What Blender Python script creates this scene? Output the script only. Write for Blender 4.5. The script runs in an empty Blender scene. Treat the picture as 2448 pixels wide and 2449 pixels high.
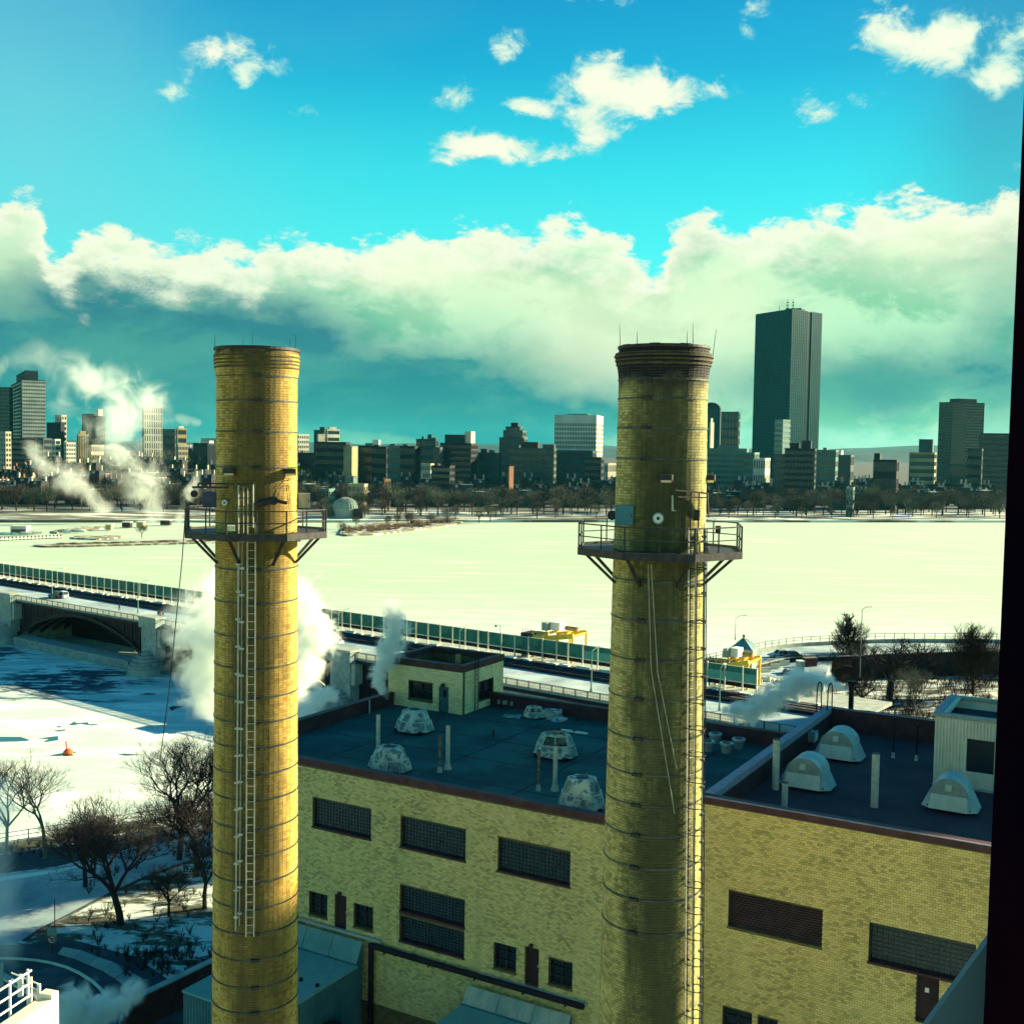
import bpy, math, random
import numpy as np
from mathutils import Vector, Matrix
R_ = random.Random(7)
S = bpy.context.scene
COL = S.collection
rad = math.radians

# ------------------------------------------------------------------ camera
F = 2734.0; PIT = rad(3.22); ROL = rad(0.9); CZ = 50.0
cd = bpy.data.cameras.new('camera'); cam = bpy.data.objects.new('camera', cd); COL.objects.link(cam)
cd.sensor_width = 36; cd.lens = F / 2448 * 36; cd.clip_start = 0.05; cd.clip_end = 30000
fw = Vector((0, math.cos(PIT), -math.sin(PIT))); up0 = Vector((0, math.sin(PIT), math.cos(PIT))); rt0 = Vector((1, 0, 0))
xr = rt0 * math.cos(ROL) + up0 * math.sin(ROL); yu = -rt0 * math.sin(ROL) + up0 * math.cos(ROL)
cam.matrix_world = Matrix(((xr.x, yu.x, -fw.x, 0), (xr.y, yu.y, -fw.y, 0), (xr.z, yu.z, -fw.z, CZ), (0, 0, 0, 1)))
S.camera = cam
# surveying helpers: where the line of sight of a measured spot meets a known height, distance or wall plane
def ray(u, v):
    dx = u - 1224; dy = v - 1224.5
    a = dx * math.cos(ROL) + dy * math.sin(ROL); b = -dx * math.sin(ROL) + dy * math.cos(ROL)
    return (a, F * math.cos(PIT) - b * math.sin(PIT), -F * math.sin(PIT) - b * math.cos(PIT))
def PZ(u, v, z):
    r = ray(u, v); t = (z - CZ) / r[2]; return Vector((r[0] * t, r[1] * t, z))
def PY(u, v, y):
    r = ray(u, v); t = y / r[1]; return Vector((r[0] * t, y, CZ + r[2] * t))
TH = rad(-30); BO = Vector((9.4, 54.3)); E1 = Vector((math.cos(TH), math.sin(TH))); E2 = Vector((-math.sin(TH), math.cos(TH)))
def B(a, b, z): return Vector((BO.x + a * E1.x + b * E2.x, BO.y + a * E1.y + b * E2.y, z))
MB_ = Matrix(((E1.x, E2.x, 0, BO.x), (E1.y, E2.y, 0, BO.y), (0, 0, 1, 0), (0, 0, 0, 1)))
def BR(u, v, z):
    q = PZ(u, v, z).xy - BO; return q.dot(E1), q.dot(E2)
QO = Vector((-77., 246.)); QA = rad(-37.2); Q1 = Vector((math.cos(QA), math.sin(QA))); Q2 = Vector((-math.sin(QA), math.cos(QA)))
MQ_ = Matrix(((Q1.x, Q2.x, 0, QO.x), (Q1.y, Q2.y, 0, QO.y), (0, 0, 1, 0), (0, 0, 0, 1)))
def Q(s, b, z): return Vector((QO.x + s * Q1.x + b * Q2.x, QO.y + s * Q1.y + b * Q2.y, z))

# ------------------------------------------------------------------ light, exposure
EXPO = 1.75
GAIN = 2 ** EXPO
S.view_settings.view_transform = 'Standard'; S.view_settings.look = 'None'; S.view_settings.exposure = EXPO
S.view_settings.gamma = 1; S.view_settings.use_curve_mapping = False
SAZ = rad(66.5); SEL = rad(20)
sd = Vector((math.sin(SAZ) * math.cos(SEL), math.cos(SAZ) * math.cos(SEL), math.sin(SEL)))
sl = bpy.data.lights.new('sun', 'SUN'); sl.energy = 5.0; sl.angle = rad(0.5); sl.color = (1.0, 0.89, 0.56)
so = bpy.data.objects.new('sun', sl); COL.objects.link(so); so.rotation_euler = (-sd).to_track_quat('-Z', 'Y').to_euler(); so.location = (60, 30, 120)
def lin(c):
    return tuple((x / 255 / 12.92) if x / 255 <= 0.04045 else ((x / 255 + 0.055) / 1.055) ** 2.4 for x in c)

class NT:
    def __init__(s, tree): s.t = tree; s.n = tree.nodes; s.l = tree.links
    def new(s, ty, **k):
        n = s.n.new(ty)
        for a, b in k.items(): setattr(n, a, b)
        return n
    def put(s, sock, v):
        if isinstance(v, bpy.types.NodeSocket): s.l.new(v, sock)
        elif v is not None:
            if hasattr(sock.default_value, '__len__') and not hasattr(v, '__len__'): v = (v,) * len(sock.default_value)
            if hasattr(sock.default_value, '__len__') and len(sock.default_value) == 4 and len(v) == 3: v = (*v, 1)
            sock.default_value = v
    def m(s, op, a, b=None, c=None, clamp=False):
        n = s.new('ShaderNodeMath', operation=op, use_clamp=clamp)
        for i, x in enumerate((a, b, c)):
            if x is not None: s.put(n.inputs[i], x)
        return n.outputs[0]
    def vm(s, op, a, b=None, out=0):
        n = s.new('ShaderNodeVectorMath', operation=op)
        s.put(n.inputs[0], a)
        if b is not None: s.put(n.inputs[1], b)
        return n.outputs[out]
    def mix(s, f, a, b, blend='MIX'):
        n = s.new('ShaderNodeMix', data_type='RGBA', blend_type=blend); n.clamp_factor = True
        s.put(n.inputs[0], f); s.put(n.inputs[6], a); s.put(n.inputs[7], b); return n.outputs[2]
    def noise(s, vec, scale, detail=4, rough=.55, dist=0, col=False):
        n = s.new('ShaderNodeTexNoise')
        s.put(n.inputs['Vector'], vec); n.inputs['Scale'].default_value = scale; n.inputs['Detail'].default_value = detail
        n.inputs['Roughness'].default_value = rough; n.inputs['Distortion'].default_value = dist
        return n.outputs[1 if col else 0]
    def ramp(s, f, pts):
        n = s.new('ShaderNodeValToRGB'); s.put(n.inputs[0], f); e = n.color_ramp.elements
        while len(e) < len(pts): e.new(0.5)
        for i, (p, c) in enumerate(pts): e[i].position = p; e[i].color = (*c, 1) if len(c) == 3 else c
        return n.outputs[0]
    def ss(s, x, lo, hi):
        n = s.new('ShaderNodeMapRange', interpolation_type='SMOOTHSTEP'); s.put(n.inputs[0], x)
        n.inputs[1].default_value = lo; n.inputs[2].default_value = hi; return n.outputs[0]

# ------------------------------------------------------------------ sky with clouds (world)
W = bpy.data.worlds.new('World'); S.world = W; W.use_nodes = True
nt = NT(W.node_tree); nt.n.clear()
outw = nt.new('ShaderNodeOutputWorld'); bg = nt.new('ShaderNodeBackground'); nt.l.new(bg.outputs[0], outw.inputs[0])
STR = 0.1; bg.inputs[1].default_value = STR
def sk(c): return tuple(x / GAIN / STR for x in lin(c))
D = nt.new('ShaderNodeTexCoord').outputs['Generated']
sp = nt.new('ShaderNodeSeparateXYZ'); nt.l.new(D, sp.inputs[0]); X, Yy, Zz = sp.outputs
AZ0 = nt.m('MULTIPLY', nt.m('ARCTAN2', X, Yy), 180 / math.pi); EL = nt.m('MULTIPLY', nt.m('ARCSINE', Zz), 180 / math.pi)
wz = nt.noise(nt.vm('MULTIPLY', D, (1, 1, 1.6)), 9, 5, .55, col=True); ws = nt.new('ShaderNodeSeparateXYZ'); nt.l.new(wz, ws.inputs[0])
AZ = nt.m('ADD', AZ0, nt.m('MULTIPLY', nt.m('SUBTRACT', ws.outputs[0], .5), 5.5)); ELW = nt.m('ADD', EL, nt.m('MULTIPLY', nt.m('SUBTRACT', ws.outputs[1], .5), 4.0))
def ae(u, v):
    r = Vector(ray(u, v)).normalized(); return math.degrees(math.atan2(r.x, r.y)), math.degrees(math.asin(r.z))
nis = nt.new('ShaderNodeTexSky', sky_type='NISHITA'); nis.sun_disc = False; nis.sun_elevation = SEL; nis.sun_rotation = SAZ
nis.altitude = 50; nis.dust_density = 1.5
stretch = nt.vm('MULTIPLY', D, (1, 1, 1.9))
# clear sky: pale turquoise low, deep blue-cyan high
e01 = nt.m('DIVIDE', EL, 60.0, clamp=True)
clear = nt.ramp(e01, [(0.0, sk((120, 215, 195))), (0.15, sk((80, 240, 234))), (0.22, sk((52, 220, 226))), (0.30, sk((18, 168, 206))), (0.37, sk((14, 134, 192))), (0.5, sk((10, 104, 172))), (1.0, sk((14, 90, 150)))])
clear = nt.mix(0.12, clear, nt.mix(1.0, nis.outputs[0], (0.12, 0.95, 1.0), 'MULTIPLY'))
def blob(u, v, su, sv, amp=1.0):
    a, e = ae(u, v); ka = su / F * 57.3; ke = sv / F * 57.3
    dx = nt.m('DIVIDE', nt.m('SUBTRACT', AZ, a), ka); dy = nt.m('DIVIDE', nt.m('SUBTRACT', ELW, e), ke)
    q = nt.m('ADD', nt.m('MULTIPLY', dx, dx), nt.m('MULTIPLY', dy, dy))
    return nt.m('MULTIPLY', nt.m('EXPONENT', nt.m('MULTIPLY', q, -1.0)), amp)
def add(*xs):
    r = xs[0]
    for x in xs[1:]: r = nt.m('ADD', r, x)
    return r
thin = nt.noise(nt.vm('MULTIPLY', D, (1, 1, 2.6)), 3.2, 5, .5)
veil = add(blob(60, 250, 300, 420, .5), blob(480, 560, 300, 200, .15), nt.m('MULTIPLY', nt.ss(thin, .5, .85), .10))
clear = nt.mix(nt.m('MINIMUM', veil, .85), clear, sk((135, 212, 222)))
clear = nt.mix(blob(2440, 300, 230, 560, .5), clear, sk((70, 130, 165)))
n1 = nt.noise(stretch, 15, 9, .62, dist=.25); n2 = nt.noise(stretch, 44, 8, .68)
nz = nt.m('ADD', nt.m('MULTIPLY', nt.m('SUBTRACT', n1, .5), 1.0), nt.m('MULTIPLY', nt.m('SUBTRACT', n2, .5), .8))
# cloud bank along the horizon: top edge by azimuth
prof = [(-40, 380), (0, 355), (60, 360), (92, 385), (118, 455), (140, 480), (165, 455), (195, 430), (240, 440), (300, 455), (380, 462), (445, 472), (478, 478), (510, 440), (600, 440), (690, 452), (780, 438), (850, 442), (920, 430), (1010, 428), (1080, 404), (1140, 425), (1185, 462), (1222, 500), (1258, 432), (1300, 402), (1450, 412), (1520, 402), (1580, 382), (1700, 372), (1830, 365), (1931, 380)]
fc = nt.new('ShaderNodeFloatCurve'); A0, A1 = -26.0, 26.0
nt.put(fc.inputs['Value'], nt.m('DIVIDE', nt.m('SUBTRACT', AZ, A0), A1 - A0, clamp=True))
cv = fc.mapping.curves[0]; pts = []
for x, y in prof:
    a, e = ae(x * 1.268, y * 1.268); pts.append(((a - A0) / (A1 - A0), e / 25.0))
cv.points[0].location = (0, pts[0][1]); cv.points[1].location = (1, pts[-1][1])
for p in pts[1:-1]: cv.points.new(*p)
fc.mapping.update()
edge = nt.m('MULTIPLY', fc.outputs[0], 25.0)
t = nt.m('ADD', nt.m('SUBTRACT', edge, EL), nt.m('ADD', nt.m('MULTIPLY', nz, 3.6), nt.m('MULTIPLY', nt.m('SUBTRACT', nt.noise(stretch, 30, 8, .66, dist=.4), .5), 2.6)))      # degrees under the edge
bank = nt.ss(t, -0.15, .75)
lit = nt.m('SUBTRACT', 1.0, nt.ss(t, .5, 3.2))
n3 = nt.noise(nt.vm('MULTIPLY', D, (1, 1, 2.0)), 11, 8, .62, dist=.3)
body = nt.mix(nt.ss(n3, .40, .56), sk((122, 208, 165)), sk((190, 247, 200)))
body = nt.mix(add(blob(1330, 700, 330, 90, .5), blob(1450, 880, 230, 130, .8), blob(900, 640, 260, 50, .7), blob(120, 620, 300, 110, .5), blob(2280, 560, 220, 110, .8), blob(1750, 740, 160, 130, .5)), body, sk((243, 255, 214)))
dk = add(blob(60, 860, 520, 150, 1.0), blob(330, 960, 330, 170, .9), blob(950, 960, 420, 110, 1.25), blob(640, 800, 300, 90, .35), blob(1300, 1020, 260, 60, .9), blob(2080, 910, 330, 75, .8), blob(2400, 820, 90, 300, .4), blob(1760, 560, 150, 26, .35), blob(700, 600, 140, 26, .3), blob(330, 700, 260, 40, .3))
dk = nt.m('MULTIPLY', dk, nt.m('ADD', .15, nt.m('MULTIPLY', n3, 1.9)))
dk = nt.m('MULTIPLY', dk, nt.ss(t, .6, 2.4))
darkc = nt.mix(nt.ss(EL, 0, 6.5), sk((40, 150, 150)), sk((52, 132, 142)))
darkc = nt.mix(nt.m('MULTIPLY', nt.ss(nt.noise(nt.vm('MULTIPLY', D, (1, 1, 2.4)), 6, 7, .62, dist=.6), .42, .66), .55), darkc, sk((92, 178, 160)))
body = nt.mix(nt.m('MINIMUM', dk, 1.0), body, darkc)
body = nt.mix(nt.m('MULTIPLY', blob(2020, 1052, 330, 26, 1.0), .8), body, sk((175, 235, 205)))
bankc = nt.mix(nt.m('MULTIPLY', lit, .92), body, sk((252, 255, 228)))
# separate small clouds
sc = add(blob(1500, 205, 128, 56, 1.15), blob(1640, 205, 100, 36, .8), blob(1435, 300, 66, 60, .9), blob(1265, 250, 80, 28, 1.0), blob(1110, 355, 100, 40, 1.05), blob(1240, 372, 120, 30, .9), blob(1330, 355, 60, 26, .8),
         blob(1940, 248, 82, 42, 1.05), blob(2130, 70, 66, 62, 1.0), blob(2220, 125, 96, 60, 1.15), blob(2290, 90, 54, 44, .75), blob(2400, 190, 50, 30, .8), blob(2430, 110, 44, 66, .7), blob(560, 105, 66, 44, .95), blob(645, 150, 62, 38, .9), blob(440, 120, 62, 55, .78), blob(600, 195, 24, 28, .8),
         blob(740, 270, 66, 26, .74), blob(1200, 90, 74, 38, .92), blob(1095, 220, 60, 42, .85), blob(1480, 0, 130, 34, 1.05), blob(385, 220, 64, 34, .62), blob(1830, 45, 50, 40, .7), blob(1140, 160, 40, 26, .6), blob(2420, 420, 40, 26, .6))
far = nt.m('MAXIMUM', nt.ss(nt.m('ABSOLUTE', AZ0), 27, 34), nt.ss(EL, 27, 33))
sc = nt.m('ADD', sc, nt.m('MULTIPLY', far, nt.ss(nt.noise(D, 3.0, 2, .5), .58, .78)))
nz4 = nt.noise(nt.vm('MULTIPLY', D, (1, 1, 1.3)), 26, 8, .66, dist=.5)
ct = nt.m('ADD', sc, nt.m('ADD', nt.m('MULTIPLY', nz, 1.2), nt.m('MULTIPLY', nt.m('SUBTRACT', nz4, .54), 2.5)))
cm = nt.m('MULTIPLY', nt.ss(ct, .34, 1.0), nt.ss(sc, .06, .3))
small = nt.mix(nt.ss(nt.m('ADD', ct, nt.m('MULTIPLY', nt.m('SUBTRACT', n3, .5), 2.2)), .45, 1.5), sk((178, 236, 222)), sk((253, 255, 230)))
sky = nt.mix(cm, clear, small)
sky = nt.mix(bank, sky, bankc)
ground = nt.ss(EL, -1.5, 0)
sky = nt.mix(ground, sk((120, 175, 150)), sky)
nt.l.new(sky, bg.inputs[0])
W.cycles.sampling_method = 'MANUAL'; W.cycles.sample_map_resolution = 512
S.render.engine = 'CYCLES'
cy = S.cycles
cy.use_denoising = True; cy.max_bounces = 8; cy.diffuse_bounces = 3; cy.glossy_bounces = 2; cy.transmission_bounces = 3; cy.transparent_max_bounces = 8
cy.volume_bounces = 5; cy.volume_max_steps = 96; cy.volume_step_rate = 1.0; cy.use_adaptive_sampling = True; cy.adaptive_threshold = .015
cy.sample_clamp_indirect = 4
# ------------------------------------------------------------------ materials
def base_mat(name):
    m = bpy.data.materials.new(name); m.use_nodes = True; t = NT(m.node_tree)
    b = t.n['Principled BSDF']; return m, t, b
def pm(name, c1, c2=None, scale=1.0, rough=.85, lo=.35, hi=.65, bump=0.0, bscale=None, metal=0.0, stretch=(1, 1, 1), c3=None, scale3=.3, spec=.3, detail=5):
    m, t, b = base_mat(name)
    pos = t.new('ShaderNodeNewGeometry').outputs['Position']; v = t.vm('MULTIPLY', pos, stretch)
    c = c1
    if c2 is not None: c = t.mix(t.ss(t.noise(v, scale, detail, .6), lo, hi), c1, c2)
    if c3 is not None: c = t.mix(t.ss(t.noise(v, scale3, 3, .6), .48, .72), c, c3)
    t.put(b.inputs['Base Color'], c); b.inputs['Roughness'].default_value = rough; b.inputs['Metallic'].default_value = metal
    b.inputs['Specular IOR Level'].default_value = spec
    if bump:
        bn = t.new('ShaderNodeBump'); bn.inputs['Strength'].default_value = bump; bn.inputs['Distance'].default_value = .05
        t.put(bn.inputs['Height'], t.noise(v, bscale or scale * 3, 5, .6)); t.l.new(bn.outputs[0], b.inputs['Normal'])
    return m
def brick_mat(name, c1, c2, c3, patch=.5, soot=None, rnd=False, stain=(.30, .24, .07), side=None):
    m, t, b = base_mat(name)
    pos = t.new('ShaderNodeNewGeometry').outputs['Position']
    if rnd: tone = t.new('ShaderNodeObjectInfo').outputs['Random']
    else:
        at = t.new('ShaderNodeAttribute'); at.attribute_name = 'tone'; tone = at.outputs['Fac']
    nz_ = t.noise(t.vm('MULTIPLY', pos, (1, 1, .55)), patch, 4, .6)
    f = t.m('ADD', t.m('MULTIPLY', tone, .50), t.m('MULTIPLY', nz_, .58))
    c = t.ramp(f, [(.20, c1), (.48, c2), (.84, c3)])
    c = t.mix(t.m('MULTIPLY', t.ss(t.noise(t.vm('MULTIPLY', pos, (1, 1, .18)), .75, 4, .65), .5, .75), .55), c, stain)
    c = t.mix(t.m('MULTIPLY', t.noise(pos, 26, 3, .6), .35), c, tuple(x * .55 for x in c2))
    if side:   # weather stain on the facing side, also painting its shade darker
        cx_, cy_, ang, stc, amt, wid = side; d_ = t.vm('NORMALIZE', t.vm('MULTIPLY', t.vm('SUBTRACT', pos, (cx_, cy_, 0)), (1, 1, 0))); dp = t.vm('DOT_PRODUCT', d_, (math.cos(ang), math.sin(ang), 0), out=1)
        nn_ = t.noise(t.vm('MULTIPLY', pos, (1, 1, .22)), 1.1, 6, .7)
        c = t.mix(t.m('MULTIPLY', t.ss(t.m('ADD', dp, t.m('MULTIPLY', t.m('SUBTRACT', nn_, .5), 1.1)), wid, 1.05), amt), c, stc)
    if soot:
        z = t.new('ShaderNodeSeparateXYZ'); t.l.new(pos, z.inputs[0])
        h = t.m('ADD', z.outputs[2], t.m('MULTIPLY', t.m('SUBTRACT', t.noise(t.vm('MULTIPLY', pos, (1, 1, .3)), 1.1, 4, .65), .5), soot[2]))
        c = t.mix(t.m('MULTIPLY', t.ss(h, soot[0], soot[1]), t.ss(t.noise(pos, .9, 3), soot[3], soot[3] + .2)), c, (.012, .012, .016))
    t.put(b.inputs['Base Color'], c); b.inputs['Roughness'].default_value = .8; b.inputs['Specular IOR Level'].default_value = .25
    return m
def glass_mat(name, col, rough=.12, c2=None, sc=.05):
    m, t, b = base_mat(name); c = col
    if c2 is not None:
        pos = t.new('ShaderNodeNewGeometry').outputs['Position']; c = t.mix(t.ss(t.noise(pos, sc, 3), .4, .6), col, c2)
    t.put(b.inputs['Base Color'], c); b.inputs['Roughness'].default_value = rough; b.inputs['Specular IOR Level'].default_value = .6
    return m
Y1, Y2, Y3 = (.20, .16, .05), (.36, .30, .105), (.52, .45, .19)
M = {}
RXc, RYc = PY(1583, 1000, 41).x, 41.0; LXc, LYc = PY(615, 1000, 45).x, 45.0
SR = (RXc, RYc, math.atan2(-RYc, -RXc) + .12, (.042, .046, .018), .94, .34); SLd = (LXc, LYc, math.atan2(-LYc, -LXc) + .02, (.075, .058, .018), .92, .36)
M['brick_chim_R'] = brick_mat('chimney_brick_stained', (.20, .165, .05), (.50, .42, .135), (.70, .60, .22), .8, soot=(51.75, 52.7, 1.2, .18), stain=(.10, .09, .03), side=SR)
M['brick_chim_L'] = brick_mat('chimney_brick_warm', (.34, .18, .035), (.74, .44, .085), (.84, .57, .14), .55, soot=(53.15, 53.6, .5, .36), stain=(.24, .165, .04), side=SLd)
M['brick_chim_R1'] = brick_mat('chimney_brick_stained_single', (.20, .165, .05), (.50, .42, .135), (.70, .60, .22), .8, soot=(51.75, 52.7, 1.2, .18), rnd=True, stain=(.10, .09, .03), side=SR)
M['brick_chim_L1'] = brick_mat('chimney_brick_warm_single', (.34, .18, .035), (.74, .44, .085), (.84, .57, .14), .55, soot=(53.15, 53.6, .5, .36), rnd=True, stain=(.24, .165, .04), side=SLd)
M['brick_wall'] = brick_mat('facade_brick', (.27, .25, .11), (.62, .52, .19), (.80, .68, .27), .5, stain=(.32, .31, .13))
M['brick_wall1'] = brick_mat('facade_brick_single', (.27, .25, .11), (.62, .52, .19), (.80, .68, .27), .5, rnd=True, stain=(.32, .31, .13))
M['brick_wing'] = brick_mat('wing_brick', (.36, .27, .10), (.78, .56, .18), (.90, .68, .25), .5, stain=(.50, .34, .11))  # brick tint warmed to carry the warm light on the wing
M['brick_wing1'] = brick_mat('wing_brick_single', (.36, .27, .10), (.78, .56, .18), (.90, .68, .25), .5, rnd=True, stain=(.50, .34, .11))
M['block_pent'] = brick_mat('pale_block', (.72, .56, .24), (.92, .75, .35), (.96, .83, .43), .4, stain=(.60, .52, .25))  # pale block, colour raised to stand for light reflected onto the hut
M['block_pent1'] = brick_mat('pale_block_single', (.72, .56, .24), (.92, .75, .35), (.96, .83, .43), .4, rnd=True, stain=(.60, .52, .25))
M['mortar'] = pm('mortar', (.10, .08, .03), (.15, .12, .05), 3)
M['mortar_d'] = pm('mortar_dark', (.06, .05, .02), (.10, .08, .03), 3)
M['coping'] = pm('maroon_coping', (.052, .018, .020), (.085, .035, .036), 1.2, rough=.6, lo=.3, hi=.7)
M['coping_l'] = pm('pale_coping', (.26, .22, .26), (.34, .30, .33), 3, rough=.6)
M['roof'] = pm('roof_membrane', (.012, .060, .056), (.024, .118, .094), .28, rough=.9, lo=.38, hi=.62, detail=8, c3=(.012, .060, .058), scale3=.12, bump=.4, bscale=20)
M['roof_R'] = pm('roof_membrane_right', (.050, .032, .038), (.072, .052, .056), .3, rough=.9, c3=(.030, .014, .026), scale3=.1, bump=.4, bscale=20)
M['glassdark'] = glass_mat('dark_glass', (.006, .016, .024), .25)
M['glassblock'] = pm('glass_block', (.010, .030, .042), (.020, .05, .062), 3, rough=.35, spec=.5)
M['louvre'] = pm('louvre_maroon', (.035, .018, .022), (.05, .03, .035), 2, rough=.6)
M['doordark'] = pm('door_dark', (.03, .016, .018), (.045, .025, .03), 2)
M['doorteal'] = pm('door_teal', (.03, .10, .12), (.045, .13, .15), 2, rough=.5)
M['steel'] = pm('dark_steel', (.020, .020, .024), (.05, .045, .04), 4, rough=.55, metal=.2)
M['band'] = pm('steel_band', (.035, .045, .045), (.085, .095, .08), 2, rough=.5, metal=.3)
M['galv'] = pm('galvanised_steel', (.36, .37, .30), (.50, .50, .40), 3, rough=.45, metal=.3)
M['cable'] = pm('cable', (.30, .28, .20), (.42, .40, .30), 3)
M['panel'] = pm('teal_cabinet', (.055, .19, .22), (.08, .24, .26), 2, rough=.5)
M['paneldark'] = pm('navy_cabinet', (.035, .045, .075), (.05, .06, .09), 2, rough=.5)
M['grey'] = pm('grey_paint', (.24, .28, .24), (.32, .36, .30), 3, rough=.6)
M['white'] = pm('white_paint', (.74, .74, .60), (.82, .82, .68), 3, rough=.6)
M['grp'] = pm('weathered_dome_shell', (.14, .20, .18), (.58, .62, .44), 2.2, rough=.6, lo=.42, hi=.52, c3=(.08, .13, .13), scale3=1.1)
M['grp2'] = pm('grey_dome_shell', (.30, .42, .38), (.42, .54, .46), 1.2, rough=.5)
M['grp_front'] = pm('pale_dome_panel', (.48, .56, .42), (.58, .65, .48), 2, rough=.6)
M['rust'] = pm('rusty_pipe', (.10, .07, .05), (.24, .20, .12), 5, rough=.7)
M['pipe'] = pm('pale_pipe', (.38, .40, .30), (.52, .52, .40), 5, rough=.6)
M['corr'] = pm('corrugated_teal', (.10, .25, .23), (.16, .34, .29), 1.2, rough=.6, c3=(.07, .18, .17))
M['shedroof'] = pm('shed_roof', (.12, .32, .28), (.16, .38, .32), .8, rough=.8)
M['shedwall'] = pm('shed_wall', (.035, .13, .15), (.055, .17, .18), .8, rough=.7)
M['snow'] = pm('snow', (.74, .79, .66), (.82, .86, .70), .2, rough=.9, bump=.3, bscale=1.5)
M['asphalt'] = pm('asphalt', (.035, .045, .055), (.06, .07, .075), .6, rough=.9, c3=(.11, .14, .14), scale3=.15)
M['roadsnow'] = pm('salted_road', (.16, .23, .25), (.46, .56, .52), 1.0, rough=.9, lo=.3, hi=.75, stretch=(.14, .14, 1), detail=7)
M['concrete'] = pm('concrete', (.26, .30, .26), (.38, .40, .32), .8, rough=.9, bump=.3)
M['conc_lit'] = pm('pale_concrete', (.62, .60, .44), (.74, .70, .52), .8, rough=.9)
M['granite'] = pm('granite', (.17, .24, .22), (.30, .36, .30), .9, rough=.85, bump=.5, bscale=4)
M['darkiron'] = pm('dark_iron', (.006, .004, .008), (.014, .009, .013), 1, rough=.7)
M['trench'] = pm('track_bed', (.03, .018, .024), (.05, .035, .04), .7, rough=.95, c3=(.10, .12, .12), scale3=.4)
M['greenpanel'] = pm('green_barrier_panel', (.018, .15, .105), (.03, .22, .15), .5, rough=.5, c3=(.012, .09, .07), scale3=.35)
M['palegreen'] = pm('pale_green_barrier', (.11, .38, .27), (.15, .44, .31), .5, rough=.5)
M['yellow'] = pm('yellow_paint', (.72, .40, .03), (.80, .48, .05), 2, rough=.45)
M['tan'] = pm('tan_metal', (.35, .24, .08), (.42, .30, .10), 2)
M['bark'] = pm('bark', (.018, .014, .014), (.04, .032, .026), 5, rough=.95)
M['barkpale'] = pm('pale_bark', (.10, .10, .07), (.17, .16, .11), 5, rough=.95)
M['twig'] = pm('twig_crown', (.045, .06, .045), (.085, .09, .06), .2, rough=.95)
M['twigbrown'] = pm('brown_twig_crown', (.05, .045, .035), (.09, .07, .05), .2, rough=.95)
M['brush'] = pm('brown_brush', (.18, .11, .06), (.26, .18, .10), .6, rough=.95)
M['tyre'] = pm('tyre', (.02, .02, .02)); M['orange'] = pm('orange_plastic', (.75, .13, .04), rough=.4)
M['frame'] = pm('window_frame_bronze', (.016, .002, .004), (.003, .002, .006), 1.2, rough=.9, spec=.0)
M['blueframe'] = pm('blue_sill', (.060, .125, .155), (.075, .16, .18), 3, rough=.6)
def flat(name, c, rough=.7):
    return pm(name, c, tuple(x * .8 for x in c), .15, rough=rough)

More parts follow.
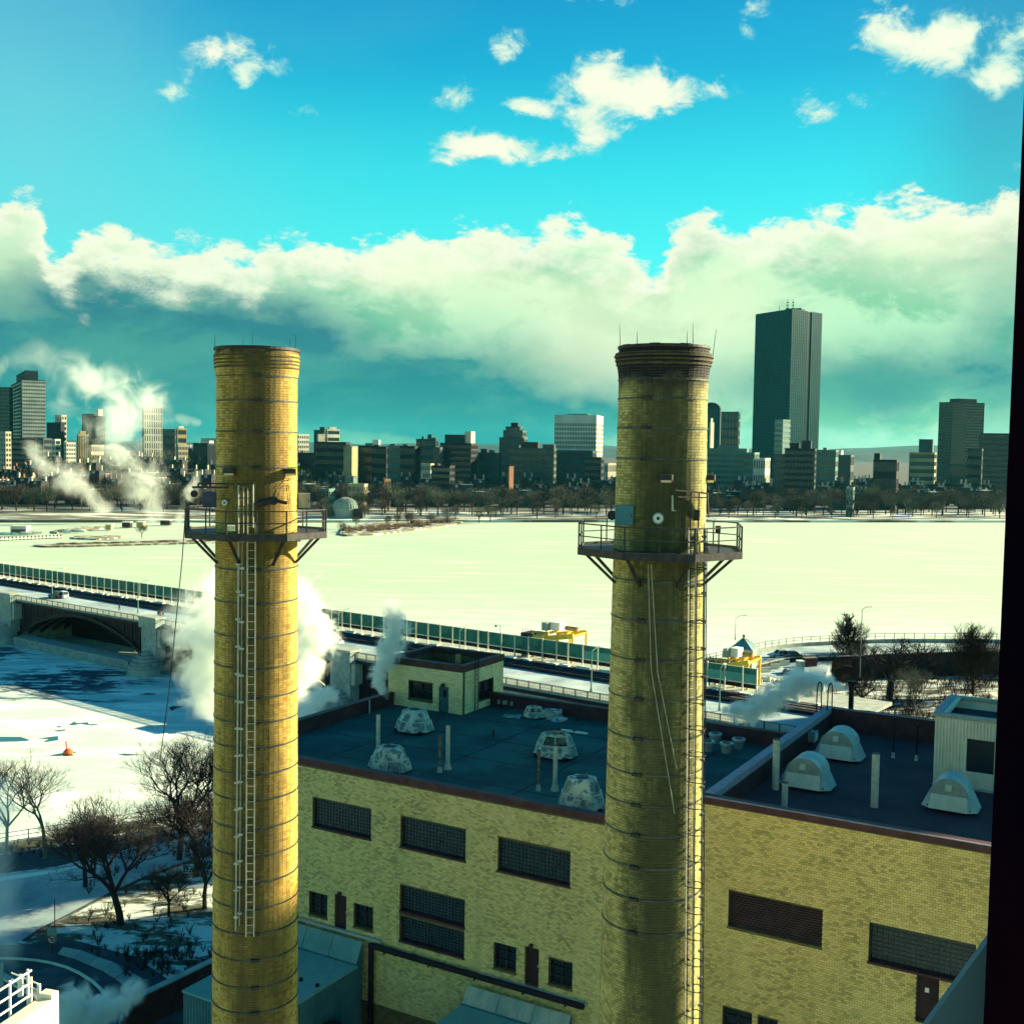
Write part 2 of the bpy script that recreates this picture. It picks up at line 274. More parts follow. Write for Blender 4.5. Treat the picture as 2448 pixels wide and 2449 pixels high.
# ------------------------------------------------------------------ mesh helpers
class MB:
    def __init__(s, mat=None): s.v = []; s.f = []; s.mi = []; s.M = mat; s.cur = 0
    def addv(s, pts):
        i = len(s.v)
        s.v.extend([tuple(s.M @ Vector(p)) for p in pts] if s.M is not None else [tuple(p) for p in pts]); return i
    def face(s, *idx): s.f.append(idx); s.mi.append(s.cur)
    def poly(s, pts):
        i = s.addv(pts); s.face(*range(i, i + len(pts)))
    def box(s, x0, y0, z0, x1, y1, z1):
        i = s.addv([(x0, y0, z0), (x1, y0, z0), (x1, y1, z0), (x0, y1, z0), (x0, y0, z1), (x1, y0, z1), (x1, y1, z1), (x0, y1, z1)])
        for q in ((0, 3, 2, 1), (4, 5, 6, 7), (0, 1, 5, 4), (1, 2, 6, 5), (2, 3, 7, 6), (3, 0, 4, 7)): s.face(*[i + k for k in q])
        return s
    def hexa(s, p):   # 8 points bottom ring then top ring
        i = s.addv(p)
        for q in ((0, 3, 2, 1), (4, 5, 6, 7), (0, 1, 5, 4), (1, 2, 6, 5), (2, 3, 7, 6), (3, 0, 4, 7)): s.face(*[i + k for k in q])
        return s
    def prism(s, poly, z0, z1):
        n = len(poly); i = s.addv([(p[0], p[1], z0) for p in poly] + [(p[0], p[1], z1) for p in poly])
        s.face(*[i + k for k in reversed(range(n))]); s.face(*[i + n + k for k in range(n)])
        for k in range(n): s.face(i + k, i + (k + 1) % n, i + n + (k + 1) % n, i + n + k)
        return s
    def cyl(s, p0, p1, r0, r1=None, n=8, cap=True):
        r1 = r0 if r1 is None else r1; p0 = Vector(p0); p1 = Vector(p1); d = (p1 - p0)
        if d.length < 1e-6: return s
        d.normalize(); a = d.orthogonal().normalized(); b = d.cross(a)
        ring = [(math.cos(2 * math.pi * k / n), math.sin(2 * math.pi * k / n)) for k in range(n)]
        i = s.addv([p0 + (a * x + b * y) * r0 for x, y in ring] + [p1 + (a * x + b * y) * r1 for x, y in ring])
        for k in range(n): s.face(i + k, i + (k + 1) % n, i + n + (k + 1) % n, i + n + k)
        if cap: s.face(*[i + k for k in reversed(range(n))]); s.face(*[i + n + k for k in range(n)])
        return s
    def tube(s, pts, r, n=6):
        for a, b in zip(pts, pts[1:]): s.cyl(a, b, r, r, n)
        return s
    def beam(s, p0, p1, w, h, up=(0, 0, 1)):
        p0 = Vector(p0); p1 = Vector(p1); d = (p1 - p0).normalized(); u = Vector(up)
        if abs(d.dot(u)) > .98: u = Vector((0, 1, 0))
        a = d.cross(u).normalized() * w / 2; b = a.cross(d).normalized() * h / 2
        i = s.addv([p0 - a - b, p0 + a - b, p1 + a - b, p1 - a - b, p0 - a + b, p0 + a + b, p1 + a + b, p1 - a + b])
        for q in ((0, 3, 2, 1), (4, 5, 6, 7), (0, 1, 5, 4), (1, 2, 6, 5), (2, 3, 7, 6), (3, 0, 4, 7)): s.face(*[i + k for k in q])
        return s
    def lathe(s, c, prof, n=24, a0=0, a1=2 * math.pi):
        full = abs(a1 - a0 - 2 * math.pi) < 1e-6; m = n if full else n + 1
        i = s.addv([(c[0] + r * math.cos(a0 + (a1 - a0) * k / n), c[1] + r * math.sin(a0 + (a1 - a0) * k / n), z) for r, z in prof for k in range(m)])
        for j in range(len(prof) - 1):
            for k in range(n):
                k2 = (k + 1) % m; s.face(i + j * m + k, i + j * m + k2, i + (j + 1) * m + k2, i + (j + 1) * m + k)
        return s
    def build(s, name, mat, parent=None, smooth=False, kind=None, **kw):
        me = bpy.data.meshes.new(name); me.from_pydata(s.v, [], s.f)
        for m_ in (mat if isinstance(mat, (list, tuple)) else [mat]): me.materials.append(M[m_] if isinstance(m_, str) else m_)
        if any(s.mi): me.polygons.foreach_set('material_index', s.mi)
        if smooth: me.polygons.foreach_set('use_smooth', [True] * len(s.f))
        me.update(); return link(name, me, parent, kind, **kw)
def link(name, me, parent=None, kind=None, label=None, cat=None, group=None, loc=None):
    o = bpy.data.objects.new(name, me); COL.objects.link(o)
    if parent is not None:
        o.parent = parent
        base = WL[parent.name] if parent.name in WL else Vector()
        o.location = (loc if loc is not None else Vector()) - base
        WL[o.name] = (loc if loc is not None else Vector())
    else:
        if loc is not None: o.location = loc
        WL[o.name] = Vector(o.location)
    tag(o, label, cat, group, kind); return o
WL = {}     # world position of every object's origin
def tag(o, label=None, cat=None, group=None, kind=None):
    if label: o['label'] = label
    if cat: o['category'] = cat
    if group: o['group'] = group
    if kind: o['kind'] = kind
def thing(name, label, cat, loc, group=None, kind=None):
    o = bpy.data.objects.new(name, None); COL.objects.link(o); o.location = loc; WL[o.name] = Vector(loc)
    o.empty_display_size = .3; tag(o, label, cat, group, kind); return o
def copy_tree(o, parent=None, loc=None, rz=None, label=None, scale=None, group=None):
    c = o.copy(); COL.objects.link(c); WL[c.name] = WL.get(o.name, Vector()).copy()
    if parent: c.parent = parent
    if loc is not None: c.location = loc; WL[c.name] = Vector(loc)
    if rz is not None: c.rotation_euler = (0, 0, rz)
    if scale is not None: c.scale = scale if hasattr(scale, '__len__') else (scale,) * 3
    if label: c['label'] = label
    if group: c['group'] = group
    for ch in list(o.children): copy_tree(ch, c)
    return c

# ------------------------------------------------------------------ brickwork
cam_l = Vector((0, 0, CZ))
def brick_box(w, h, d):   # face in -y, centred
    b = MB().box(-w / 2, 0, -h / 2, w / 2, d, h / 2); return b
def single_mesh(name, w, h, d, mat):
    b = brick_box(w, h, d); me = bpy.data.meshes.new(name); me.from_pydata(b.v, [], b.f); me.materials.append(M[mat]); return me
def brick_wall(parent, origin, ex, n_out, x0, x1, z0, z1, openings, cw, ch, mat, mat1, nsing, gap=.012, d=.05, base_z=0, rng=R_):
    """courses of separate bricks standing 12 mm proud of the mortar; origin xy + ex direction, n_out = outward normal"""
    ex = Vector((ex[0], ex[1], 0)); no = Vector((n_out[0], n_out[1], 0)); og = Vector((origin[0], origin[1], 0))
    full = []; part = []
    r = 0; z = z0
    while z + ch <= z1 + 1e-6:
        off = (r % 2) * cw / 2; x = x0 - off
        ops = [(a, b) for a, b, c, dd in openings if z + ch - gap > c and z < dd]
        while x < x1:
            a, b = max(x, x0), min(x + cw - gap, x1)
            segs = [(a, b)]
            for oa, ob in ops:
                ns = []
                for sa, sb in segs:
                    if sb <= oa or sa >= ob: ns.append((sa, sb))
                    else:
                        if sa < oa: ns.append((sa, oa))
                        if sb > ob: ns.append((ob, sb))
                segs = ns
            for sa, sb in segs:
                if sb - sa < .03: continue
                (full if abs(sb - sa - (cw - gap)) < 1e-4 else part).append(((sa + sb) / 2, z + (ch - gap) / 2, sb - sa))
            x += cw
        z += ch; r += 1
    def wp(c): return og + ex * c[0] + Vector((0, 0, c[1]))
    full.sort(key=lambda c: (wp(c) - cam_l).length)
    sing = full[:nsing]; rest = full[nsing:] + part
    if nsing:
        me = single_mesh('brick', cw - gap, ch - gap, d, mat1); ang = math.atan2(ex.y, ex.x)
        flip = -1 if Vector((ex.y, -ex.x, 0)).dot(no) > 0 else 1
        for c in sing:
            o = link('brick', me, parent, loc=wp(c) + no * (.012 + rng.uniform(-.003, .003)))
            o.rotation_euler = (0, 0, ang if flip < 0 else ang + math.pi)
    V = []; Fc = []; T = []
    h = (ch - gap) / 2
    for k, c in enumerate(rest):
        p = wp(c); w = c[2] / 2; pr = .012 + rng.uniform(-.004, .004)
        for dd in (pr, -.01):
            for sx, sz in ((-1, -1), (1, -1), (1, 1), (-1, 1)):
                q = p + ex * w * sx + no * dd; V.append((q.x, q.y, q.z + sz * h))
        i = k * 8; Fc += [(i, i + 1, i + 2, i + 3), (i, i + 4, i + 5, i + 1), (i + 1, i + 5, i + 6, i + 2), (i + 2, i + 6, i + 7, i + 3), (i + 3, i + 7, i + 4, i)]
        T += [rng.random()] * 5
    me = bpy.data.meshes.new('brickwork'); me.from_pydata(V, [], Fc); me.materials.append(M[mat])
    at = me.attributes.new('tone', 'FLOAT', 'FACE'); at.data.foreach_set('value', T)
    return link('brickwork', me, parent, 'stuff')
def wall_cells(mb, x0, x1, z0, z1, y0, y1, openings):
    xs = sorted({x0, x1, *[q for o in openings for q in o[:2]]}); zs = sorted({z0, z1, *[q for o in openings for q in o[2:4]]})
    for i in range(len(xs) - 1):
        for j in range(len(zs) - 1):
            cx, cz = (xs[i] + xs[i + 1]) / 2, (zs[j] + zs[j + 1]) / 2
            if any(a < cx < b and c < cz < d for a, b, c, d in openings): continue
            if xs[i] >= x0 and xs[i + 1] <= x1 and zs[j] >= z0 and zs[j + 1] <= z1: mb.box(xs[i], y0, zs[j], xs[i + 1], y1, zs[j + 1])

# ------------------------------------------------------------------ the two chimneys
def zf(u, v, d): return PY(u, v, d).z
def chimney(tagname, ax, prof, course, cwid, ztop, zbot, bands, label, mat, mat1, lumps):
    cx, cy = ax
    t = thing('brick_chimney', label, 'chimney', (cx, cy, 4), 'tall brick chimneys of the plant')
    zs = [p[0] for p in prof]
    def rr(z): return float(np.interp(z, zs, [p[1] for p in prof]))
    core = MB(); n = 64; pr = []
    z = 4.0
    zz = sorted({4.0, *zs, ztop})
    core.lathe((cx, cy), [(rr(q) - .012, q) for q in zz] + [(rr(ztop) - .3, ztop), (rr(ztop) - .45, ztop - 3)], n)
    core.build('shaft', 'mortar_d', t, smooth=False)
    # bricks
    toc = math.atan2(-cy, -cx)      # direction towards the viewer
    cand = []; z = zbot; r = 0
    while z + course < ztop:
        R = rr(z + course / 2); n_ = int(round(2 * math.pi * R / cwid)); da = 2 * math.pi / n_
        off = (r % 2) * .5 + toc
        for k in range(n_): cand.append((z, R, off * 1.0 + (k) * da + (r % 2) * da * .0, da))
        z += course; r += 1
    def key(c):
        a = c[2]; p = Vector((cx + c[1] * math.cos(a), cy + c[1] * math.sin(a), c[0])); dd = (p - cam_l)
        facing = -(dd.normalized().x * math.cos(a) + dd.normalized().y * math.sin(a))
        return -(facing / dd.length) if c[0] < ztop - 5 else 0
    order = sorted(range(len(cand)), key=lambda i: key(cand[i])); single = set(order[:300])
    g = .012; h = (course - g) / 2
    me = single_mesh('brick', cwid - g, course - g, .05, mat1)
    V = []; Fc = []; T = []; k = 0
    for i, (z, R, a, da) in enumerate(cand):
        pr = R_.uniform(-.004, .004); zc = z + h
        if i in single:
            o = link('brick', me, t, loc=Vector((cx + (R + pr) * math.cos(a), cy + (R + pr) * math.sin(a), zc))); o.rotation_euler = (0, 0, a + math.pi / 2); continue
        ha = da / 2 - g / 2 / R
        for Rr in (R + pr, R - .02):
            for sa, sz in ((-1, -1), (1, -1), (1, 1), (-1, 1)):
                q = a + sa * ha; V.append((cx + Rr * math.cos(q), cy + Rr * math.sin(q), zc + sz * h))
        j = k * 8; Fc += [(j, j + 1, j + 2, j + 3), (j, j + 4, j + 5, j + 1), (j + 1, j + 5, j + 6, j + 2), (j + 2, j + 6, j + 7, j + 3), (j + 3, j + 7, j + 4, j)]
        T += [R_.random()] * 5; k += 1
    me = bpy.data.meshes.new('brickwork'); me.from_pydata(V, [], Fc); me.materials.append(M[mat])
    at = me.attributes.new('tone', 'FLOAT', 'FACE'); at.data.foreach_set('value', T); link('brickwork', me, t, 'stuff')
    for bz in bands:
        R = rr(bz) + .025; b = MB(); b.lathe((cx, cy), [(R - .04, bz - .03), (R, bz - .03), (R, bz + .03), (R - .04, bz + .03)], 48)
        o = b.build('steel_band', 'band', t)
        for la in lumps:
            a = toc + la; p = Vector((cx + (R + .03) * math.cos(a), cy + (R + .03) * math.sin(a), bz)); tv = Vector((-math.sin(a), math.cos(a), 0))
            MB().beam(p - tv * .17, p + tv * .17, .10, .11).build('band_clamp', 'steel', o)
    return t, rr, toc
# axes
LX, LY = PY(615, 1000, 45).x, 45.0
RX, RY = PY(1583, 1000, 41).x, 41.0
KR, KL = RY / 50, LY / 54
zR = lambda v: zf(1583, v, RY - 2.0 * KR)
zL = lambda v: zf(615, v, LY - 1.9 * KL)
profR = [(zf(1583, 2449, RY) - 20, 2.46), (zf(1583, 2400, RY), 2.215), (51.5, 1.93), (zR(905), 1.93), (zR(880), 1.97), (zR(865), 2.03), (zR(846), 2.11), (zR(838), 2.11), (zR(837), 1.95), (zR(822), 1.95)]
profR = [(z, r * KR) for z, r in profR]
bandsR = [zR(v) for v in (904, 951, 1023, 1098, 1392, 1487, 1582, 1675, 1770, 1855, 1928, 2000, 2077, 2153, 2232)]
chR, rR, tocR = chimney('R', (RX, RY), profR, .098, .203, zR(822), zf(1583, 2449, RY) - 6, bandsR,
    'right brick chimney with flared sooty black top, caged ladder and steel hoops', 'brick_chim_R', 'brick_chim_R1', (-.35,))
profL = [(zf(615, 2449, LY) - 20, 2.25), (zf(605, 2400, LY), 2.03), (51.0, 1.862), (zL(897), 1.862), (zL(893), 1.90), (zL(872), 1.93), (zL(858), 1.96), (zL(845), 1.965), (zL(838), 1.93), (zL(829), 1.92)]
profL = [(z, r * KL) for z, r in profL]
bandsL = [zL(v) for v in (897, 957, 1032, 1118, 1363, 1443, 1523, 1598, 1668, 1728, 1788, 1850, 1912, 1980, 2045, 2108, 2170, 2232, 2295, 2360, 2420)]
chL, rL, tocL = chimney('L', (LX, LY), profL, .098, .203, zL(829), zf(605, 2449, LY) - 6, bandsL,
    'left brick chimney glowing gold down its right side, ladder down the middle', 'brick_chim_L', 'brick_chim_L1', (0.0,))
# cornice courses (rings) and cap
def ring(t, cx, cy, r, z0, z1, name, mat, n=48):
    MB().lathe((cx, cy), [(r - .12, z0), (r, z0), (r, z1), (r - .12, z1)], n).build(name, mat, t)
ring(chR, RX, RY, 2.0 * KR, zR(826), zR(820), 'rim_band', 'steel')
for v in (846, 856, 866): ring(chR, RX, RY, rR(zR(v)) + .03, zR(v) - .03, zR(v) + .03, 'corbel_course', 'mortar_d')
ring(chL, LX, LY, 1.99 * KL, zL(833), zL(826), 'rim_band', 'steel')
for v in (848, 858, 866, 875): ring(chL, LX, LY, rL(zL(v)) + .03, zL(v) - .03, zL(v) + .03, 'corbel_course', 'mortar_d')
def rods(t, cx, cy, rfun, ztop, lst, ybase):
    for (u, vb, vt, off) in lst:
        p = PY(u, vb, cy + off * .82); q = PY(vt[0], vt[1], cy + off * .82) if isinstance(vt, tuple) else PY(u, vt, cy + off * .82)
        MB().cyl(p, q, .015, .007, 5).build('lightning_rod', 'band', t)
rods(chR, RX, RY, rR, 0, [(1483, 850, (1481, 774), -1.0), (1523, 822, 794, 1.2), (1642, 822, 792, 1.2), (1656, 822, 772, -.8), (1701, 870, (1712, 787), -.3)], 0)
rods(chL, LX, LY, rL, 0, [(515, 838, 797, .3), (582, 824, 812, 1.5), (604, 895, 791, -1.97), (694, 828, 811, .9), (707, 838, 800, -.1)], 0)
for ch_, cx, cy, rf, zt, lst in ((chR, RX, RY, rR, zR(822), (-1.0, -.2, .5, 1.2)), (chL, LX, LY, rL, zL(829), (-1.2, -.5, .3, 1.0))):
    tc = math.atan2(-cy, -cx)
    for a in lst:
        p = Vector((cx + (rf(zt) - .1) * math.cos(tc + a), cy + (rf(zt) - .1) * math.sin(tc + a), zt))
        MB().beam(p - Vector((-math.sin(tc + a), math.cos(tc + a), 0)) * .18, p + Vector((-math.sin(tc + a), math.cos(tc + a), 0)) * .18, .2, .1).build('rim_clamp', 'steel', ch_)

# ------------------------------------------------------------------ platforms
def platform(cx, cy, rin, rout, zd, label, phase, hr=.92, open_at=()):
    t = thing('chimney_platform', label, 'platform', (cx, cy, zd), 'railed steel platforms ringing the chimneys')
    tc = math.atan2(-cy, -cx); n = 8
    A = [tc + phase + (k + .5) * math.pi / 4 for k in range(n)]
    P = [Vector((cx + rout * math.cos(a), cy + rout * math.sin(a), zd)) for a in A]
    d = MB()
    for k in range(n):
        a, b = A[k], A[(k + 1) % n] if k < n - 1 else A[0] + 2 * math.pi
        ia = Vector((cx + rin * math.cos(a), cy + rin * math.sin(a), zd)); ib = Vector((cx + rin * math.cos(b), cy + rin * math.sin(b), zd))
        p, q = P[k], P[(k + 1) % n]; dz = Vector((0, 0, -.05))
        d.hexa([ia + dz, ib + dz, q + dz, p + dz, ia, ib, q, p])
    d.build('deck', 'steel', t)
    for k in range(n):
        p, q = P[k], P[(k + 1) % n]
        MB().beam(p + Vector((0, 0, -.06)), q + Vector((0, 0, -.06)), .08, .26).build('edge_beam', 'band' if k in (2, 5) else 'steel', t)
        if k not in open_at:
            MB().beam(p + Vector((0, 0, hr)), q + Vector((0, 0, hr)), .045, .045).build('top_rail', 'steel', t)
            MB().beam(p + Vector((0, 0, hr * .52)), q + Vector((0, 0, hr * .52)), .035, .035).build('mid_rail', 'steel', t)
        MB().beam(p, p + Vector((0, 0, hr + .03)), .055, .055).build('rail_post', 'steel', t)
        m_ = (p + q) / 2; MB().beam(m_, m_ + Vector((0, 0, hr)), .045, .045).build('rail_post', 'steel', t)
        a = A[k]; pin = Vector((cx + (rin) * math.cos(a), cy + (rin) * math.sin(a), zd - 1.2)); pe = Vector((cx + rout * .93 * math.cos(a), cy + rout * .93 * math.sin(a), zd - .12))
        MB().beam(pin, pe, .09, .09).build('brace', 'steel', t)
        MB().beam(Vector((cx + rin * math.cos(a), cy + rin * math.sin(a), zd - .12)), pe, .07, .12).build('deck_beam', 'steel', t)
    return t
zdR = zf(1583, 1312, RY); zdL = zf(615, 1270, LY)
plR = platform(RX, RY, rR(zdR) + .03, 3.72 * KR, zdR, 'octagonal railed platform around the right chimney, river ice behind it', 0.0)
plL = platform(LX, LY, rL(zdL) + .03, 3.42 * KL, zdL, 'octagonal railed platform around the left chimney, seen against far trees', 0.0)

def on_R(u, v, off=0.0):   # a spot on the front face of the right chimney
    r = ray(u, v); d = Vector(r).normalized(); z = PY(u, v, RY - 1.9 * KR).z
    R = rR(z) + off; o = cam_l.xy - Vector((RX, RY)); dv = d.xy
    a = dv.dot(dv); b = 2 * o.dot(dv); c = o.dot(o) - R * R; disc = b * b - 4 * a * c
    tt = (-b - math.sqrt(max(disc, 0))) / (2 * a); return cam_l + d * tt
def on_L(u, v, off=0.0):
    r = ray(u, v); d = Vector(r).normalized(); z = PY(u, v, LY - 1.9 * KL).z
    R = rL(z) + off; o = cam_l.xy - Vector((LX, LY)); dv = d.xy
    a = dv.dot(dv); b = 2 * o.dot(dv); c = o.dot(o) - R * R; disc = b * b - 4 * a * c
    tt = (-b - math.sqrt(max(disc, 0))) / (2 * a); return cam_l + d * tt

# ------------------------------------------------------------------ ladders
def ladder(label, on, u_top, u_bot, v_top, v_bot, w, off, cage, side, n_hoop, extra=None):
    top = on(u_top, v_top, off); bot = on(u_bot, v_bot, off)
    t = thing('wall_ladder', label, 'ladder', bot)
    ax = Vector((RX, RY)) if on is on_R else Vector((LX, LY))
    n = ((top.xy + bot.xy) / 2 - ax).normalized(); n3 = Vector((n.x, n.y, 0)); s3 = Vector((-n.y, n.x, 0))
    for sg in (-1, 1): MB().beam(top + s3 * sg * w / 2, bot + s3 * sg * w / 2, .05, .03, up=n3).build('rail', 'galv', t)
    L = (top - bot).length; k = int(L / .3); r = MB()
    for i in range(k):
        q = bot.lerp(top, (i + .5) / k); r.cyl(q - s3 * w / 2, q + s3 * w / 2, .014, n=4)
    r.build('rung', 'galv', t, kind='stuff')
    for i in range(n_hoop):
        q = bot.lerp(top, (i + .5) / n_hoop)
        if cage:
            pts = [q + s3 * w / 2 * 1.0]
            for j in range(13):
                a = math.pi * j / 12; pts.append(q + n3 * (.10 + .51 * math.sin(a)) + s3 * .33 * math.cos(a))
            pts.append(q - s3 * w / 2)
            MB().tube(pts, .02, 4).build('cage_hoop', 'steel', t)
        MB().beam(q - n3 * (off), q + n3 * .02, .05, .04).build('wall_bracket', 'steel', t)
    if cage:
        for j in (1, 3, 6, 9, 11):
            a = math.pi * j / 12; o_ = n3 * (.10 + .51 * math.sin(a)) + s3 * .33 * math.cos(a)
            MB().beam(top + o_, bot + o_, .035, .012).build('cage_strap', 'steel', t)
    return t, top, bot, n3, s3
ladder('caged ladder climbing the sunlit side of the right chimney', on_R, 1655, 1645, 1262, 2449 + 60, .35, .13, True, 1, 20)
ladder('plain ladder up the middle of the left chimney', on_L, 602, 598, 1250, 2240, .30, .13, False, 1, 16)
def conduit(label, pts, r, mat, brk=0):
    t = thing('conduit_pipe', label, 'pipe', pts[-1]); MB().tube(pts, r, 6).build('pipe', mat, t)
    for i in range(brk):
        q = pts[0].lerp(pts[-1], (i + .5) / brk); MB().box(q.x - .09, q.y - .03, q.z - .04, q.x + .09, q.y + .1, q.z + .04).build('pipe_clamp', 'galv', t)
    return t
conduit('thicker conduit left of the ladder on the left chimney', [on_L(571, 1250, .12), on_L(569, 1700, .12), on_L(564, 2225, .12)], .035, 'galv', 15)
conduit('thin conduit between ladder and thicker pipe, left chimney', [on_L(580, 1262, .1), on_L(577, 1700, .1), on_L(573, 2215, .1)], .022, 'cable', 15)
conduit('upright cable standing off the right edge of the right chimney', [on_R(1684, 1250, .25), on_R(1678, 1800, .25), on_R(1672, 2500, .3)], .022, 'galv', 19)
for nm, a, b, c in (('left one of two loose ropes hanging slanted on the right chimney', (1549, 1350), (1556, 1600), (1612, 1945)), ('right one of two loose ropes hanging slanted on the right chimney', (1556, 1350), (1572, 1610), (1617, 1838))):
    MB().tube([on_R(*a, .06), on_R(*b, .1), on_R(*c, .05)], .016, 5).build('rope', 'cable', label=nm, cat='rope')
MB().tube([PY(446, 1195, LY - 1.25), PY(436, 1340, LY - 1.25), PY(405, 1650, LY - 1.25), PY(382, 1830, LY - 1.25)], .02, 5).build('rope', 'band', label='long rope dropping from the davit arm of the left platform', cat='rope')

# ------------------------------------------------------------------ fittings on the chimneys
def boxat(name, lab, cat, P0, w, h, d, mat, normal=None, group=None, extra=None):
    w, h, d = w * .83, h * .83, d * .83
    t = thing(name, lab, cat, P0, group)
    n = Vector((-P0.x, -P0.y, 0)).normalized() if normal is None else normal; s = Vector((n.y, -n.x, 0)) * -1
    z = Vector((0, 0, 1)); b = MB()
    p = [P0 + s * (-w / 2) - n * d / 2, P0 + s * (w / 2) - n * d / 2, P0 + s * (w / 2) + n * d / 2, P0 + s * (-w / 2) + n * d / 2]
    b.hexa([q - z * h / 2 for q in p] + [q + z * h / 2 for q in p]); b.build('cabinet_body', mat, t)
    b = MB(); p = [P0 + s * (-w * .46) + n * d / 2, P0 + s * (w * .46) + n * d / 2, P0 + s * (w * .46) + n * (d / 2 + .02), P0 + s * (-w * .46) + n * (d / 2 + .02)]
    b.hexa([q - z * h * .46 for q in p] + [q + z * h * .46 for q in p]); b.build('door_panel', mat, t)
    b = MB(); b.beam(P0 + s * w * .38 + n * (d / 2 + .035) - z * h * .08, P0 + s * w * .38 + n * (d / 2 + .035) + z * h * .08, .03, .03); b.build('handle', 'steel', t)
    return t
def lamp_unit(lab, P0, on):
    t = thing('floodlight', lab, 'floodlight', P0, 'floodlights on the chimneys'); n = Vector((-P0.x, -P0.y, 0)).normalized(); s = Vector((-n.y, n.x, 0)); z = Vector((0, 0, 1))
    b = MB(); p = [P0 + s * -.24, P0 + s * .24, P0 + s * .2 + n * .42, P0 - s * .2 + n * .42]
    b.hexa([q - z * (.14 if i < 2 else .03) for i, q in enumerate(p)] + [q + z * .12 for q in p]); b.build('lamp_housing', 'steel', t)
    b = MB(); p = [P0 - s * .18 + n * .36 - z * .07, P0 + s * .18 + n * .36 - z * .07, P0 + s * .18 + n * .05 - z * .16, P0 - s * .18 + n * .05 - z * .16]; b.poly(p); b.build('lens', 'white', t)
    MB().beam(P0 - n * .2, P0 + n * .05, .08, .08).build('arm', 'steel', t)
lamp_unit('dark floodlight on the shaded front of the right chimney above the round gauge', on_R(1592, 1143, .1), on_R)
lamp_unit('floodlight jutting from the right edge of the right chimney', PY(1694, 1143, RY), on_R)
lamp_unit('floodlight on the left part of the left chimney above the ladder head', on_L(547, 1127, .1), on_L)
lamp_unit('floodlight on the sunlit right part of the left chimney', on_L(694, 1128, .1), on_L)
boxat('equipment_cabinet', 'teal equipment cabinet on the left edge of the right chimney at the platform', 'cabinet', on_R(1492, 1232, .22), .76, .82, .3, 'panel')
boxat('equipment_cabinet', 'navy cabinet standing on the left end of the left platform', 'cabinet', PY(502, 1195, LY - 1.33), .62, .72, .3, 'paneldark')
boxat('equipment_cabinet', 'grey green cabinet at the right end of the left platform', 'cabinet', PY(728, 1197, LY + .3), .56, .70, .3, 'grey')
boxat('junction_box', 'small box by the ladder head on the right chimney', 'junction box', on_R(1665, 1232, .2), .25, .45, .2, 'steel')
boxat('junction_box', 'small pale box clipped under the left platform rail, left of the ladder', 'junction box', PY(551, 1263, LY - 2.6), .42, .26, .2, 'conc_lit')
boxat('junction_box', 'little dark box hung on the right railing of the right platform', 'junction box', PY(1716, 1266, RY - .9), .22, .30, .2, 'steel')
for lab, P0, r in (('round white faced gauge on the shaded front of the right chimney', on_R(1573, 1239, .05), .2), ('oval white gauge at the left edge of the left chimney', on_L(537, 1202, .05), .13)):
    t = thing('round_gauge', lab, 'gauge', P0); n = Vector((-P0.x, -P0.y, 0)).normalized()
    MB().cyl(P0 - n * .05, P0 + n * .16, r, n=20).build('gauge_case', 'grey', t); MB().cyl(P0 + n * .16, P0 + n * .18, r * .78, n=20).build('gauge_face', 'white', t)
    MB().cyl(P0 + n * .16, P0 + n * .2, r * .3, n=12).build('gauge_hub', 'steel', t)
for lab, P0, n in (('dark drum blower on the sunlit front of the left chimney', on_L(655, 1197, .2), 0), ('dark drum at the left edge of the right chimney above the rail', PY(1463, 1232, RY), 0)):
    t = thing('blower_drum', lab, 'blower', P0); d = Vector((-P0.x, -P0.y, 0)).normalized(); s = Vector((-d.y, d.x, 0))
    MB().cyl(P0 - d * .15, P0 + d * .2, .17, n=16).build('drum', 'steel', t)
    if P0.x < 0: MB().cyl(P0 - s * .1 + d * .1, P0 - s * .62 + d * .15 - Vector((0, 0, .14)), .15, .13, 12).build('duct', 'steel', t); MB().cyl(P0 + s * .1, P0 + s * .5 - Vector((0, 0, .1)), .07, n=8).build('hose', 'steel', t)
# gate frame over the right ladder head, davit over the left
t = thing('ladder_hood', 'angled steel hood frame above the ladder head of the right chimney', 'frame', on_R(1650, 1180, .3))
pts = [on_R(1612, 1220, .3), on_R(1612, 1172, .3), PY(1690, 1180, RY - 1.15), PY(1692, 1230, RY - 1.0)]
for a, b in zip(pts, pts[1:]): MB().beam(a, b, .06, .06).build('frame_bar', 'steel', t)
for k in (.25, .5, .75): q = pts[1].lerp(pts[2], k); MB().beam(q, q - Vector((0, 0, 1.3)), .04, .04).build('frame_bar', 'steel', t)
MB().beam(pts[1].lerp(pts[2], .1) - Vector((0, 0, .22)), pts[2] - Vector((0, 0, .15)), .05, .05).build('frame_bar', 'steel', t)
MB().cyl(on_R(1609, 1185, .25), on_R(1609, 1222, .25), .06, n=8).build('pipe', 'galv', t)
t = thing('davit_arm', 'steel davit arm with pulley reaching left of the left chimney', 'davit', on_L(560, 1158, .2))
a0 = PY(462, 1164, LY - 1.25); a1 = PY(475, 1156, LY - 1.25); e1 = PY(540, 1157, LY - 1.5)
MB().beam(PY(461, 1165, LY - 1.25), PY(545, 1166, LY - 1.5), .07, .08).build('lower_arm', 'steel', t); MB().beam(a1, e1, .06, .06).build('upper_arm', 'steel', t); MB().beam(a1, PY(475, 1165, LY - 1.25), .06, .06).build('strut', 'steel', t)
MB().cyl(PY(465, 1166, LY - 1.25), PY(465, 1174, LY - 1.25), .02).build('hook_rod', 'steel', t)
MB().cyl(PY(465, 1181, LY - 1.255), PY(465, 1181, LY - 1.45), .14, n=16).build('pulley', 'steel', t)
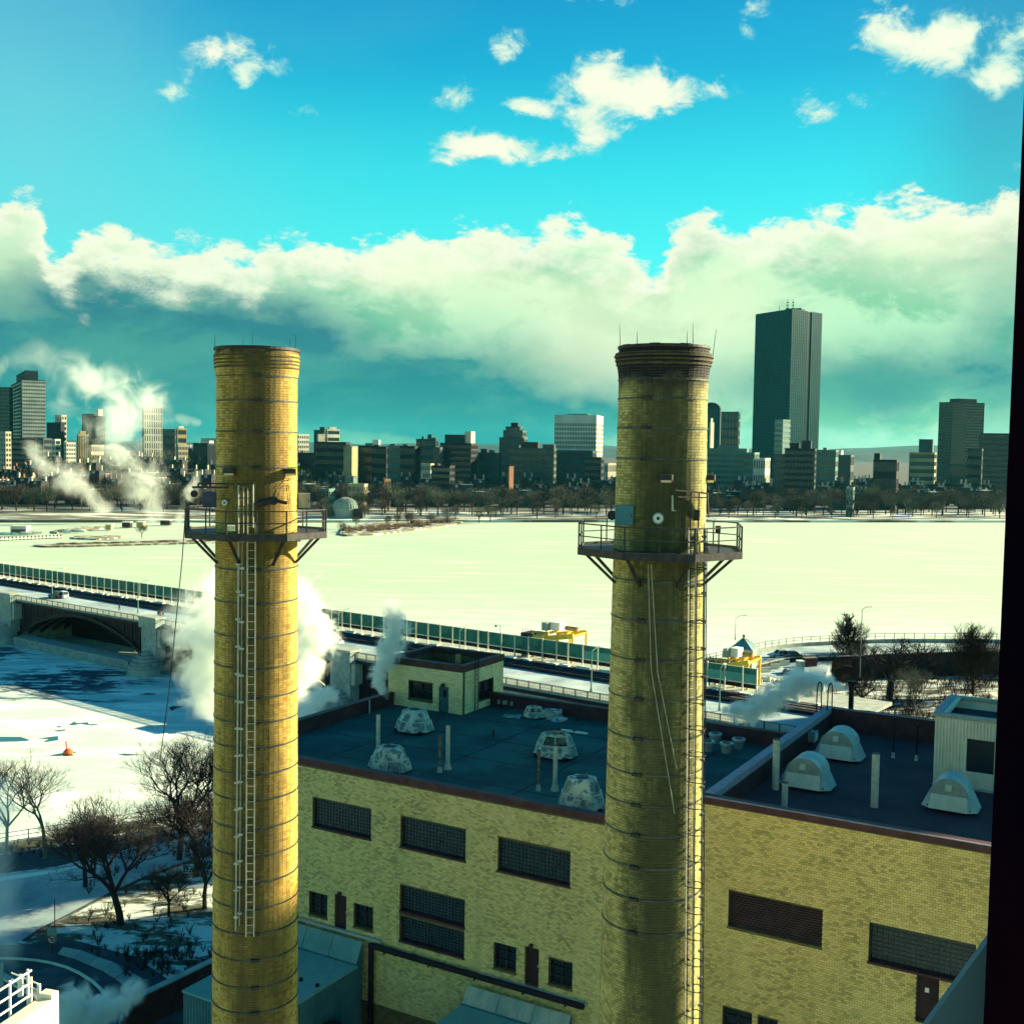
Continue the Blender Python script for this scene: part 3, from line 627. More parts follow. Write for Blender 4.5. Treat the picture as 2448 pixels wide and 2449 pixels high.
MB().beam(on_L(560, 1157, .2), PY(475, 1157, LY - 1.25), .04, .04).build('tie', 'steel', t)
t = thing('pipe_stand', 'crossed pipes rising to a tee at the ladder head of the left chimney', 'pipe stand', on_L(590, 1160, .3))
for u, v0, v1, w in ((571, 1160, 1275, .035), (583, 1165, 1275, .02), (593, 1168, 1275, .02), (606, 1158, 1262, .035)): MB().cyl(on_L(u, v0, .3), on_L(u, v1, .3), w, n=6).build('upright', 'galv', t)
MB().beam(on_L(568, 1157, .3), on_L(608, 1157, .3), .07, .07).build('cross_bar', 'steel', t)
for v in (1170, 1190, 1210, 1230, 1250): MB().beam(on_L(571, v, .3), on_L(606, v, .3), .03, .03).build('rung', 'steel', t)
for k, (pp, lab) in enumerate((([(665, 1165), (678, 1150), (695, 1147), (695, 1135)], 'thin looping wire from the right floodlight of the left chimney'), ([(662, 1190), (672, 1165), (690, 1160), (695, 1200), (700, 1240)], 'second thin wire sagging on the sunlit brick of the left chimney'))):
    MB().tube([on_L(a, b, .05) for a, b in pp], .012, 4).build('wire', 'steel', label=lab, cat='wire')
# ------------------------------------------------------------------ the plant building (local axes: a along the facade, b into the block)
def bbox(name, mat, parent, a0, b0, z0, a1, b1, z1, **k):
    m = MB(MB_); m.box(a0, b0, z0, a1, b1, z1); return m.build(name, mat, parent, **k)
def glass_blocks(win, a0, a1, z0, z1, y, nx, nz, mat='glassblock'):
    m = MB(MB_); dx = (a1 - a0) / nx; dz = (z1 - z0) / nz; g = .025
    for i in range(nx):
        for j in range(nz):
            d = y - R_.uniform(.02, .035)
            m.box(a0 + i * dx + g, d, z0 + j * dz + g, a0 + (i + 1) * dx - g, y + .03, z0 + (j + 1) * dz - g)
    m.build('glass_block', mat, win, kind='stuff')
def window(parent, a0, a1, z0, z1, y=0, style='block', nx=18, nz=8, name='window'):
    w = bbox(name, 'glassdark', parent, a0, y + .30, z0, a1, y + .36, z1)
    if style == 'block':
        glass_blocks(w, a0 + .06, a1 - .06, z0 + .12, z1 - .05, y + .29, nx, nz)
    fr = MB(MB_)
    for q in ((a0, z0, a0 + .06, z1), (a1 - .06, z0, a1, z1), (a0 + .06, z1 - .06, a1 - .06, z1)): fr.box(q[0], y + .16, q[1], q[2], y + .298, q[3])
    if style == 'pane':
        for k in range(1, nx): x = a0 + (a1 - a0) * k / nx; fr.box(x - .03, y + .2, z0 + .06, x + .03, y + .298, z1 - .06)
        for k in range(1, nz): x = z0 + (z1 - z0) * k / nz; fr.box(a0 + .06, y + .21, x - .02, a1 - .06, y + .296, x + .02)
    fr.build('window_frame', 'steel', w)
    bbox('window_sill', 'coping' if style == 'block' else 'mortar', w, a0 - .04, y - .05, z0 - .07, a1 + .04, y + .29, z0 + .05)
    return w
plant = thing('power_plant', 'yellow brick plant building with black roof behind the two chimneys', 'building', B(-15, 0, 4))
OPL = [(-24.1, -19.8, 27.5, 29.25), (-17.76, -13.42, 27.48, 29.24), (-11.4, -7.05, 27.4, 29.2), (-17.76, -13.42, 23.78, 25.31), (-17.76, -13.42, 22.08, 23.55),
       (-24.33, -22.94, 22.15, 23.56), (-22.4, -21.54, 21.75, 23.8), (-21.0, -19.6, 22.15, 23.54), (-11.55, -10.17, 22.03, 23.47), (-9.64, -8.79, 21.68, 23.7), (-8.22, -6.81, 22.01, 23.4)]
fw_ = MB(MB_); wall_cells(fw_, -31.6, -.0, 4, 31.1, 0, .35, OPL); fw_.build('front_wall', 'mortar', plant)
brick_wall(plant, BO, E1, -E2, -31.6, -.02, 18.0, 31.09, OPL, .237, .112, 'brick_wall', 'brick_wall1', 300)
OPR = [(1.43, 5.92, 27.26, 29.03), (8.01, 12.5, 27.14, 28.95), (10.12, 11.07, 25.0, 27.13), (1.28, 2.75, 21.9, 23.32), (3.02, 4.0, 21.3, 23.3), (14.5, 19, 27.2, 29)]
fw_ = MB(MB_); wall_cells(fw_, .0, 24, 4, 33.08, -.02, .35, OPR); fw_.build('front_wall', 'mortar', plant)
brick_wall(plant, BO - E2 * .02, E1, -E2, .02, 16, 16.0, 33.07, OPR, .237, .112, 'brick_wing', 'brick_wing1', 300)
for i, o in enumerate(OPL):
    if o[1] - o[0] > 3: window(plant, *o, nx=19, nz=8)
    elif o[1] - o[0] > 1: window(plant, *o, style='pane', nx=2, nz=3)
    else:
        d = bbox('door', 'doordark', plant, o[0], .2, o[2], o[1], .28, o[3]); bbox('handle', 'galv', d, o[1] - .16, .14, o[2] + .95, o[1] - .1, .2, o[2] + 1.1)
        bbox('door_lamp', 'steel', plant, (o[0] + o[1]) / 2 - .08, -.25, o[3] + .06, (o[0] + o[1]) / 2 + .08, 0.0, o[3] + .22)
w = window(plant, *OPR[0], style='louvre'); m = MB(MB_)
for k in range(14): m.box(1.49, .2, 27.35 + k * .118, 5.86, .29, 27.35 + k * .118 + .085)
m.build('louvre_slat', 'louvre', w, kind='stuff')
w = window(plant, *OPR[1], style='block', nx=18, nz=8)
d = bbox('door', 'doordark', plant, 10.12, .2, 25.0, 11.07, .28, 27.13); bbox('notice', 'white', d, 10.45, .17, 26.3, 10.62, .198, 26.5)
for o in OPR[3:5]: window(plant, *o, style='pane', nx=2, nz=3)
bbox('window_band', 'mortar', plant, -17.76, -.03, 23.56, -13.42, .3, 23.77)
# other walls, roofs
m = MB(MB_); m.box(-31.6, .36, 4, -31.25, 22.2, 31.1); m.box(-31.24, 21.85, 4, -.0, 22.2, 31.1); m.build('side_wall', 'mortar', plant)
m = MB(MB_); m.box(0.0, .36, 30.5, .35, 22.8, 33.1); m.box(.36, 22.45, 4, 24, 22.8, 33.1); m.box(23.65, .36, 4, 24, 22.44, 33.1); m.build('side_wall', 'coping', plant)
bbox('roof', 'roof', plant, -31.24, .36, 30.3, -.01, 21.84, 30.5)
bbox('roof', 'roof_R', plant, .36, .36, 31.8, 23.64, 22.44, 32.0)
def coping(a0, b0, a1, b1, z0, z1, mat='coping'): bbox('coping', mat, plant, a0, b0, z0, a1, b1, z1)
coping(-31.7, -.08, -.02, .42, 31.10, 31.48); coping(-31.7, .43, -31.18, 22.3, 31.10, 31.46); coping(-31.17, 21.78, -.02, 22.3, 31.10, 31.47)
m = MB(MB_); m.box(-31.24, .365, 30.5, -.01, .40, 31.1); m.box(-31.24, .41, 30.5, -31.2, 21.8, 31.1); m.box(-31.2, 21.80, 30.5, -.01, 21.84, 31.1); m.build('parapet_lining', 'coping', plant)
coping(-.08, -.12, 24, .42, 33.09, 33.42); coping(-.08, .43, .42, 22.9, 33.09, 33.45, 'coping_l'); coping(.43, 22.4, 24, 22.9, 33.10, 33.44)
m = MB(MB_); m.box(-.09, -.135, 33.40, 24, -.05, 33.44); m.box(.4, 22.38, 33.43, 24, 22.46, 33.47); m.build('drip_edge', 'coping_l', plant)
# membrane seams, gutter ledge, downpipes
m = MB(MB_)
for b_ in (4.2, 8.6, 13.0, 17.4): m.box(-31.2, b_, 30.5, -.2, b_ + .12, 30.512)
for a_ in (-26, -19, -12.5, -6): m.box(a_, .5, 30.5, a_ + .12, 21.7, 30.515)
m.build('roof_seam', 'roof_R', plant, kind='stuff')
t = thing('eaves_pipe', 'fat dark pipe running along the brick wall between the two sheds', 'pipe', B(-14, -.3, 21.4))
MB(MB_).cyl((-19.6, -.32, 21.5), (-6, -.32, 21.48), .17, n=10).build('pipe', 'darkiron', t)
for a_ in (-18.5, -15.5, -12.5, -9.5, -7): MB(MB_).box(a_ - .04, -.5, 21.28, a_ + .04, 0.0, 21.34).build('bracket', 'steel', t)
MB(MB_).cyl((-19.5, -.32, 21.5), (-19.5, -.32, 5), .16, n=10).build('downpipe', 'darkiron', t)
bbox('ledge', 'concrete', plant, -26, -.22, 21.72, -18.9, -.02, 21.86); bbox('ledge', 'concrete', plant, -12.4, -.22, 21.52, -5.9, -.02, 21.62)
# penthouse on the left roof (pale block)
pent = thing('roof_hut', 'pale block roof hut with teal door and maroon rim on the black roof', 'hut', B(-28.4, 20.7, 30.5))
OPP = [(-30.3, -28.25, 31.55, 33.25 - .25), (-27.62, -26.78, 30.55, 32.45)]
def prb(u, v):   # spot on the hut's front wall plane
    r = ray(u, v); k = (BO.dot(E2) + 17.9) / (r[0] * E2.x + r[1] * E2.y); q = Vector((r[0] * k, r[1] * k)) - BO; return q.dot(E1), CZ + r[2] * k
f0 = prb(977, 1400 + 712 / 3.115); f1 = prb(680 + 1105 / 3.115, 1400 + 865 / 3.115); g0 = prb(680 + 1153 / 3.115, 1400 + 755 / 3.115); g1 = prb(680 + 1222 / 3.115, 1400 + 955 / 3.115)
OPP = [(f0[0], f1[0], f1[1], f0[1]), (g0[0], g1[0], 30.52, g0[1])]
ptop = prb(1105, 1400 + 645 / 3.115)[1]; prim = prb(1105, 1400 + 598 / 3.115)[1]
PA0, PA1, PB0, PB1 = -31.75, -25.1, 17.9, 23.7
m = MB(MB_); wall_cells(m, PA0, PA1, 30.5, ptop, PB0, PB0 + .3, OPP); m.box(PA0, PB0 + .3, 30.5, PA0 + .3, PB1, ptop); m.box(PA0, PB1 - .3, 30.5, PA1 - .3, PB1, ptop)
m2 = MB(Matrix.Identity(4)); m.build('hut_wall', 'mortar', pent)
# right-hand wall with a window
ME = MB_ @ Matrix.Translation((PA1, PB0 + .31, 0)) @ Matrix.Rotation(math.pi / 2, 4, 'Z')
Lr = PB1 - PB0 - .31
def pra(u, v):
    r = ray(u, v); k = (BO.dot(E1) + PA1) / (r[0] * E1.x + r[1] * E1.y); q = Vector((r[0] * k, r[1] * k)) - BO; return q.dot(E2) - PB0 - .31, CZ + r[2] * k
h0 = pra(680 + 1447 / 3.115, 1400 + 722 / 3.115); h1 = pra(680 + 1555 / 3.115, 1400 + 850 / 3.115); hz = pra(680 + 1447 / 3.115, 1400 + 865 / 3.115)
OPS = [(h0[0], h1[0], hz[1], h0[1])]
m = MB(ME); wall_cells(m, 0, Lr, 30.5, ptop, 0, .3, OPS); m.build('hut_wall', 'mortar', pent)
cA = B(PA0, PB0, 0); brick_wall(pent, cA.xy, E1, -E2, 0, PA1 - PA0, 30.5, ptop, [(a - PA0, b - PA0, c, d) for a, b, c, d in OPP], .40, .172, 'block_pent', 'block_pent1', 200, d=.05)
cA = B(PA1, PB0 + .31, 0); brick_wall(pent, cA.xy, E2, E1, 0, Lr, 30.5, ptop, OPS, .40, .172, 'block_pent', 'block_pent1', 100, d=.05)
w = window(pent, *OPP[0], y=PB0, style='pane', nx=2, nz=2); o = OPP[1]
d = bbox('door', 'doorteal', pent, o[0], PB0 + .1, o[2], o[1], PB0 + .16, o[3]); bbox('door_pane', 'glassdark', d, o[0] + .28, PB0 + .07, 31.6, o[1] - .28, PB0 + .098, 32.15); bbox('handle', 'galv', d, o[0] + .08, PB0 + .03, 31.4, o[0] + .13, PB0 + .1, 31.5)
bbox('door_lamp', 'steel', pent, (o[0] + o[1]) / 2 - .1, PB0 - .3, o[3] + .08, (o[0] + o[1]) / 2 + .1, PB0 - .02, o[3] + .3)
a0, a1, z0, z1 = OPS[0]; m = MB(ME); m.box(a0, .26, z0, a1, .3, z1); w = m.build('window', 'glassdark', pent)
m = MB(ME); m.box(a0, .14, z0, a0 + .06, .258, z1); m.box(a1 - .06, .14, z0, a1, .258, z1); m.box((a0 + a1) / 2 - .03, .16, z0, (a0 + a1) / 2 + .03, .258, z1); m.box(a0 + .07, .17, (z0 + z1) / 2 - .02, a1 - .07, .25, (z0 + z1) / 2 + .02); m.build('window_frame', 'steel', w)
bbox('flat_roof', 'roof', pent, PA0 + .3, PB0 + .31, ptop - .75, PA1 - .3, PB1 - .31, ptop - .6)
for q in ((PA0 - .06, PB0 - .08, PA1 + .08, PB0 + .36), (PA0 - .06, PB0 + .37, PA0 + .36, PB1 + .06), (PA1 - .36, PB0 + .37, PA1 + .08, PB1 + .06), (PA0 + .37, PB1 - .36, PA1 - .37, PB1 + .06)):
    bbox('rim', 'coping', pent, q[0], q[1], ptop + .003, q[2], q[3], prim)
for k in range(3): MB(MB_).cyl((PA1 - 1.35 + k * .16, PB0 + 1.2, ptop - .6), (PA1 - 1.35 + k * .16, PB0 + 1.2, prim + .55), .05, n=6).build('vent_pipe', 'tan', pent)
t = thing('wall_ladder', 'dark ladder fixed to the right wall of the pale roof hut', 'ladder', B(PA1 + .2, PB0 + 1.2, 30.5))
for k in (-.2, .2): MB(ME).beam((1.35 + k, -.18, 30.6), (1.35 + k, -.18, prim + .3), .05, .05).build('rail', 'darkiron', t)
m = MB(ME)
for k in range(11): m.cyl((1.15, -.18, 30.8 + k * .3), (1.55, -.18, 30.8 + k * .3), .015, n=4)
m.build('rung', 'darkiron', t, kind='stuff')

# corrugated penthouse on the right roof
ph = thing('corrugated_penthouse', 'tall ribbed metal penthouse with a dark opening, right end of roof', 'penthouse', B(11, 16, 32))
zt = 35.75; m = MB(MB_); OPC = [(9.95, 11.35, 32.95, 34.75)]
wall_cells(m, 8.3, 17, 32, zt, 13.3, 13.5, OPC); m.box(8.3, 13.5, 32, 8.5, 18.6, zt); m.box(8.5, 18.4, 32, 17, 18.6, zt); m.box(16.8, 13.5, 32, 17, 18.4, zt); m.build('penthouse_wall', 'conc_lit', ph)
m = MB(MB_); x = 8.32
while x < 16.9:
    if not (9.9 < x + .06 < 11.4): m.box(x, 13.24, 32.05, x + .085, 13.298, zt - .04)
    else: m.box(x, 13.24, 32.05, x + .085, 13.298, 32.9); m.box(x, 13.24, 34.8, x + .085, 13.298, zt - .04)
    x += .17
m.build('wall_rib', 'conc_lit', ph, kind='stuff')
bbox('opening', 'glassdark', ph, 9.95, 13.42, 32.95, 11.35, 13.48, 34.75); bbox('base_flashing', 'galv', ph, 8.28, 13.15, 32.0, 17, 13.235, 32.12)
bbox('penthouse_roof', 'roof_R', ph, 8.5, 13.51, zt - .6, 16.8, 18.4, zt - .45)
for q, mt in (((8.2, 13.2, 17, 13.55), 'grey'), ((8.2, 13.56, 8.62, 18.7), 'coping_l'), ((8.63, 18.3, 17, 18.7), 'grey')): bbox('rim', mt, ph, q[0], q[1], zt + .003, q[2], q[3], zt + .22)
m = MB(MB_); m.hexa([(8.64, 13.6, zt - .2), (8.72, 13.6, zt - .2), (8.72, 18.25, zt - .2), (8.64, 18.25, zt - .2), (8.64, 13.6, zt + .2), (8.9, 13.6, zt + .2), (8.9, 18.25, zt + .2), (8.64, 18.25, zt + .2)]); m.build('lead_flashing', 'conc_lit', ph)

# gable dome skylights / gravity ventilators
def dome_vent(label, a, b, z, L, Wd, H, mats, arch=False, yaw=0, group='faceted shell roof ventilators', broken=False):
    L, Wd, H = L * .9, Wd * .9, H * .93
    t = thing('roof_ventilator', label, 'roof vent', B(a, b, z), group)
    Mx = MB_ @ Matrix.Translation((a, b, z)) @ Matrix.Rotation(yaw, 4, 'Z')
    m = MB(Mx); m.box(-L * .40, -Wd * .36, 0, L * .40, Wd * .36, H * .16); m.build('curb', 'darkiron', t)
    if arch:
        # pale upright front and back panels, arched hood between, sloping end shells
        n = 10; hood = MB(Mx); hw = L * .36
        P = [(hw * math.cos(math.pi * k / n) * 1.0, H * .46 + H * .5 * math.sin(math.pi * k / n)) for k in range(n + 1)]
        for y0, y1 in ((-Wd * .36, Wd * .36),):
            i = hood.addv([(p[0], y0, p[1]) for p in P] + [(p[0], y1, p[1]) for p in P])
            for k in range(n): hood.face(i + k, i + n + 1 + k, i + n + 2 + k, i + k + 1)
        hood.build('hood_shell', mats[0], t, smooth=True)
        e = MB(Mx)
        for y in (-Wd * .36, Wd * .36): e.poly([(p[0], y, p[1]) for p in P])
        e.build('hood_end', mats[1], t)
        f = MB(Mx)
        for sy in (-1, 1):
            f.hexa([(-L * .36, sy * Wd * .47, H * .10), (L * .36, sy * Wd * .47, H * .10), (L * .36, sy * Wd * .44, H * .10), (-L * .36, sy * Wd * .44, H * .10),
                    (-L * .33, sy * Wd * .40, H * .5), (L * .33, sy * Wd * .40, H * .5), (L * .33, sy * Wd * .37, H * .5), (-L * .33, sy * Wd * .37, H * .5)])
        f.build('front_panel', mats[2], t)
        s_ = MB(Mx)
        for sx in (-1, 1):
            s_.hexa([(sx * L * .36, -Wd * .40, H * .08), (sx * L * .52, -Wd * .26, H * .08), (sx * L * .52, Wd * .26, H * .08), (sx * L * .36, Wd * .40, H * .08),
                     (sx * L * .30, -Wd * .36, H * .62), (sx * L * .37, -Wd * .22, H * .55), (sx * L * .37, Wd * .22, H * .55), (sx * L * .30, Wd * .36, H * .62)])
        s_.build('end_shell', mats[0], t)
        q = MB(Mx); q.box(-L * .07, -Wd * .36 - .12, H * .62, L * .05, -Wd * .36 - .01, H * .80); q.build('hinge_box', mats[2], t)
    else:
        n = 8
        def ringp(sc_, zz, sq):
            out = []
            for k in range(n):
                an = 2 * math.pi * (k + .5) / n; x = math.cos(an); y = math.sin(an); mx = max(abs(x), abs(y)); x, y = x * (1 - sq) + x / mx * sq, y * (1 - sq) + y / mx * sq
                out.append((x * L / 2 * sc_, y * Wd / 2 * sc_, zz))
            return out
        rings = [ringp(1.0, H * .12, .5), ringp(.84, H * .55, .5), ringp(.80, H * .58, .5), ringp(.62, H * .93, .6), ringp(.5, H, .6)]
        m = MB(Mx)
        for j in range(len(rings) - 1):
            i = m.addv(rings[j] + rings[j + 1])
            for k in range(n):
                if broken and j == 2 and k in (5, 6): continue
                m.face(i + k, i + (k + 1) % n, i + n + (k + 1) % n, i + n + k)
        if not broken: m.poly(rings[-1])
        m.build('shell', mats[0], t)
        r = MB(Mx)
        for k in range(n):
            for j in (0, 3 if not broken else 0): r.tube([rings[j][k], rings[j + 1][k]], .03, 4)
            r.tube([rings[1][k], rings[1][(k + 1) % n]], .035, 4)
            if broken: r.tube([rings[3][k], rings[3][(k + 1) % n]], .04, 4); r.tube([rings[2][k], rings[3][k]], .035, 4)
        r.build('shell_rib', mats[1], t, kind='stuff')
        if not broken: m = MB(Mx); m.box(-L * .12, -Wd * .1, H, L * .12, Wd * .1, H + .06); m.build('cap', 'steel', t)
    return t
dome_vent('patchy white faceted vent in front of the roof hut window', -25.2, 12.0, 30.5, 3.0, 2.6, 1.65, ('grp', 'grp_front'))
dome_vent('weathered vent cut off by the parapet, nearest the left chimney', -21.0, 3.4, 30.5, 3.0, 2.5, 1.60, ('grp', 'grp_front'))
dome_vent('broken vent showing its bare frame, middle of the left roof', -14.1, 11.6, 30.5, 3.1, 2.6, 1.70, ('grp', 'grp_front'), broken=True)
dome_vent('large striped vent behind the parapet beside the right chimney', -8.0, 3.1, 30.5, 2.9, 2.6, 1.90, ('grp', 'grp_front'), yaw=.5)
dome_vent('small collapsed pale vent near the back parapet', -20.3, 20.0, 30.5, 1.8, 1.3, .95, ('grp', 'grp_front'), yaw=.3, broken=True)
dome_vent('arched grey vent farthest back on the right roof', 2.6, 15.8, 32.0, 3.0, 2.7, 2.0, ('grp2', 'grey', 'grp_front'), arch=True, group='arched vents on the right roof')
dome_vent('arched grey vent nearest the pale sloping parapet on the right roof', 2.6, 9.0, 32.0, 3.0, 2.7, 1.95, ('grp2', 'grey', 'grp_front'), arch=True, group='arched vents on the right roof')
dome_vent('arched grey vent standing before the ribbed penthouse', 9.9, 9.2, 32.0, 2.9, 2.6, 1.95, ('grp2', 'grey', 'grp_front'), arch=True, group='arched vents on the right roof')
def slab(name, lab, cat, a, b, z, w, d, h, mat, yaw=0, tilt=0):
    m = MB(MB_ @ Matrix.Translation((a, b, z)) @ Matrix.Rotation(yaw, 4, 'Z') @ Matrix.Rotation(tilt, 4, 'X')); m.box(-w / 2, -d / 2, 0, w / 2, d / 2, h); return m.build(name, mat, label=lab, cat=cat)
slab('fallen_panel', 'flat pale panel lying left of the collapsed vent', 'panel', -21.8, 19.4, 30.52, 1.3, .9, .07, 'grp', .3)
slab('fallen_panel', 'broken ridged pale panel leaning right of the collapsed vent', 'panel', -18.6, 20.3, 30.52, 1.3, 1.0, .12, 'grp', -.4, .2)
t = slab('fallen_panel', 'tilted box lid lying behind the collapsed vent', 'panel', -19.3, 21.0, 30.52, 1.3, .8, .5, 'grp', .3, .1)
t = thing('roof_board', 'long white pointed board lying on the left roof', 'board', B(-15.9, 17.8, 30.5)); m = MB(MB_ @ Matrix.Translation((-15.9, 17.8, 30.52)))
m.prism([(-1.05, 0), (-.8, -.13), (.8, -.13), (1.05, 0), (.8, .13), (-.8, .13)], 0, .1); m.build('board', 'white', t); m = MB(MB_ @ Matrix.Translation((-15.9, 17.8, 30.62))); m.box(-.08, -.16, .002, .08, .16, .08); m.build('strap', 'steel', t)
# stand pipes
def stand(lab, a, b, z, h, r, mat, foot=True, name='stand_pipe'):
    t = thing(name, lab, 'pipe', B(a, b, z), 'upright pipes on the plant roofs'); m = MB(MB_); m.cyl((a, b, z + (.3 if foot else 0)), (a, b, z + h), r, n=12); m.build('pipe', mat, t)
    if foot: MB(MB_).cyl((a, b, z), (a, b, z + .34), r * 2.0, r * 1.25, 12).build('pipe_boot', 'pipe', t)
    MB(MB_).cyl((a, b, z + h + .001), (a, b, z + h + .03), r * 1.1, n=12).build('pipe_lip', 'steel', t)
    return t
stand('pale stand pipe left of the hut\'s nearest vent', -23.6, 5.7, 30.5, 2.65, .13, 'pipe')
stand('taller pale pipe of the close pair right of the hut door', -18.3, 5.6, 30.5, 2.7, .13, 'pipe')
stand('shorter rusty pipe of the close pair right of the hut door', -18.35, 4.8, 30.5, 2.2, .09, 'rust')
stand('pale stand pipe in front of the broken bare framed vent', -10.8, 5.3, 30.5, 2.6, .13, 'pipe')
stand('dark thin pipe left of the pale one, before the broken vent', -11.6, 4.8, 30.5, 2.3, .08, 'rust')
stand('short dark pipe near the back parapet right of collapsed vent', -17.3, 20.9, 30.5, 1.0, .08, 'steel', False)
stand('stubby pipe behind the broken vent', -20.0, 13.8, 30.5, .45, .07, 'steel', False)
stand('thin pipe puffing steam beside the hut wall', -31.0, 14.6, 30.5, 1.0, .06, 'pipe', False)
stand('mottled square-cut pipe by the sloping pale parapet', 1.3, 7.5, 32, 2.7, .19, 'pipe', False)
stand('short pale pipe just behind the front parapet, right roof', 2.6, 4.8, 32, 1.25, .16, 'pipe', False)
stand('thick pale pipe between the arched vents', 6.5, 7.3, 32, 2.75, .19, 'pipe', False)
stand('thin black pipe left of the ribbed penthouse, farther left', 5.3, 17.6, 32, 2.4, .06, 'darkiron')
stand('thin black pipe left of the ribbed penthouse, nearer it', 6.6, 17.7, 32, 2.2, .06, 'darkiron')
t = stand('dark flared stack blowing steam at the back of the right roof', .9, 25.5, 30.5, 4.15, .17, 'darkiron', False, 'steam_stack')
MB(MB_).cyl((.9, 25.5, 34.45), (.9, 25.5, 34.75), .2, .36, 12).build('flare', 'darkiron', t)
for i, (a, b) in enumerate(((-6.5, 18.4), (-6.8, 20.6), (-5.3, 18.6), (-5.0, 20.1))):
    lab = ('round capped roof fan, left front one of the four', 'round capped roof fan, left back one of the four', 'round capped roof fan, right front one of the four', 'round capped roof fan, right back one of the four')[i]
    t = thing('roof_fan', lab, 'roof fan', B(a, b, 30.5), 'roof fans right of the right chimney'); MB(MB_).cyl((a, b, 30.5), (a, b, 31.05), .32, .40, 14).build('fan_body', 'grey', t)
    MB(MB_).cyl((a, b, 31.052), (a, b, 31.16), .46, .44, 14).build('fan_cap', 'galv', t); MB(MB_).cyl((a, b, 31.162), (a, b, 31.2), .26, n=12).build('fan_grille', 'steel', t)
t = thing('wall_box', 'small pale box fixed inside the sloping parapet', 'box', B(.6, 17.5, 32.6)); MB(MB_).box(.36, 17.1, 32.35, .75, 17.9, 32.95).build('box_body', 'grey', t); MB(MB_).box(.76, 17.2, 32.42, .78, 17.8, 32.88).build('box_face', 'conc_lit', t)
t = thing('hooped_handrail', 'pair of black hooped handrails at the far corner of the right roof', 'handrail', B(0, 22.4, 33.4))
for a in (-.35, .35):
    pts = [(a, 21.5, 33.0)] + [(a, 22.1 - .55 * math.cos(math.pi * k / 8), 34.6 + .5 * math.sin(math.pi * k / 8)) for k in range(9)] + [(a, 22.65, 33.0)]
    MB(MB_).tube(pts, .045, 6).build('hoop', 'darkiron', t)
for k, (a, b) in enumerate(((-24.2, 21.6), (-23.7, 21.65), (-23.1, 21.6))):
    slab('parapet_fitting', ('small pale lamp on the inner face of the back parapet, left', 'square pale plate on the inner face of the back parapet', 'slanted pale bracket on the inner face of the back parapet')[k], 'fitting', a, b, 30.75, .2 + .2 * (k == 1), .12, .3, 'grey', 0)

# ------------------------------------------------------------------ lean-to sheds in the yard
def shed(lab, a0, a1, bo, zt, zf_, rz, cmat):
    t = thing('metal_shed', lab, 'shed', B((a0 + a1) / 2, bo / 2, 5))
    m = MB(MB_); m.box(a0, bo, 5, a1, bo + .2, rz); m.box(a0, bo + .2, 5, a0 + .2, -.02, rz); m.box(a1 - .2, bo + .2, 5, a1, -.5, rz)
    m.hexa([(a1 - .2, -1.0, rz), (a1, -1.0, rz), (a1, -.4, rz), (a1 - .2, -.4, rz), (a1 - .2, -1.0, rz + .02), (a1, -1.0, rz + .02), (a1, -.4, zt - .1), (a1 - .2, -.4, zt - .1)])
    m.build('shed_wall', 'shedwall', t)
    m = MB(MB_); x = a0
    while x < a1: m.box(x, bo - .04, 5, x + .1, bo - .002, rz - .02); x += .22
    y = bo + .1
    while y < -.6: m.box(a1 + .002, y, 5, a1 + .035, y + .1, rz - .02); y += .22
    m.build('wall_rib', 'shedwall', t, kind='stuff')
    MB(MB_).box(a0 - .05, bo - .1, rz + .002, a1 + .08, -.95, rz + .12).build('flat_roof', 'shedroof', t)
    # corrugated slope panels
    n = max(2, int((a1 - a0) / 1.9)); w = (a1 - a0) / n
    for k in range(n):
        m = MB(MB_); x0 = a0 + k * w; c = 14; dx = (w - .03) / c; P = []
        for j in range(c * 2 + 1): P.append((x0 + j * dx / 2, .03 * math.cos(math.pi * j)))
        i = m.addv([(p[0], -1.0, rz + .15 + p[1]) for p in P] + [(p[0], -.42, zt + p[1]) for p in P])
        for j in range(len(P) - 1): m.face(i + j, i + j + 1, i + len(P) + j + 1, i + len(P) + j)
        m.build('corrugated_sheet', cmat, t)
    MB(MB_).box(a0, -1.08, rz + .13, a1 + .05, -.98, rz + .19).build('gutter', 'shedwall', t)
    return t
M['corr2'] = pm('corrugated_pale', (.22, .34, .26), (.40, .44, .32), 1.4, rough=.6, stretch=(1, 1, .2))
sh = shed('teal metal shed with corrugated slope at the foot of left chimney', -26.1, -20.0, -8.2, 21.62, 20.4, 20.35, 'corr')
sh2 = shed('low shed with streaked corrugated slope under the small windows', -12.9, -6.6, -5.2, 20.9, 20, 19.95, 'corr2')
for k, (u, v) in enumerate(((720, 2345), (759, 2359))):
    a, b = BR(u, v, 20.47); MB(MB_).cyl((a, b, 20.47), (a, b, 20.62), .11, n=10).build('roof_knob', 'darkiron', sh)
t = thing('duct_fan', 'dark hooded fan unit on the end wall of the teal shed', 'fan', B(-19.3, -3.4, 17)); Mx = MB_ @ Matrix.Translation((-19.35, -4.0, 18.0))
MB(Mx).box(-.6, -.8, -.9, .55, .7, .3).build('fan_casing', 'darkiron', t); MB(Mx).cyl((0, 0, .302), (0, 0, .5), .55, .5, 14).build('fan_cowl', 'steel', t)
for k in range(5): MB(Mx).beam((-.5 + k * .24, -.83, -.8), (-.5 + k * .24, -.83, .2), .03, .03).build('guard_bar', 'steel', t)

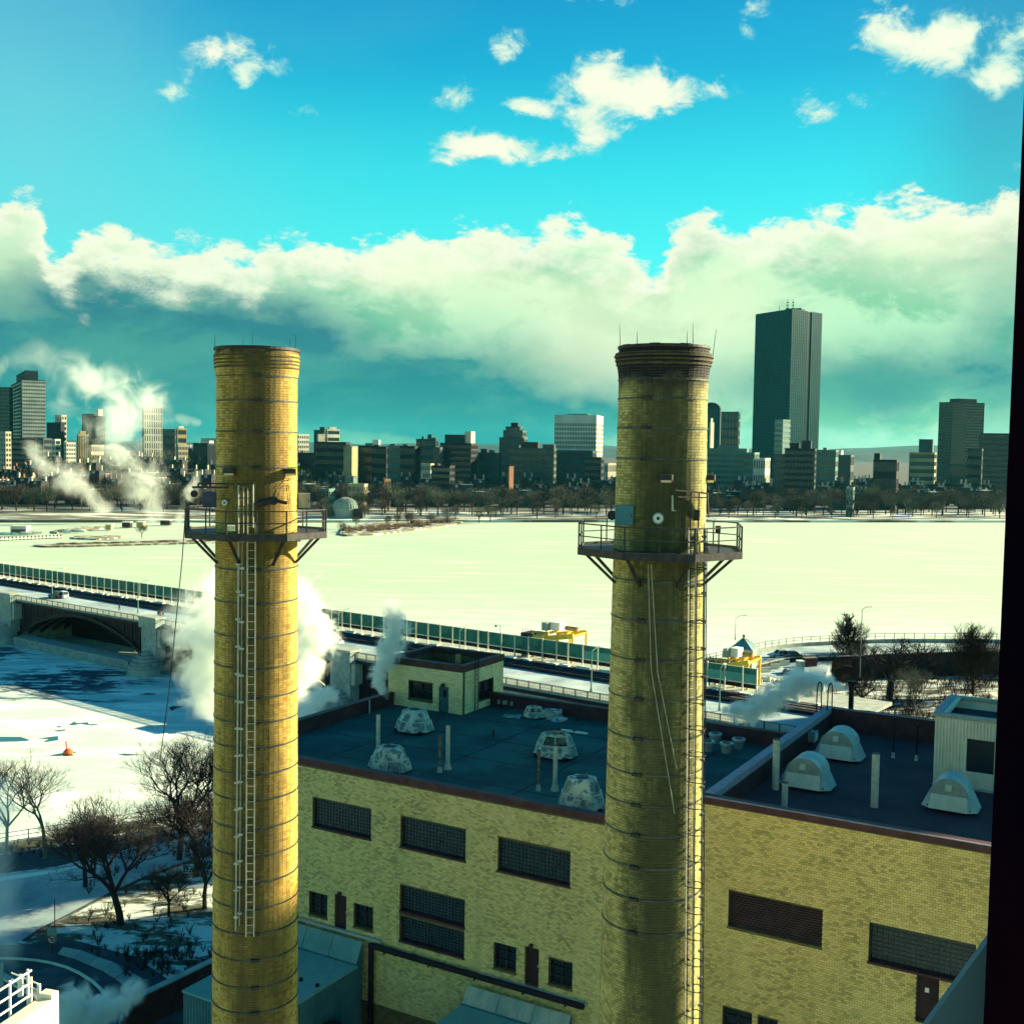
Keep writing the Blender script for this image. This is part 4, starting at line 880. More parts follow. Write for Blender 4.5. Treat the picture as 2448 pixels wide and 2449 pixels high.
# ------------------------------------------------------------------ pale parapet block, railing (lower left, nearer building)
t = thing('concrete_terrace', 'sunlit white concrete terrace corner in the bottom left corner', 'terrace', PZ(60, 2430, 24))
zb = 35.0; A_ = PZ(-60, 2449 + 10, zb); c0 = PZ(0, 2449, zb); c1 = PZ(95, 2385, zb); c2 = PZ(133, 2378, zb)
dn = (c1 - c0).normalized(); side = Vector((dn.y, -dn.x, 0)); L_ = c0 - dn * 4
w_ = (PZ(133, 2378, zb) - c1).length
P = [L_, c1, c1 + side * w_, L_ + side * w_]
m = MB(); m.prism([(p.x, p.y) for p in P], 24, zb); m.build('terrace_block', 'conc_lit', t)
q = c1; m = MB(); Pq = [q, q + side * w_, q + side * w_ + dn * .28, q + dn * .28]; m.prism([(p.x, p.y) for p in Pq], 24, zb + .12); m.build('end_block', 'conc_lit', t)
t2 = thing('terrace_railing', 'white posts and pipe railing behind the sunlit terrace corner', 'railing', c0)
for k in range(3): MB().cyl(L_ - side * .25 + Vector((0, 0, .05 + k * .33)), c1 - side * .25 + Vector((0, 0, .05 + k * .33)), .028, n=8).build('rail', 'white', t2)
for k in range(6): p = L_.lerp(c1, .35 + k * .125) - side * .25; MB().beam(p - Vector((0, 0, .9)), p + Vector((0, 0, .8)), .05, .05).build('post', 'white', t2)
for (u, vt, vb, w) in ((50, 2331, 2382, .11), (72, 2337, 2395, .11), (94, 2353, 2410, .08)):
    y_ = c1.y + .5; MB().beam(PY(u, vb, y_), PY(u, vt, y_), w, w).build('post', 'white', t2)
MB().cyl(PY(28, 2326, c1.y + .5), PY(98, 2355, c1.y + .5), .02, n=6).build('rail', 'white', t2); MB().cyl(PY(28, 2342, c1.y + .5), PY(98, 2370, c1.y + .5), .02, n=6).build('rail', 'white', t2)
m = MB(); y_ = c1.y + .9; m.beam(PY(-30, 2310, y_ + 1.4), PY(95, 2385, y_), .2, .07); m.build('walkway_edge', 'concrete', t2)
MB().beam(PY(4, 2300, y_), PY(4, 2365, y_), .1, .1).build('post', 'panel', t2)

# ------------------------------------------------------------------ the window frame of the room the view is taken from
t = thing('window_jamb', 'dark bronze window jamb along the right edge of the view', 'window frame', (.45, 1.0, 48))
a = PY(2452, 100, 1.0); b = PY(2368, 2029, 1.0); dv = (a - b); top = b + dv * 1.5; bot = b - dv * .6
# straight jamb: inner edge, a rebate step and the outer face
for x0, x1, y0, y1, nm, mt in ((0, .030, -.08, .0, 'jamb_face', 'frame'), (.030, .042, -.11, .0, 'jamb_step', 'steel'), (.042, .2, -.14, .0, 'jamb_body', 'frame')):
    m = MB(); m.hexa([bot + Vector((x0, y0, 0)), bot + Vector((x1, y0, 0)), bot + Vector((x1, y1, 0)), bot + Vector((x0, y1, 0)), top + Vector((x0, y0, 0)), top + Vector((x1, y0, 0)), top + Vector((x1, y1, 0)), top + Vector((x0, y1, 0))]); m.build(nm, mt, t)
y_ = 1.07; pp = [PY(2372, 2236, y_), PY(2215, 2452, y_), PY(2215, 2600, y_), PY(2450, 2600, y_), PY(2450, 2236, y_)]
m = MB(); i = m.addv(pp + [q + Vector((0, .008, 0)) for q in pp]); n = len(pp)
m.face(*range(i, i + n)); m.face(*reversed(range(i + n, i + 2 * n)))
for k in range(n): m.face(i + k, i + (k + 1) % n, i + n + (k + 1) % n, i + n + k)
m.build('slanted_ledge', 'blueframe', label='slanted blue grey ledge below the jamb in the bottom right corner', cat='ledge')
# unseen blocks added beyond the view, sized to throw shade over the plant roofs
def sd_xy(s, t): return (-.399 * s + .917 * t, .917 * s + .399 * t)
def shade_block(s0, s1, t0, t1, h, label):
    t = thing('shade_caster', label, 'building', (*sd_xy((s0 + s1) / 2, (t0 + t1) / 2), 4))
    P = [sd_xy(s0, t0), sd_xy(s0, t1), sd_xy(s1, t1), sd_xy(s1, t0)]
    m = MB(); m.prism(P, 4, h); m.build('wall', 'concrete', t); m = MB()
    for k in range(int((h - 8) / 3.6)):
        z = 7 + k * 3.6
        for i in range(4):
            a, b = Vector(P[i]), Vector(P[(i + 1) % 4]); c = (Vector(P[0]) + Vector(P[2])) / 2
            n = Vector((b.y - a.y, a.x - b.x)).normalized(); n = n if n.dot(a - c) > 0 else -n
            m.poly([(*(a.lerp(b, .04) + n * .05), z), (*(a.lerp(b, .96) + n * .05), z), (*(a.lerp(b, .96) + n * .05), z + 1.8), (*(a.lerp(b, .04) + n * .05), z + 1.8)])
    m.build('window', 'glassdark', t, kind='stuff')
shade_block(37.5, 112, 215, 245, 106.8, 'tall unseen block added for shade, beyond the right edge of the view')
shade_block(118, 136, 222, 250, 104, 'second unseen block added for shade, beyond the right edge of the view')
# ------------------------------------------------------------------ river, banks, ground
def mat_ice():
    m, t, b = base_mat('river_snow_ice'); pos = t.new('ShaderNodeNewGeometry').outputs['Position']
    v = t.vm('MULTIPLY', pos, (.35, 2.2, 1)); s = t.noise(v, .05, 7, .62); s2 = t.noise(pos, .012, 4, .55)
    c = t.mix(t.ss(s, .50, .70), (.43, .53, .37), (.57, .64, .46)); c = t.mix(t.m('MULTIPLY', t.ss(s2, .45, .75), .4), c, (.34, .46, .33))
    sp_ = t.new('ShaderNodeSeparateXYZ'); t.l.new(pos, sp_.inputs[0])
    c = t.mix(t.m('SUBTRACT', 1.0, t.ss(sp_.outputs[1], 200, 420)), c, t.mix(t.ss(t.noise(t.vm('MULTIPLY', pos, (.5, 1.3, 1)), .11, 7, .66), .42, .62), (.50, .60, .52), (.84, .90, .76)))  # near ice colour raised to brighten the ice in the bridge's shade
    # thin dark leads and cracked floes on the near reach by the bridge
    near = t.m('SUBTRACT', 1.0, t.ss(sp_.outputs[1], 235, 268)); nl = t.m('MULTIPLY', near, t.m('SUBTRACT', 1.0, t.ss(sp_.outputs[0], -45, -30)))
    w = t.noise(t.vm('MULTIPLY', pos, (.75, 1.6, 1)), .09, 7, .68)
    cr = t.m('MULTIPLY', t.ss(w, .68, .71), nl); c = t.mix(t.m('MULTIPLY', cr, .8), c, (.06, .11, .14))
    # wide shattered zone at the piers
    d1 = t.vm('DISTANCE', pos, (-92, 236, 0), out=1); d2 = t.vm('DISTANCE', pos, (-128, 262, 0), out=1)
    z_ = t.m('SUBTRACT', 1.0, t.ss(t.m('MINIMUM', d1, d2), 8, 30)); w2 = t.noise(t.vm('MULTIPLY', pos, (.8, 2.2, 1)), .16, 8, .7)
    c = t.mix(t.m('MULTIPLY', t.ss(t.m('ADD', w2, t.m('MULTIPLY', z_, .22)), .66, .71), z_), c, (.035, .06, .08))
    # long crack running across the shaded ice
    ly = t.m('SUBTRACT', sp_.outputs[1], t.m('ADD', 219.0, t.m('MULTIPLY', t.m('SUBTRACT', t.noise(pos, .06, 6, .7), .5), 13.0)))
    ln = t.m('MULTIPLY', t.m('SUBTRACT', 1.0, t.ss(t.m('ABSOLUTE', ly), .5, 1.7)), t.m('SUBTRACT', 1.0, t.ss(sp_.outputs[0], -80, -68)))
    c = t.mix(t.m('MULTIPLY', ln, t.ss(t.noise(t.vm('MULTIPLY', pos, (.6, 2, 1)), .7, 4), .38, .5)), c, (.07, .12, .15))
    t.put(b.inputs['Base Color'], c); b.inputs['Roughness'].default_value = .9; b.inputs['Specular IOR Level'].default_value = .2
    bn = t.new('ShaderNodeBump'); bn.inputs['Strength'].default_value = .25; bn.inputs['Distance'].default_value = .3
    t.put(bn.inputs['Height'], t.noise(t.vm('MULTIPLY', pos, (.5, 1.6, 1)), .25, 6, .6)); t.l.new(bn.outputs[0], b.inputs['Normal'])
    return m
M['ice'] = mat_ice()
m = MB(); xs = [-9000, -1500, -400, 400, 1500, 9000]; ys = [-1500, 100, 400, 900, 2000, 12000]
for i in range(5):
    for j in range(5): m.poly([(xs[i], ys[j], 0), (xs[i + 1], ys[j], 0), (xs[i + 1], ys[j + 1], 0), (xs[i], ys[j + 1], 0)])
m.build('river_ice', 'ice', kind='structure')
def mat_park():
    m, t, b = base_mat('snowy_grass'); pos = t.new('ShaderNodeNewGeometry').outputs['Position']
    s = t.noise(t.vm('MULTIPLY', pos, (.7, 1.6, 1)), .22, 8, .68); g = t.mix(t.noise(pos, .8, 5, .6), (.035, .045, .03), (.10, .095, .05))
    c = t.mix(t.ss(s, .47, .56), g, (.62, .68, .58)); t.put(b.inputs['Base Color'], c); b.inputs['Roughness'].default_value = .95
    return m
M['park'] = mat_park()
SHORE = [(-900, -300), (-200, 50), (-140, 80), (-80, 113), (-57, 126), (-41, 136), (-25, 150), (-12, 172), (-8, 197), (10, 217), (38, 227), (55, 243), (72, 255), (85, 260), (110, 263), (200, 268), (500, 300), (1500, 350), (1500, -900), (-900, -900)]
m = MB(); m.prism([(x, y) for x, y in reversed(SHORE)][::-1][::-1], -1.0, 4.5); m.build('near_bank', 'park', kind='structure')
t = thing('river_wall', 'granite river wall with pipe fence along the park edge, lower left', 'wall', (-60, 124, 0))
for k in range(1, 8):
    a, b = Vector((*SHORE[k], 0)), Vector((*SHORE[k + 1], 0)); d = (b - a); L = d.length; d.normalize(); nn = Vector((-d.y, d.x, 0)); n = max(1, int(L / 3.0))
    for j in range(n):
        p, q = a + d * (L * j / n + .02), a + d * (L * (j + 1) / n - .02); mm = MB(); mm.prism([(v.x, v.y) for v in (p - nn * .25, q - nn * .25, q + nn * .3, p + nn * .3)], -.5, 4.78)
        mm.build('granite_block', 'granite', t)
t = thing('river_fence', 'two rail metal fence along the river wall beyond the park trees', 'fence', (-60, 124, 4.8))
for k in range(1, 7):
    a, b = Vector((*SHORE[k], 4.78)), Vector((*SHORE[k + 1], 4.78)); d = (b - a); L = d.length; d.normalize(); n = int(L / 3.5) + 1
    for z in (.55, 1.05): MB().beam(a + Vector((0, 0, z)), b + Vector((0, 0, z)), .06, .06).build('rail', 'steel', t)
    for j in range(n): p = a + d * (L * j / n); MB().beam(p, p + Vector((0, 0, 1.1)), .09, .09).build('post', 'steel', t)
def c6(x, y): return (x / 3.1145, 1900 + y / 3.1145)
def sheet(name, pts, z, mat, thick=.0, conv=c6, label=None):
    P = [PZ(*conv(x, y), z) for x, y in pts]; m = MB()
    if thick: m.prism([(p.x, p.y) for p in P][::-1], z - thick, z)
    else: m.poly([(p.x, p.y, z) for p in P])
    return m.build(name, mat, kind='structure')
sheet('riverside_road', [(-700, 800), (-200, 655), (0, 600), (440, 540), (1000, 400), (1580, 280), (2100, 230), (2100, 330), (1580, 440), (1100, 610), (770, 770), (560, 880), (300, 1010), (180, 1090), (0, 1120), (-700, 1500)], 4.508, 'roadsnow')
sheet('snowy_kerb_strip', [(-300, 690), (0, 612), (440, 556), (700, 490), (700, 506), (440, 580), (0, 645), (-300, 730)], 4.516, 'snow')
sheet('promenade', [(-400, 560), (0, 450), (600, 362), (1000, 280), (1580, 170), (1580, 275), (1000, 395), (440, 532), (0, 590), (-400, 690)], 4.512, 'asphalt')
sheet('turning_road', [(-300, 1180), (0, 1160), (170, 1130), (430, 1060), (620, 1100), (1000, 1205), (1290, 1400), (1090, 1500), (900, 1640), (850, 1900), (-600, 2400)], 4.508, 'asphalt')
def curve_strip(name, pts, w, z0, z1, mat, parent=None, **k):
    P = [PZ(*c6(x, y), z0) for x, y in pts]; m = MB(); n = len(P); Lp = []; Rp = []
    for i in range(n):
        d = (P[min(i + 1, n - 1)] - P[max(i - 1, 0)]).normalized(); s = Vector((-d.y, d.x, 0)) * w / 2; Lp.append(P[i] - s); Rp.append(P[i] + s)
    for i in range(n - 1):
        q = [Lp[i], Lp[i + 1], Rp[i + 1], Rp[i]]; m.hexa([(v.x, v.y, z0) for v in q] + [(v.x, v.y, z1) for v in q])
    return m.build(name, mat, parent, **k)
kc = [(-100, 1235), (40, 1224), (170, 1230), (280, 1240), (390, 1260), (500, 1292), (600, 1338), (690, 1395), (750, 1450), (790, 1505), (815, 1560), (826, 1612)]
curve_strip('curved_kerb', kc, .22, 4.5, 4.64, 'conc_lit', kind='structure')
curve_strip('road_edge_kerb', [(180, 1092), (300, 1012), (560, 880), (770, 768), (1100, 612), (1580, 440)], .3, 4.5, 4.63, 'asphalt', kind='structure')
# sidewalk slabs, one by one
t = thing('slab_pavement', 'row of dark sidewalk slabs curving beside the turning road', 'pavement', PZ(*c6(700, 1220), 4.5), kind='structure')
A0_ = [(470, 1140), (620, 1170), (730, 1215), (850, 1255), (960, 1310), (1060, 1375), (1140, 1450)]; A1_ = [(430, 1190), (560, 1225), (660, 1270), (770, 1318), (860, 1375), (940, 1440), (1000, 1520)]
for k in range(6):
    q = [A0_[k], A0_[k + 1], A1_[k + 1], A1_[k]]; P = [PZ(*c6(*p), 4.5) for p in q]; c = sum(P, Vector()) / 4; P = [c + (p - c) * .955 for p in P]
    m = MB(); m.hexa([(p.x, p.y, 4.5) for p in P] + [(p.x, p.y, 4.6 + R_.uniform(-.01, .02)) for p in P]); m.build('paving_slab', 'concrete' if k in (0, 1, 2, 3, 4) else 'asphalt', t)
# dark yard wall with a metal box, yard behind it
t = thing('yard_wall', 'dark brick yard wall running behind the foot of the left chimney', 'wall', PZ(400, 2350, 5))
P0, P1 = PZ(300, 2396, 7.2), PZ(560, 2270, 7.2); d = (P1 - P0).normalized(); P1 = P1 + d * 14; sN = Vector((-d.y, d.x, 0)) * .25
m = MB(); q = [P0 - sN, P1 - sN, P1 + sN, P0 + sN]; m.hexa([(v.x, v.y, 4.5) for v in q] + [(v.x, v.y, 7.1) for v in q]); m.build('wall_body', 'coping', t)
m = MB(); q = [P0 - sN * 1.3, P1 - sN * 1.3, P1 + sN * 1.3, P0 + sN * 1.3]; m.hexa([(v.x, v.y, 7.103) for v in q] + [(v.x, v.y, 7.22) for v in q]); m.build('wall_coping', 'concrete', t)
sheet('yard', [(900, 1690), (1090, 1520), (1700, 1240), (2600, 1000), (5000, 1500), (5000, 5000), (500, 5000)], 4.53, 'asphalt')
p = PZ(388, 2372, 5.6) + sN * -2.2; boxat('meter_box', 'grey green metal box standing in front of the dark yard wall', 'box', p, 1.3, 1.9, .6, 'grey')

# ------------------------------------------------------------------ leafless trees
def limb_tree(seed, H, spread, levels=5, r0=.28, lean=(0, 0), up=.55, trunk_h=.28, kids=(3, 4), tri=3):
    rg = random.Random(seed); tr = MB(); cr = MB(); tips = []
    def seg(mb, p, q, ra, rb, n): mb.cyl(p, q, ra, rb, n, cap=False)
    def grow(p, d, L, r, lv):
        mb = tr if lv <= 1 else cr; n = 6 if lv == 0 else (4 if lv < 3 else 3); k = 3 if lv < 3 else 2; q = p; dd = d
        for i in range(k):
            dd = (dd + Vector((rg.uniform(-1, 1), rg.uniform(-1, 1), rg.uniform(-.5, .8))) * (.10 + .05 * lv)).normalized()
            e = q + dd * L / k; seg(mb, q, e, r * (1 - .35 * i / k), r * (1 - .35 * (i + 1) / k), n); q = e
            if lv >= 2 and lv < levels and i < k - 1 and rg.random() < .9:
                s = (dd + Vector((rg.uniform(-1, 1), rg.uniform(-1, 1), rg.uniform(-.3, .9)))).normalized(); grow(q, s, L * .55, r * .45, lv + 1)
        if lv < levels:
            m_ = rg.randint(*kids); base = rg.random() * 6.28; ax = dd.orthogonal().normalized()
            for j in range(m_):
                a = base + 6.283 * j / m_ + rg.uniform(-.4, .4); o = Matrix.Rotation(a, 3, dd) @ ax
                w = rg.uniform(.45, .95) * spread; s = (dd + o * w + Vector((0, 0, up * .35))).normalized()
                grow(q, s, L * rg.uniform(.66, .86), r * .56, lv + 1)
    grow(Vector((0, 0, 0)), Vector((lean[0], lean[1], 1)).normalized(), H * trunk_h, r0, 0)
    return tr, cr
def leader_tree(seed, H, width, r0=.28, n=34):
    rg = random.Random(seed); tr = MB(); cr = MB(); P = [Vector((0, 0, 0))]; d = Vector((0, 0, 1))
    for i in range(12): d = (d + Vector((rg.uniform(-1, 1), rg.uniform(-1, 1), 1.2)) * .06).normalized(); P.append(P[-1] + d * H / 12)
    for i in range(12): tr.cyl(P[i], P[i + 1], r0 * (1 - i / 12.6), r0 * (1 - (i + 1) / 12.6), 6, cap=False)
    def twig(p, d, L, r, lv):
        q = p; dd = d
        for i in range(3):
            dd = (dd + Vector((rg.uniform(-1, 1), rg.uniform(-1, 1), rg.uniform(-.2, .9))) * .22).normalized(); e = q + dd * L / 3; cr.cyl(q, e, max(r * (1 - .3 * i), .018), max(r * (.7 - .25 * i), .014), 3, cap=False); q = e
            if lv < 4:
                for _ in range(2 if lv < 3 else rg.randint(1, 3)): s = (dd + Vector((rg.uniform(-1, 1), rg.uniform(-1, 1), rg.uniform(-.4, .8))) * .75).normalized(); twig(q, s, L * rg.uniform(.4, .62), r * .5, lv + 1)
    for k in range(n):
        f = .10 + .86 * k / n; i = min(int(f * 12), 11); p = P[i].lerp(P[i + 1], f * 12 - i); a = k * 2.4 + rg.uniform(-.4, .4); el = rg.uniform(.35, .75) + f * .5
        prof = math.sin(min(1, f * 1.15 + .18) * math.pi * .93) ** .7 if f < .85 else .35
        twig(p, Vector((math.cos(a) * math.cos(el), math.sin(a) * math.cos(el), math.sin(el))), width * .62 * max(prof, .25) * rg.uniform(.8, 1.15), r0 * .32 * (1.15 - f), 1)
    return tr, cr
def plant_tree(label, loc, H, seed, mat='bark', name='bare_tree', group=None, wide=1.35, **k):
    t = thing(name, label, 'tree', loc, group); tr, cr = leader_tree(seed, H, k['leader'], k.get('r0', .28), k.get('n', 34)) if 'leader' in k else limb_tree(seed, H, **k)
    zmax = max(v[2] for v in cr.v); s = H / zmax
    for q in (tr, cr): q.v = [(v[0] * s * (1 + (wide - 1) * min(1, v[2] * s / H * 2)), v[1] * s * (1 + (wide - 1) * min(1, v[2] * s / H * 2)), v[2] * s) for v in q.v]
    a = tr.build('trunk', mat, t, loc=loc); b = cr.build('crown', mat, t, loc=loc); return t
plant_tree('pale slender bare tree standing against the ice, left edge group', PZ(109, 2055, 4.5), 11.6, 3, 'barkpale', spread=.85, levels=6, r0=.22, trunk_h=.26, kids=(2, 4))
plant_tree('pale bare tree half cut off by the left edge of the photo', PZ(14, 2050, 4.5), 11.2, 23, 'barkpale', spread=.8, levels=5, r0=.22, trunk_h=.3)
plant_tree('broad dark bare tree with leaning trunk nearest the turning road', PZ(290, 2212, 4.5), 12.0, 12, spread=1.1, levels=7, r0=.36, trunk_h=.24, lean=(-.12, 0), kids=(2, 4))
plant_tree('tall dark bare tree against sunlit ice left of the left chimney', PZ(430, 2055, 4.5), 14.0, 5, spread=.72, levels=7, r0=.34, trunk_h=.24, kids=(2, 4))
plant_tree('small crooked bare tree between the two largest park trees', PZ(405, 2192, 4.5), 5.6, 8, spread=1.0, levels=5, r0=.16, trunk_h=.25)
plant_tree('dense dark bare tree brushing the left edge of the left chimney', PZ(490, 2172, 4.5), 9.0, 9, spread=.7, levels=5, r0=.22, trunk_h=.25, kids=(3, 4))
plant_tree('faint bare tree on the river edge just left of the chimney', PZ(500, 1990, 4.5), 11.5, 10, 'barkpale', spread=.8, levels=5, r0=.2, trunk_h=.28)
plant_tree('spreading bare tree half hidden behind the broad dark one', PZ(205, 2120, 4.5), 8.0, 61, spread=1.0, levels=6, r0=.2, trunk_h=.2)
plant_tree('bare tree with low limbs between the tall tree and chimney', PZ(470, 2095, 4.5), 10.5, 62, spread=.9, levels=6, r0=.26, trunk_h=.2)
plant_tree('thin bare sapling in the snowy verge behind the road signs', PZ(228, 2020, 4.5), 6.0, 31, spread=.6, levels=4, r0=.1)
plant_tree('tall upright bare tree with rounded top rising above the ramp', PZ(2030, 1612, 5), 12.8, 14, leader=6.6, r0=.36, n=78, wide=1.0)
plant_tree('gnarled dark bare tree on the slope right of the steam stack', PZ(2124, 1672, 5), 11.5, 15, spread=1.0, levels=6, r0=.42, trunk_h=.18, wide=1.9, kids=(2, 4))
plant_tree('broad bare tree beside the window jamb, rising above the ramp', PZ(2325, 1660, 5), 13.8, 16, leader=10.5, r0=.46, n=80, wide=1.0)
plant_tree('low spreading bare tree behind the hooped handrails', PZ(2060, 1690, 5), 5.5, 17, spread=1.2, levels=5, r0=.2, trunk_h=.2)
plant_tree('thin grey bare tree behind the back parapet of the right roof', PZ(2190, 1720, 5), 9.5, 18, 'barkpale', spread=.7, levels=5, r0=.16)
plant_tree('bushy bare tree with fine twigs left of the steam stack', PZ(1935, 1740, 5), 7.0, 19, 'barkpale', spread=.9, levels=5, r0=.14)
plant_tree('pale bushy shrub by the small arch under the bridge railing', PZ(1400, 1705, 5), 6.0, 20, 'brush', name='bare_shrub', spread=.9, levels=5, r0=.12, trunk_h=.12, kids=(3, 5))
plant_tree('dark shrub in the trees left of the tall upright one', PZ(1985, 1625, 5), 5.5, 22, spread=1.1, levels=5, r0=.16, name='bare_shrub', trunk_h=.15)

# ------------------------------------------------------------------ bridge (local axes: s along, b across)
def qbox(name, mat, parent, s0, b0, z0, s1, b1, z1, **k): return MB(MQ_).box(s0, b0, z0, s1, b1, z1).build(name, mat, parent, **k)
br = thing('arch_bridge', 'long steel arch bridge with granite piers crossing the frozen river', 'bridge', Q(0, 10, 0))
S0, S1 = -150, 150
qbox('deck', 'concrete', br, S0, -.0, 10.2, S1, 30, 10.7)
qbox('sidewalk', 'concrete', br, S0, .1, 10.704, S1, 3.6, 10.95)
def strips(s0, s1, step): 
    s = s0
    while s < s1: yield s, min(s + step, s1); s += step
qbox('roadway', 'roadsnow', br, S0, 3.62, 10.704, S1, 12.2, 10.80)
qbox('track_trench', 'trench', br, S0, 12.6, 10.704, S1, 20.6, 10.75)
qbox('barrier_kerb', 'darkiron', br, S0, 12.22, 10.704, S1, 12.58, 11.35)
m = MB(MQ_)
for b_ in (14.0, 15.4, 17.2, 18.6): m.box(S0, b_, 10.752, S1, b_ + .09, 10.88)
m.build('rail_track', 'steel', br, kind='stuff')
m = MB(MQ_); s = S0
while s < S1:
    m.box(s, 13.4 + R_.uniform(0, .5), 10.756, s + R_.uniform(.5, 2.6), 13.9 + R_.uniform(0, .4), 10.80); s += R_.uniform(3, 7)
s = S0
while s < S1:
    m.box(s, 19.4, 10.756, s + R_.uniform(.6, 3.0), 20.3, 10.9 + R_.uniform(0, .25)); s += R_.uniform(3, 5)
m.build('snow_patch', 'snow', br, kind='stuff')
# fascia and ornate parapet railing in bays
piers = [-117, -58.5, 0, 58.5]
m = MB(MQ_); s = S0
qbox('fascia', 'darkiron', br, S0, -.35, 9.9, S1, -.02, 10.5); qbox('railing_base', 'granite', br, S0, -.3, 10.502, S1, -.02, 10.78)
qbox('top_rail', 'band', br, S0, -.26, 11.88, S1, -.12, 11.98)
k = 0; s = S0
while s < S1 - .1:
    inp = any(abs(s + 1.15 - p) < 3.2 for p in piers)
    if not inp:
        MB(MQ_).box(s, -.27, 10.782, s + .14, -.11, 11.878).build('railing_post', 'steel', br)
        m = MB(MQ_)
        for j in range(9): m.box(s + .2 + j * .235, -.21, 10.93, s + .26 + j * .235, -.17, 11.75)
        m.box(s + .15, -.22, 10.84, s + 2.28, -.16, 10.92); m.box(s + .15, -.22, 11.76, s + 2.28, -.16, 11.83); m.box(s + .15, -.215, 11.28, s + 2.28, -.165, 11.33)
        m.build('railing_panel', 'grey', br)
    s += 2.3
# piers with stepped, domed cutwaters
for p in piers:
    pr_ = MB(MQ_).box(p - 2.6, -1.5, -1, p + 2.6, 31, 9.95).build('pier', 'granite', br)
    MB(MQ_).box(p - 3.0, -1.9, 9.953, p + 3.0, .6, 12.05).build('pier_cap', 'granite', pr_); MB(MQ_).box(p - 3.2, -2.1, 12.053, p + 3.2, .8, 12.4).build('cap_stone', 'concrete', pr_)
    MB(MQ_).box(p + 2.602, -1.2, 6, p + 3.5, 1.0, 9.9).build('pier_bracket', 'concrete', pr_)
    for j, (r, z0, z1) in enumerate(((4.9, -1, 1.5), (4.6, 1.503, 2.2), (4.15, 2.203, 2.9), (3.5, 2.903, 3.6), (2.7, 3.603, 4.2), (1.7, 4.203, 4.7), (.8, 4.703, 5.0))):
        P = [(p + r * math.cos(a) * .82, -1.5 - r * .95 * math.sin(a)) for a in [math.pi * q / 16 for q in range(17)]]
        MB(MQ_).prism(P[::-1], z0, z1).build('cutwater_course', 'granite' if j else 'concrete', pr_)
# arch ribs with spandrel posts
for a, b in zip([-175.5] + piers, piers + [117]):
    s0, s1 = a + 2.6, b - 2.6
    for bi, b_ in enumerate((.3, 3.2, 6.4, 9.6, 12.8, 16, 19.2, 22.4, 25.6, 29)):
        m = MB(MQ_); n = 18; P = [(s0 + (s1 - s0) * i / n, 2.2 + 7.1 * (1 - (2 * i / n - 1) ** 2)) for i in range(n + 1)]
        for (x0, z0), (x1, z1) in zip(P, P[1:]): m.beam((x0, b_, z0), (x1, b_, z1), .35, .8, up=(0, 0, 1))
        rb = m.build('arch_rib', 'darkiron', br)
        if bi == 0:
            for x, z in P[1:-1]:
                if z < 9.0: MB(MQ_).box(x - .14, b_ - .12, z + .3, x + .14, b_ + .12, 10.2).build('spandrel_post', 'darkiron', rb)
for a, b in zip([-175.5] + piers, piers + [117]):  # dark plates and sheet added to deepen the shade under the arches
    s0, s1 = a + 2.6, b - 2.6; n = 18; P = [(s0 + (s1 - s0) * i / n, 2.6 + 7.1 * (1 - (2 * i / n - 1) ** 2)) for i in range(n + 1)]
    for bb in (.9, 28.2):
        m = MB(MQ_)
        for (x0, z0), (x1, z1) in zip(P, P[1:]): m.hexa([(x0, bb, z0), (x1, bb, z1), (x1, bb + .2, z1), (x0, bb + .2, z0), (x0, bb, 10.19), (x1, bb, 10.19), (x1, bb + .2, 10.19), (x0, bb + .2, 10.19)])
        m.build('spandrel_shade_plate', 'darkiron', br)
    MB(MQ_).box(s0, 15, -.4, s0 + (s1 - s0) * .60, 15.3, 9.4).build('shade_sheet', 'darkiron', br)
# abutment and approach wall with small arch
m = MB(MQ_); wall_cells(m, 86, 150, -1, 9.85, -.3, .4, [(101, 106, 3, 6.6)]); m.box(86, .4, -1, 86.6, 30, 9.85); m.build('abutment_wall', 'granite', br)
m = MB(MQ_); P = [(103.5 + 2.5 * math.cos(math.pi * k / 12), 6.6 + 2.3 * math.sin(math.pi * k / 12)) for k in range(13)]
i = m.addv([(x, -.32, z) for x, z in P]); m.face(*range(i, i + 13)); m.build('arch_opening', 'darkiron', br)
# low stone fender bank glimpsed through the arch and under it
t = thing('stone_jetty', 'pale sunlit stone jetty seen through the bridge arch', 'jetty', Q(-25, 36, 0))
m = MB(MQ_); m.prism([(-62, 42), (-62, 36), (-10, 32), (-4, 40), (-8, 62), (-52, 70)], 0, 1.8); m.build('jetty_body', 'conc_lit', t)
for k in range(16): x = -60 + k * 3.3 + R_.uniform(0, 1); y = 40 - k * .25 + R_.uniform(0, 14); MB(MQ_).prism([(x, y), (x + 1.3, y + .2), (x + 1.1, y + 1.1), (x + .2, y + 1)], 1.8, 2.4 + R_.uniform(0, .4)).build('boulder', 'granite', t)
t = thing('fender_pier', 'low mossy stone fender wall at the foot of the left pier', 'wall', Q(-45, 3, 0))
m = MB(MQ_); m.box(-53, -2.5, 0, -6, 1.5, 1.9); m.build('wall_body', 'granite', t); m = MB(MQ_); m.box(-53, -2.6, 1.902, -6, 1.6, 2.1); m.build('wall_coping', 'concrete', t)
